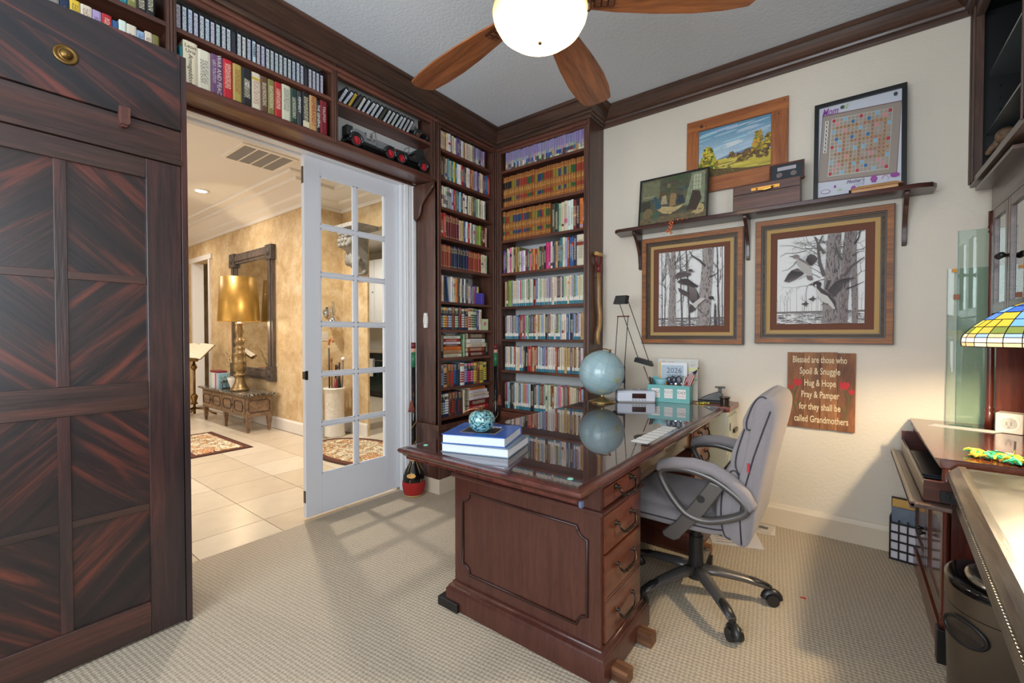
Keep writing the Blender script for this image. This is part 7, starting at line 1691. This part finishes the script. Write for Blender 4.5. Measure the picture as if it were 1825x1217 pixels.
def picture(nm,lb,x0,x1,z0,z1,px0,px1,pz0,pz1,draw):
    t=thing(nm,lb,'picture',((x0+x1)/2,YB-.02,z0))
    D=.055
    def ring(name,o,y0,y1,w0,mt,bev=.002,p=None):
        a0,a1,b0,b1=x0+o,x1-o,z0+o,z1-o
        prof=[(0,y1),(0,y0),(w0,y0),(w0,y1)]
        m=MB()
        for (A,B,C_,E_) in (((a0,b0),(a1,b0),(a1-w0,b0+w0),(a0+w0,b0+w0)),((a1,b0),(a1,b1),(a1-w0,b1-w0),(a1-w0,b0+w0)),((a1,b1),(a0,b1),(a0+w0,b1-w0),(a1-w0,b1-w0)),((a0,b1),(a0,b0),(a0+w0,b0+w0),(a0+w0,b1-w0))):
            q=[A,B,C_,E_];m.add([(p_[0],y0 if i<2 or True else y1,p_[1]) for i,p_ in enumerate(q)]+[(p_[0],y1,p_[1]) for p_ in q],[(0,1,2,3),(7,6,5,4),(0,4,5,1),(1,5,6,2),(2,6,7,3),(3,7,4,0)])
        return m.build(name,mt,p or t)
    Wd=px0-x0   # total frame width at the side
    k=Wd/.125
    fr=ring('frame_outer',0,YB-D*.80,YB-.001,.006*k,M_fdark)
    ring('frame_lip',.006*k,YB-D,YB-.001,.030*k,M_fgold,p=fr);ring('frame_groove',.036*k,YB-D*.78,YB-.001,.008*k,M_fdark,p=fr);ring('frame_cove',.044*k,YB-D*.66,YB-.001,.014*k,M_folive,p=fr);ring('frame_inner_bead',.058*k,YB-D*.72,YB-.001,.006*k,M_fdark,p=fr)
    ring('linen_liner',.064*k,YB-D*.55,YB-.001,.024*k,M_liner,p=fr)
    # corner mitre lines are given by separate mitred pieces; mat board
    mw=.088*k
    for (a,b,c,d) in ((x0+mw,px0,z0+mw,z1-mw),(px1,x1-mw,z0+mw,z1-mw),(px0,px1,z0+mw,pz0),(px0,px1,pz1,z1-mw)): MB().box(a,YB-D*.42,c,b,YB-.004,d).build('mat_board',M_matb,t)
    MB().box(px0-.002,YB-.018,pz0-.002,px1+.002,YB-.006,pz1+.002).build('print_board',M_paper,t)
    A=Art((px0,YB-.0182,pz0),(1,0,0),(0,0,1),(0,-1,0),px1-px0,pz1-pz0);draw(A);A.build('etching',attrmat('etching_ink',.6,noise=.0),t)
    return t
M_fdark=mat('frame_dark_brown',(58,44,34),.4);M_folive=wood('frame_olive_brown',(58,42,24),(98,74,44),'x',8,.6);M_fgold=wood('frame_walnut_gold',(108,60,24),(172,106,48),'x',6,.5,.0);M_liner=mat('linen_liner_tan',(186,152,98),.8,bump=.3,bscale=400);M_matb=mat('brown_mat_board',(108,66,48),.8)
def draw1(a):
    f=crop_uv((80,318),(778,232),(790,1088),(92,1100));rng=random.Random(21);wildscene(a,rng,0,.11)
    for u0,u1,w in ((.06,.05,.012),(.10,.12,.010),(.38,.34,.020),(.50,.44,.022),(.93,.90,.024),(.80,.82,.012),(.98,.97,.012),(.70,.69,.008)): trunk(a,rng,u0,u1,w,w*.5,INK2,10)
    for s_ in range(26): branch(a,rng,rng.choice((.07,.12,.30,.40,.47,.9,.95)),rng.uniform(.3,.95),rng.uniform(.3,2.8),rng.uniform(.1,.24),.007,rng.choice((INK2,INK)),4)
    trunk(a,rng,.22,.24,.105,.05,(150,140,136),150);trunk(a,rng,.24,.14,.05,.035,(150,140,136),40,.55,1)
    trunk(a,rng,.70,.78,.165,.12,(156,146,142),300)
    a.stroke((70,60,60),[f(600,450),f(540,390),f(460,340),f(430,290)],.03,.008);a.stroke(INK,[f(640,570),f(700,540),f(740,495)],.016,.004);a.stroke(INK,[f(270,440),f(320,370),f(400,290)],.012,.004);trunk(a,rng,.885,.88,.035,.02,(70,60,60),20,0,.27)
    # upper duck
    shape(a,f,(96,84,82),[(270,570),(290,535),(340,508),(400,505),(440,520),(450,550),(400,560),(330,580),(290,590)]);feathers(a,f,rng,[(300,530),(430,520)],[(330,575),(455,555)],12,INK)
    shape(a,f,(150,140,136),[(400,520),(425,498),(462,500),(470,515),(440,524)]);a.blob((70,56,54),*f(443,498),.034,.018);a.stroke(INK,[f(465,505),f(492,515)],.010,.003)
    # middle body and wings
    shape(a,f,(78,66,64),[(300,625),(340,590),(400,585),(470,625),(525,665),(520,680),(470,680),(430,660),(350,650)]);feathers(a,f,rng,[(330,600),(420,590),(470,630)],[(400,660),(480,680),(528,664)],20,(40,30,32))
    shape(a,f,(62,52,52),[(410,650),(500,690),(545,780),(505,830),(470,850),(440,820),(425,760),(415,700)]);feathers(a,f,rng,[(430,665),(505,695)],[(440,830),(520,820)],14,(140,128,124),.004)
    shape(a,f,(90,78,76),[(310,685),(360,705),(420,740),(440,775),(410,780),(350,755),(320,720)]);feathers(a,f,rng,[(330,690),(440,740)],[(330,735),(430,780)],14,(36,28,30))
    shape(a,f,(196,190,184),[(560,790),(620,800),(600,840),(540,870),(490,910),(450,930),(450,880),(500,830)]);shape(a,f,(70,58,58),[(440,855),(480,880),(505,915),(470,945),(440,955)]);shape(a,f,(110,98,96),[(520,870),(600,800),(635,805),(560,860),(520,905)])
    shape(a,f,(150,140,136),[(600,795),(650,775),(665,800),(620,815)]);a.blob((52,42,42),*f(660,790),.040,.022);a.stroke(INK,[f(680,800),f(704,822)],.012,.004);a.stroke(INK,[f(520,905),f(575,960)],.008)
def draw2(a):
    f=crop_uv((85,200),(1062,85),(1080,1115),(100,1140));rng=random.Random(31);wildscene(a,rng,0,.145)
    for s_ in range(18): branch(a,rng,rng.choice((.56,.60,.66,.78,.86,.9)),rng.uniform(.45,.95),rng.choice((rng.uniform(2.4,3.4),rng.uniform(-.2,1.2))),rng.uniform(.12,.26),.008,rng.choice((INK2,INK)),4)
    for P in ([(640,330),(520,290),(400,300),(250,265),(115,270)],[(600,620),(520,580),(430,600),(350,640)],[(440,320),(300,350),(200,350),(130,390)],[(600,380),(480,310),(430,300),(420,240),(280,235)],[(330,430),(290,480),(230,530),(150,550)],[(650,600),(560,540),(480,500)]): a.stroke(INK2,[f(*p) for p in P],.008,.003)
    trunk(a,rng,.90,.87,.05,.06,(130,120,118),60,0,1);trunk(a,rng,.755,.82,.10,.07,(124,112,110),150,0,1);trunk(a,rng,.63,.67,.155,.12,(138,128,126),340,0,1)
    a.stroke((90,80,80),[f(640,350),f(590,280),f(530,170)],.03,.012);a.stroke((90,80,80),[f(640,600),f(590,450),f(565,270),f(620,150)],.035,.012);a.stroke((84,74,74),[f(850,600),f(930,490),f(1060,390)],.03,.008);a.stroke((84,74,74),[f(830,420),f(780,330),f(760,250)],.024,.008);a.stroke(INK,[f(880,740),f(960,710),f(1065,655)],.016,.004);a.stroke(INK,[f(960,240),f(1000,180),f(1020,90)],.02,.006);a.stroke(INK,[f(940,380),f(1000,330),f(1060,320)],.01,.003)
    # flying duck
    shape(a,f,(176,170,166),[(325,410),(360,400),(430,440),(480,500),(500,560),(505,610),(470,610),(430,570),(370,520),(335,480)]);shape(a,f,(120,108,106),[(335,412),(360,400),(430,440),(480,500),(440,470),(380,440)])
    shape(a,f,(84,72,72),[(430,430),(450,380),(490,355),(540,375),(565,405),(540,450),(500,490),(470,480)]);feathers(a,f,rng,[(440,430),(490,485)],[(480,360),(562,410)],14,(46,38,40))
    shape(a,f,(96,84,84),[(400,560),(340,515),(270,540),(220,590),(180,665),(240,675),(320,640),(380,600),(415,575)]);feathers(a,f,rng,[(270,545),(405,565)],[(185,668),(385,600)],22,(44,36,38))
    a.blob((130,118,116),*f(318,388),.040,.024);a.stroke(INK2,[f(285,385),f(240,390)],.014,.004);shape(a,f,(110,98,96),[(440,600),(505,600),(518,640),(490,652),(455,640)])
    # big standing duck
    shape(a,f,(84,72,72),[(680,760),(760,660),(840,625),(980,612),(900,640),(850,680),(800,770),(750,830),(700,810)]);feathers(a,f,rng,[(690,755),(760,670),(850,630)],[(760,830),(830,740),(975,615)],26,(40,32,34))
    shape(a,f,(70,58,58),[(650,740),(680,650),(720,640),(700,700),(670,760)])
    shape(a,f,(200,196,190),[(555,730),(620,740),(700,800),(755,880),(770,960),(740,960),(690,910),(620,880),(560,810)]);shape(a,f,(64,52,54),[(560,735),(600,725),(690,790),(760,870),(780,985),(740,900),(680,820),(610,790)])
    a.blob((48,38,42),*f(565,692),.050,.034);shape(a,f,(210,206,200),[(535,700),(555,690),(560,720),(545,720)]);a.stroke((70,56,50),[f(520,695),f(470,698)],.016,.006);shape(a,f,(58,46,48),[(560,700),(600,700),(605,725),(580,740),(560,735)]);a.stroke(INK2,[f(690,910),f(640,905),f(605,925)],.012,.004)
    for (x,y) in ((430,905),(510,850)): shape(a,f,(72,62,62),[(x-45,y+8),(x,y-10),(x+10,y-35),(x+20,y-8),(x+45,y),(x+15,y+18),(x+20,y+35)])
picture('framed_etching','smaller framed etching of two ducks among bare trees, left under the shelf',-1.265,-.565,1.178,1.972,-1.143,-.690,1.31,1.857,draw1)
picture('framed_etching','larger framed etching of ducks by leafless trees, right under the shelf',-.498,.198,1.190,1.987,-.375,.068,1.315,1.860,draw2)
# shelf with brackets
M_sh=wood('display_shelf_wood',(52,28,24),(84,48,42),'x',6,.3,.3)
t=thing('display_shelf','long dark wood wall shelf on three scroll brackets above the duck pictures','shelf',(-.55,3.23,2.02))
SY=3.13
P=[(-1.455,YB-.001),(-1.455,YB-.03),(-1.43,SY+.02),(-1.40,SY),(.28,SY),(.335,SY+.02),(.355,SY+.06),(.355,YB-.001)]
MB().prism([(x,y) for x,y in P],'z',2.018,2.043).build('board',M_sh,t,bevel=.004)
for x in(-1.29,-.545,.238):
    pts=[(YB-.001,2.017),(SY+.035,2.017),(SY+.035,2.000),(SY+.06,1.985)]
    for i in range(9): a=i/8;pts.append((SY+.085+.075*math.sin(a*PI/2),1.965-.15*a))
    pts+=[(YB-.022,1.78),(YB-.025,1.755),(YB-.001,1.745)]
    MB().prism(pts,'x',x-.011,x+.011).build('bracket',M_sh,t,bevel=.003)
# landscape painting
def leanframe(nm,lb,cat,x0,x1,zb,zt,yb,yt,fw,depth,fm,parts_cb,fws=None,name='frame_rail',roll=0):
    """frame standing on the shelf, bottom front edge at y=yb and top at y=yt"""
    t=thing(nm,lb,cat,((x0+x1)/2,yb,zb));L=math.hypot(zt-zb,yt-yb);Yv=Vector((0,(yt-yb)/L,(zt-zb)/L));Nv=Vector((0,-(zt-zb)/L,(yt-yb)/L));Ml=frame((x0,yb,zb),(1,0,0),tuple(Yv),tuple(Nv));W=x1-x0
    fl,fr_,fb,ft=fws or (fw,fw,fw,fw)
    MB(Ml).box(0,0,-depth,W,fb,0).build(name,fm[0],t,bevel=.0015);MB(Ml).box(0,L-ft,-depth,W,L,0).build(name,fm[0],t,bevel=.0015)
    MB(Ml).box(0,fb,-depth,fl,L-ft,-.0005).build('frame_stile',fm[-1],t,bevel=.0015);MB(Ml).box(W-fr_,fb,-depth,W,L-ft,-.0005).build('frame_stile',fm[-1],t,bevel=.0015)
    MB(Ml).box(fl-.001,fb-.001,-depth+.001,W-fr_+.001,L-ft+.001,-depth+.006).build('backing',M_grey,t)
    O=Ml@Vector((fl,fb,-depth+.0065));parts_cb(Art(O,(1,0,0),Yv,Nv,W-fl-fr_,L-fb-ft),t,Ml,W,L);return t
M_pine=wood('knotty_pine_x',(140,76,34),(186,112,56),'x',6,.5,.1);M_pinez=wood('knotty_pine_z',(140,76,34),(186,112,56),'z',6,.5,.1)
def land(a,t,Ml,W,L):
    rng=random.Random(41)
    n=14
    for i in range(n): 
        c0,c1=(196,212,222),(96,146,176);k=i/(n-1);a.rect(tuple(c0[j]+(c1[j]-c0[j])*k for j in range(3)),0,.30+.70*i/n,1,.30+.70*(i+1)/n+.002)
    for k in range(26): u,v=rng.uniform(-.1,.9),rng.uniform(.45,.97);a.blob(tuple(x+rng.uniform(-8,8) for x in (168,196,212)),u,v,rng.uniform(.08,.22),rng.uniform(.008,.025),14,.15,rng,.12)
    for k in range(7): a.blob((214,220,222),rng.uniform(.1,.6),rng.uniform(.52,.66),rng.uniform(.06,.14),.012,12,.2,rng,.15)
    a.poly((112,138,176),[(.20,.30),(.30,.36),(.45,.40),(.6,.42),(.75,.46),(.80,.46),(.80,.30)]);a.rect((196,176,66),0,0,1,.34)
    for k in range(70):
        v=rng.uniform(.02,.33);u=rng.uniform(0,1);a.blob(rng.choice(((214,196,84),(196,178,60),(176,160,58),(150,134,52),(222,206,110))),u,v,rng.uniform(.06,.2),rng.uniform(.006,.016),10,.2,rng,.05)
    a.poly((98,76,36),[(0,0),(1,0),(1,.03),(.7,.06),(.45,.12),(.25,.17),(0,.20)])
    for k in range(90): a.blob(rng.choice(((70,60,30),(108,88,40),(130,112,50),(88,84,36))),rng.uniform(0,.5),rng.uniform(0,.19),.016,.010,7,.3,rng)
    a.poly((122,52,36),[(.53,.335),(.60,.345),(.60,.375),(.565,.395),(.53,.365)]);a.poly((210,200,190),[(.53,.335),(.545,.337),(.545,.362),(.53,.355)])
    def tree(u,v0,ru,rv,n,cols):
        a.stroke((70,50,34),[(u,v0-.02),(u,v0+rv)],.02,.01)
        for k in range(n):
            w=rng.uniform(-1,1);h=rng.uniform(0,1);ww=ru*(1-.75*h)*w;a.blob(rng.choice(cols),u+ww,v0+h*rv*2,rng.uniform(.010,.028),rng.uniform(.012,.03),7,.35,rng)
    tree(.48,.33,.05,.05,30,((140,104,60),(112,86,50),(90,74,46)));tree(.70,.36,.06,.03,30,((130,90,52),(104,80,46)))
    for k in range(80): a.blob(rng.choice(((92,70,40),(112,84,44),(128,96,50),(84,66,34))),.55+.4*rng.random()**.8,.20+.18*rng.random(),rng.uniform(.015,.035),rng.uniform(.012,.024),7,.3,rng)
    tree(.14,.18,.16,.22,240,((96,110,30),(150,150,36),(196,180,44),(70,84,28),(176,120,40),(214,196,60)));tree(.84,.36,.09,.18,150,((190,170,50),(150,132,44),(206,150,52),(120,108,40)));tree(.97,.34,.07,.15,90,((196,176,52),(150,120,44),(90,66,44)))
    a.build('painted_landscape',attrmat('oil_paint',.5,noise=.12,nscale=120),t)
    m=MB(Ml)
    for x,y in((.02,.03),(.60,L-.02),(.57,L-.10),(.13,L-.055)): m.cyl((x,y,0),(x,y,.0008),.004,n=8)
    m.build('frame_nail',M_fdark,t);MB(Ml).lathe([(0,0),(.012,0),(.012,.0006),(0,.0006)],(.10,L-.05,0),14).build('wood_knot',mat('knot_brown',(84,46,26),.5),t)
leanframe('landscape_painting','landscape painting of autumn trees and field in a wide pine frame','painting',-.945,-.322,2.246,2.768,3.285,3.300,.085,.022,(M_pine,M_pinez),land,fws=(.08,.095,.10,.08))
# muted interior picture: a plain generic room scene
def interior(a,t,Ml,W,L):
    rng=random.Random(51);a.rect((84,86,66),0,0,1,1)
    for k in range(120): a.blob(tuple(x+rng.uniform(-14,14) for x in (84,86,66)),rng.random(),rng.random(),rng.uniform(.03,.12),rng.uniform(.02,.08),9,.3,rng)
    a.rect((116,116,88),.02,.55,.30,.97);a.poly((132,140,112),[(.68,.30),(.78,.98),(.97,.98),(.97,.30)]);a.rect((176,180,150),.80,.60,.92,.94)
    for k in range(4): a.stroke((92,92,74),[(.80+.04*k,.60),(.80+.04*k,.94)],.006)
    for k in range(5): a.stroke((92,92,74),[(.80,.60+.085*k),(.92,.60+.085*k)],.006)
    a.rect((150,148,120),.04,.60,.22,.63);a.rect((70,66,52),.40,.74,.48,.86);a.rect((120,116,88),.41,.75,.47,.85);a.rect((112,98,70),0,0,1,.14)
    a.poly((62,60,48),[(.0,.30),(.16,.34),(.16,.52),(0,.52)])
    a.poly((186,166,116),[(.27,.30),(.34,.36),(.55,.30),(.70,.34),(.60,.24),(.48,.16),(.36,.20)])
    for k in range(6): a.stroke((132,104,70),[(.29+.05*k,.31-.004*k),(.38+.04*k,.22-.004*k),(.50+.03*k,.21+.015*k)],.006,.003)
    a.poly((52,82,92),[(.20,.60),(.25,.60),(.34,.34),(.30,.30),(.26,.32)]);a.blob((120,104,72),.13,.22,.08,.14,10,.1,rng);a.blob((70,96,76),.25,.15,.07,.10,10,.1,rng);a.blob((176,160,110),.88,.18,.09,.12,10,.1,rng);a.poly((66,54,44),[(.72,.16),(.80,.60),(.90,.56),(.93,.40),(.86,.16)]);a.poly((150,120,82),[(.46,.32),(.47,.60),(.52,.62),(.56,.58),(.55,.34)]);a.poly((168,150,124),[(.33,.40),(.34,.58),(.40,.60),(.43,.40)]);a.poly((52,60,66),[(.56,.36),(.58,.54),(.66,.54),(.70,.36)])
    for k in range(40): a.blob(tuple(x+rng.uniform(-20,20) for x in (96,84,60)),rng.random(),rng.uniform(0,.2),.03,.012,7,.3,rng)
    a.build('room_picture',attrmat('old_print',.35,noise=.25,nscale=60),t)
leanframe('dark_framed_print','old dim green interior print in a thin black frame leaning on the shelf','picture',-1.258,-.770,2.0435,2.398,3.17,3.215,.012,.012,(M_black,),interior)
# wooden case and coin frame
M_cs=wood('wooden_case_wood',(70,36,26),(112,66,48),'x',7,.4,.15)
t=thing('wooden_case','brown wooden box with brass carry handle at the shelf centre','box',(-.425,3.21,2.0435))
MB().box(-.611,3.152,2.0436,-.243,3.265,2.145).build('body',M_cs,t,bevel=.002);MB().box(-.611,3.152,2.1465,-.243,3.265,2.200).build('lid',M_cs,t,bevel=.002)
h=MB().box(-.505,3.148,2.158,-.350,3.152,2.176).cyl((-.475,3.146,2.167),(-.475,3.136,2.167),.006,n=8).cyl((-.385,3.146,2.167),(-.385,3.136,2.167),.006,n=8).tube([(-.475,3.136,2.167),(-.465,3.132,2.155),(-.43,3.130,2.150),(-.395,3.132,2.155),(-.385,3.136,2.167)],.005,8).build('brass_handle',mat('polished_brass',(206,150,74),.3,.9),t)
def coins(a,t,Ml,W,L):
    a.rect((46,52,60),0,0,1,1);a.rect((176,172,180),.20,.62,.80,.86);a.build('display_card',attrmat('coin_card',.5),t)
    m=MB(Ml)
    for x in(.055,.130): m.lathe([(0,-.004),(.0165,-.004),(.0165,-.001),(0,-.001)],(x,.042,0),20)
    o=m.build('coin',mat('coin_silver',(150,140,136),.3,.8),t)
leanframe('coin_frame','small brown framed pair of coins standing on the wooden case','picture frame',-.413,-.228,2.2005,2.318,3.195,3.215,.010,.012,(M_cs,),coins)
o=MB().tube([(-.26,3.235,2.2015),(-.232,3.228,2.2025),(-.226,3.222,2.215)],.003,6).build('box_key',M_brass);tag(o,'tiny brass key lying behind the coin frame','key')
# framed word-game board
def wordboard(a,t,Ml,W,L):
    rng=random.Random(61);a.rect((196,200,210),0,0,1,1)
    th=-math.radians(3.0);
    def B(x,y):
        x-=.5;y-=.5;return(.50+(x*math.cos(th)-y*math.sin(th))*.94,.525+(x*math.sin(th)+y*math.cos(th))*.72)
    a.poly((122,98,98),[B(-.012,-.016),B(1.012,-.016),B(1.012,1.016),B(-.012,1.016)]);a.poly((152,140,130),[B(0,0),B(1,0),B(1,1),B(0,1)])
    g0x,g1x,g0y,g1y=.13,.90,.07,.93;n=15
    a.poly((190,188,178),[B(g0x-.008,g0y-.008),B(g1x+.008,g0y-.008),B(g1x+.008,g1y+.008),B(g0x-.008,g1y+.008)])
    red={(0,0),(0,7),(0,14),(7,0),(7,14),(14,0),(14,7),(14,14)};pink={(1,1),(2,2),(3,3),(4,4),(1,13),(2,12),(3,11),(4,10),(13,1),(12,2),(11,3),(10,4),(13,13),(12,12),(11,11),(10,10)};blue={(1,5),(1,9),(5,1),(5,5),(5,9),(5,13),(9,1),(9,5),(9,9),(9,13),(13,5),(13,9)};lb={(0,3),(0,11),(2,6),(2,8),(3,0),(3,7),(3,14),(6,2),(6,6),(6,8),(6,12),(7,3),(7,11),(8,2),(8,6),(8,8),(8,12),(11,0),(11,7),(11,14),(12,6),(12,8),(14,3),(14,11)}
    til=set()
    for (x,y,dx,L_) in ((1,12,1,6),(1,10,1,7),(1,5,1,5),(5,8,1,8),(8,12,1,5),(7,2,0,9),(5,0,0,6),(10,6,0,6),(13,3,0,10),(3,2,0,9),(9,5,1,6),(12,4,0,5),(2,3,1,5),(8,3,1,5)):
        for k in range(L_): til.add((x+(k if dx else 0),y+(0 if dx else k)))
    for i in range(n):
        for j in range(n):
            x0=g0x+(g1x-g0x)*i/n;x1=g0x+(g1x-g0x)*(i+1)/n;y0=g0y+(g1y-g0y)*j/n;y1=g0y+(g1y-g0y)*(j+1)/n;e=.004
            c=(158,146,134)
            if (i,j) in red:c=(178,52,66)
            elif (i,j) in pink:c=(204,130,138)
            elif (i,j) in blue:c=(56,108,158)
            elif (i,j) in lb:c=(132,172,196)
            if (i,j) in til and (i,j) not in red: c=tuple(v+rng.uniform(-8,8) for v in (168,136,110));e=.0015
            a.poly(c,[B(x0+e,y0+e),B(x1-e,y0+e),B(x1-e,y1-e),B(x0+e,y1-e)])
            if (i,j) in til:
                a.poly((92,66,52),[B(x0+.020,y0+.018),B(x0+.030,y0+.018),B(x0+.030,y1-.016),B(x0+.020,y1-.016)])
                if rng.random()<.6:a.poly((92,66,52),[B(x0+.02,y0+.030),B(x1-.018,y0+.030),B(x1-.018,y0+.036),B(x0+.02,y0+.036)])
    for k in range(8):
        y=.86-.062*k;a.poly((214,212,206),[B(.035,y),B(.085,y),B(.085,y+.055),B(.035,y+.055)]);a.poly((70,60,60),[B(.052,y+.012),B(.068,y+.012),B(.068,y+.042),B(.052,y+.042)])
    PU=(150,70,150)
    for (u,v,r) in ((.22,.10,.016),(.45,.045,.034),(.69,.115,.042),(.35,.105,.0)):
        for k in range(6):
            if r: a.blob(PU if v<.2 else (60,60,66),u+r*.55*math.cos(k*PI/3),v+r*.55*math.sin(k*PI/3)*1.0,r*.45,r*.45)
    for k in range(6): a.blob((58,60,70),.93+.014*math.cos(k*PI/3),.955+.012*math.sin(k*PI/3),.011,.010)
    a.blob((74,80,86),.30,.955,.028,.020);a.blob((168,190,140),.345,.945,.02,.014);a.blob((168,190,140),.36,.97,.018,.010);a.blob((172,196,150),.52,.05,.03,.014);a.blob((172,196,150),.28,.06,.03,.012)
    for (u,v,c,w_) in ((.93,.12,PU,.055),(.10,.06,PU,.06)):
        a.blob(c,u,v,w_,.024)
        if u<.5:a.blob((206,206,214),u,v,w_-.008,.018)
    a.stroke((190,130,180),[(.78,.10),(.80,.13),(.84,.13),(.86,.10),(.85,.085)],.008,.004)
    a.build('printed_board',attrmat('board_print',.35),t)
    q=lambda u,v,dz=.0012:(Ml@Vector((.022+u*(W-.044),.022+v*(L-.044),-.022+.0065+dz+.004)))
    Xv=Vector((1,0,0));Yv=(Ml.to_3x3()@Vector((0,1,0)));Zv=(Ml.to_3x3()@Vector((0,0,1)))
    mp_=mat('purple_script',(150,70,160),.5)
    text('Mom','title_script',frame(tuple(q(.14,.935)),Xv,Yv,Zv),.062,mp_,t,width=.078,shear=.35,bold=.0006);text("Mother's",'script_line',frame(tuple(q(.47,.125)),Xv,Yv,Zv),.03,mat('dark_purple_script',(92,50,110),.5),t,width=.082,shear=.35);text('LOVE','script_line',frame(tuple(q(.52,.085)),Xv,Yv,Zv),.02,mat('pale_purple_script',(170,160,196),.5),t,width=.045)
t=leanframe('word_game_frame','black framed purple and grey word game board print leaning on the shelf','picture frame',-.182,.238,2.0435,2.636,3.205,3.25,.022,.022,(M_black,),wordboard)
# pale wood block box lying on the shelf
t=thing('wooden_block','pale maple block lying at the right end of the shelf','block',(.12,3.17,2.0435))
M_pw=wood('pale_maple',(190,136,86),(226,176,122),'x',6,.5)
MB().prism([(-.0,2.0437),(.20,2.0437),(.20,2.062),(.0,2.062)],'y',3.145,3.20).build('base',M_pw,t,bevel=.002)
m=MB().add([(-.012,3.140,2.0625),(.222,3.140,2.0625),(.222,3.205,2.0625),(-.012,3.205,2.0625),(.03,3.155,2.080),(.19,3.155,2.080),(.19,3.195,2.080),(.03,3.195,2.080)],[(0,3,2,1),(4,5,6,7),(0,1,5,4),(1,2,6,5),(2,3,7,6),(3,0,4,7)]).build('bevelled_top',M_pw,t)
# amber beads hanging over the shelf edge
t=thing('bead_strand','strand of amber beads draped over the shelf edge below the old print','beads',(-1.01,3.12,1.96))
m=MB();random.seed(77);M_amb=mat('amber_beads',(196,92,40),.15,coat=1)
pts=[(-.90,3.16,2.052),(-.93,3.155,2.050),(-.96,3.145,2.050),(-.985,3.132,2.050),(-.998,3.121,2.040)]
cord=list(pts)
for k in range(6): pts.append((-1.005+.007*(k%2)-.002*k,3.118,2.028-.011*k))
for k in range(5): pts.append((-.985-.003*k,3.116,2.028-.012*k))
for i,p in enumerate(pts): m.sphere(p,.0055+.0015*(i%3),8,6)
for p in((-1.022,3.116,1.972),(-.996,3.116,1.958)): m.sphere(p,.009,10,8)
m.build('bead',M_amb,t,smooth=True);MB().tube(cord+[(-1.01,3.118,2.0),(-1.0,3.117,1.965)],.0012,4).build('cord',M_fdark,t)
# grandmother sign: four planks with lettering
t=thing('wooden_sign','rustic plank sign with cream grandmother verse and red tulips','sign',(-.14,3.31,.664))
x0,x1,z0,z1=-.314,.032,.664,1.135;n=4;MP=[]
for k in range(n):
    a=x0+(x1-x0)*k/n;b=x0+(x1-x0)*(k+1)/n
    mm=wood('sign_plank_%d'%k,[(84,48,28),(92,54,30),(96,56,30),(88,50,28)][k],[(164,104,60),(176,116,68),(184,122,70),(160,100,58)][k],'z',3.4+.4*k,.6,0,contrast=(.3,.7),stretch=.22)
    MB().box(a+.0009,YB-.021-.0015*(k%2),z0-.001*(k%2),b-.0009,YB-.006,z1+.002*(k%3)).build('plank',mm,t,bevel=.001)
MB().box(x0+.02,YB-.0058,z0+.06,x1-.02,YB-.001,z0+.10).build('batten',M_pine,t);MB().box(x0+.02,YB-.0058,z1-.10,x1-.02,YB-.001,z1-.06).build('batten',M_pine,t)
M_let=mat('cream_lettering',(226,206,166),.6)
W_=x1-x0;H_=z1-z0
for s_,v,u0,u1 in (('Blessed are those who',.905,.085,.875),('Spoil & Snuggle',.755,.195,.785),('Hug & Hope',.600,.265,.725),('Pray & Pamper',.445,.220,.775),('for they shall be',.285,.190,.795),('called Grandmothers',.120,.115,.905)):
    text(s_,'lettering',WALLB(x0+W_*(u0+u1)/2,YB-.0232,z0+H_*v),.058,M_let,t,width=W_*(u1-u0),bold=.0007)
M_tul=mat('tulip_red',(186,30,40),.6);M_stem=mat('tulip_stem',(86,92,50),.6)
def tulip(u,v,r,sg):
    c=(x0+W_*u,z0+H_*v);pts=[(-1,.3),(-.75,.95),(-.35,.6),(0,1.1),(.35,.6),(.75,.95),(1,.3),(.7,-.6),(0,-.95),(-.7,-.6)]
    MB().prism([(c[0]+p[0]*r,c[1]+p[1]*r) for p in pts],'y',YB-.0240,YB-.0226).build('tulip',M_tul,t)
tulip(.165,.600,.024,1);tulip(.062,.535,.014,1);tulip(.845,.585,.026,1);tulip(.945,.510,.016,1)
def stem(P,w): MB().tube([(x0+W_*u,YB-.0232,z0+H_*v) for u,v in P],w,5,up=(0,1,0),flat=.3).build('tulip_stem',M_stem,t)
stem([(.16,.55),(.12,.45),(.10,.33),(.14,.20)],.0035);stem([(.07,.50),(.11,.44)],.002);stem([(.85,.53),(.90,.42),(.885,.28),(.84,.14)],.0035);stem([(.93,.47),(.89,.40)],.002);stem([(.11,.28),(.17,.30),(.19,.36)],.003);stem([(.88,.22),(.82,.26),(.80,.33)],.003)
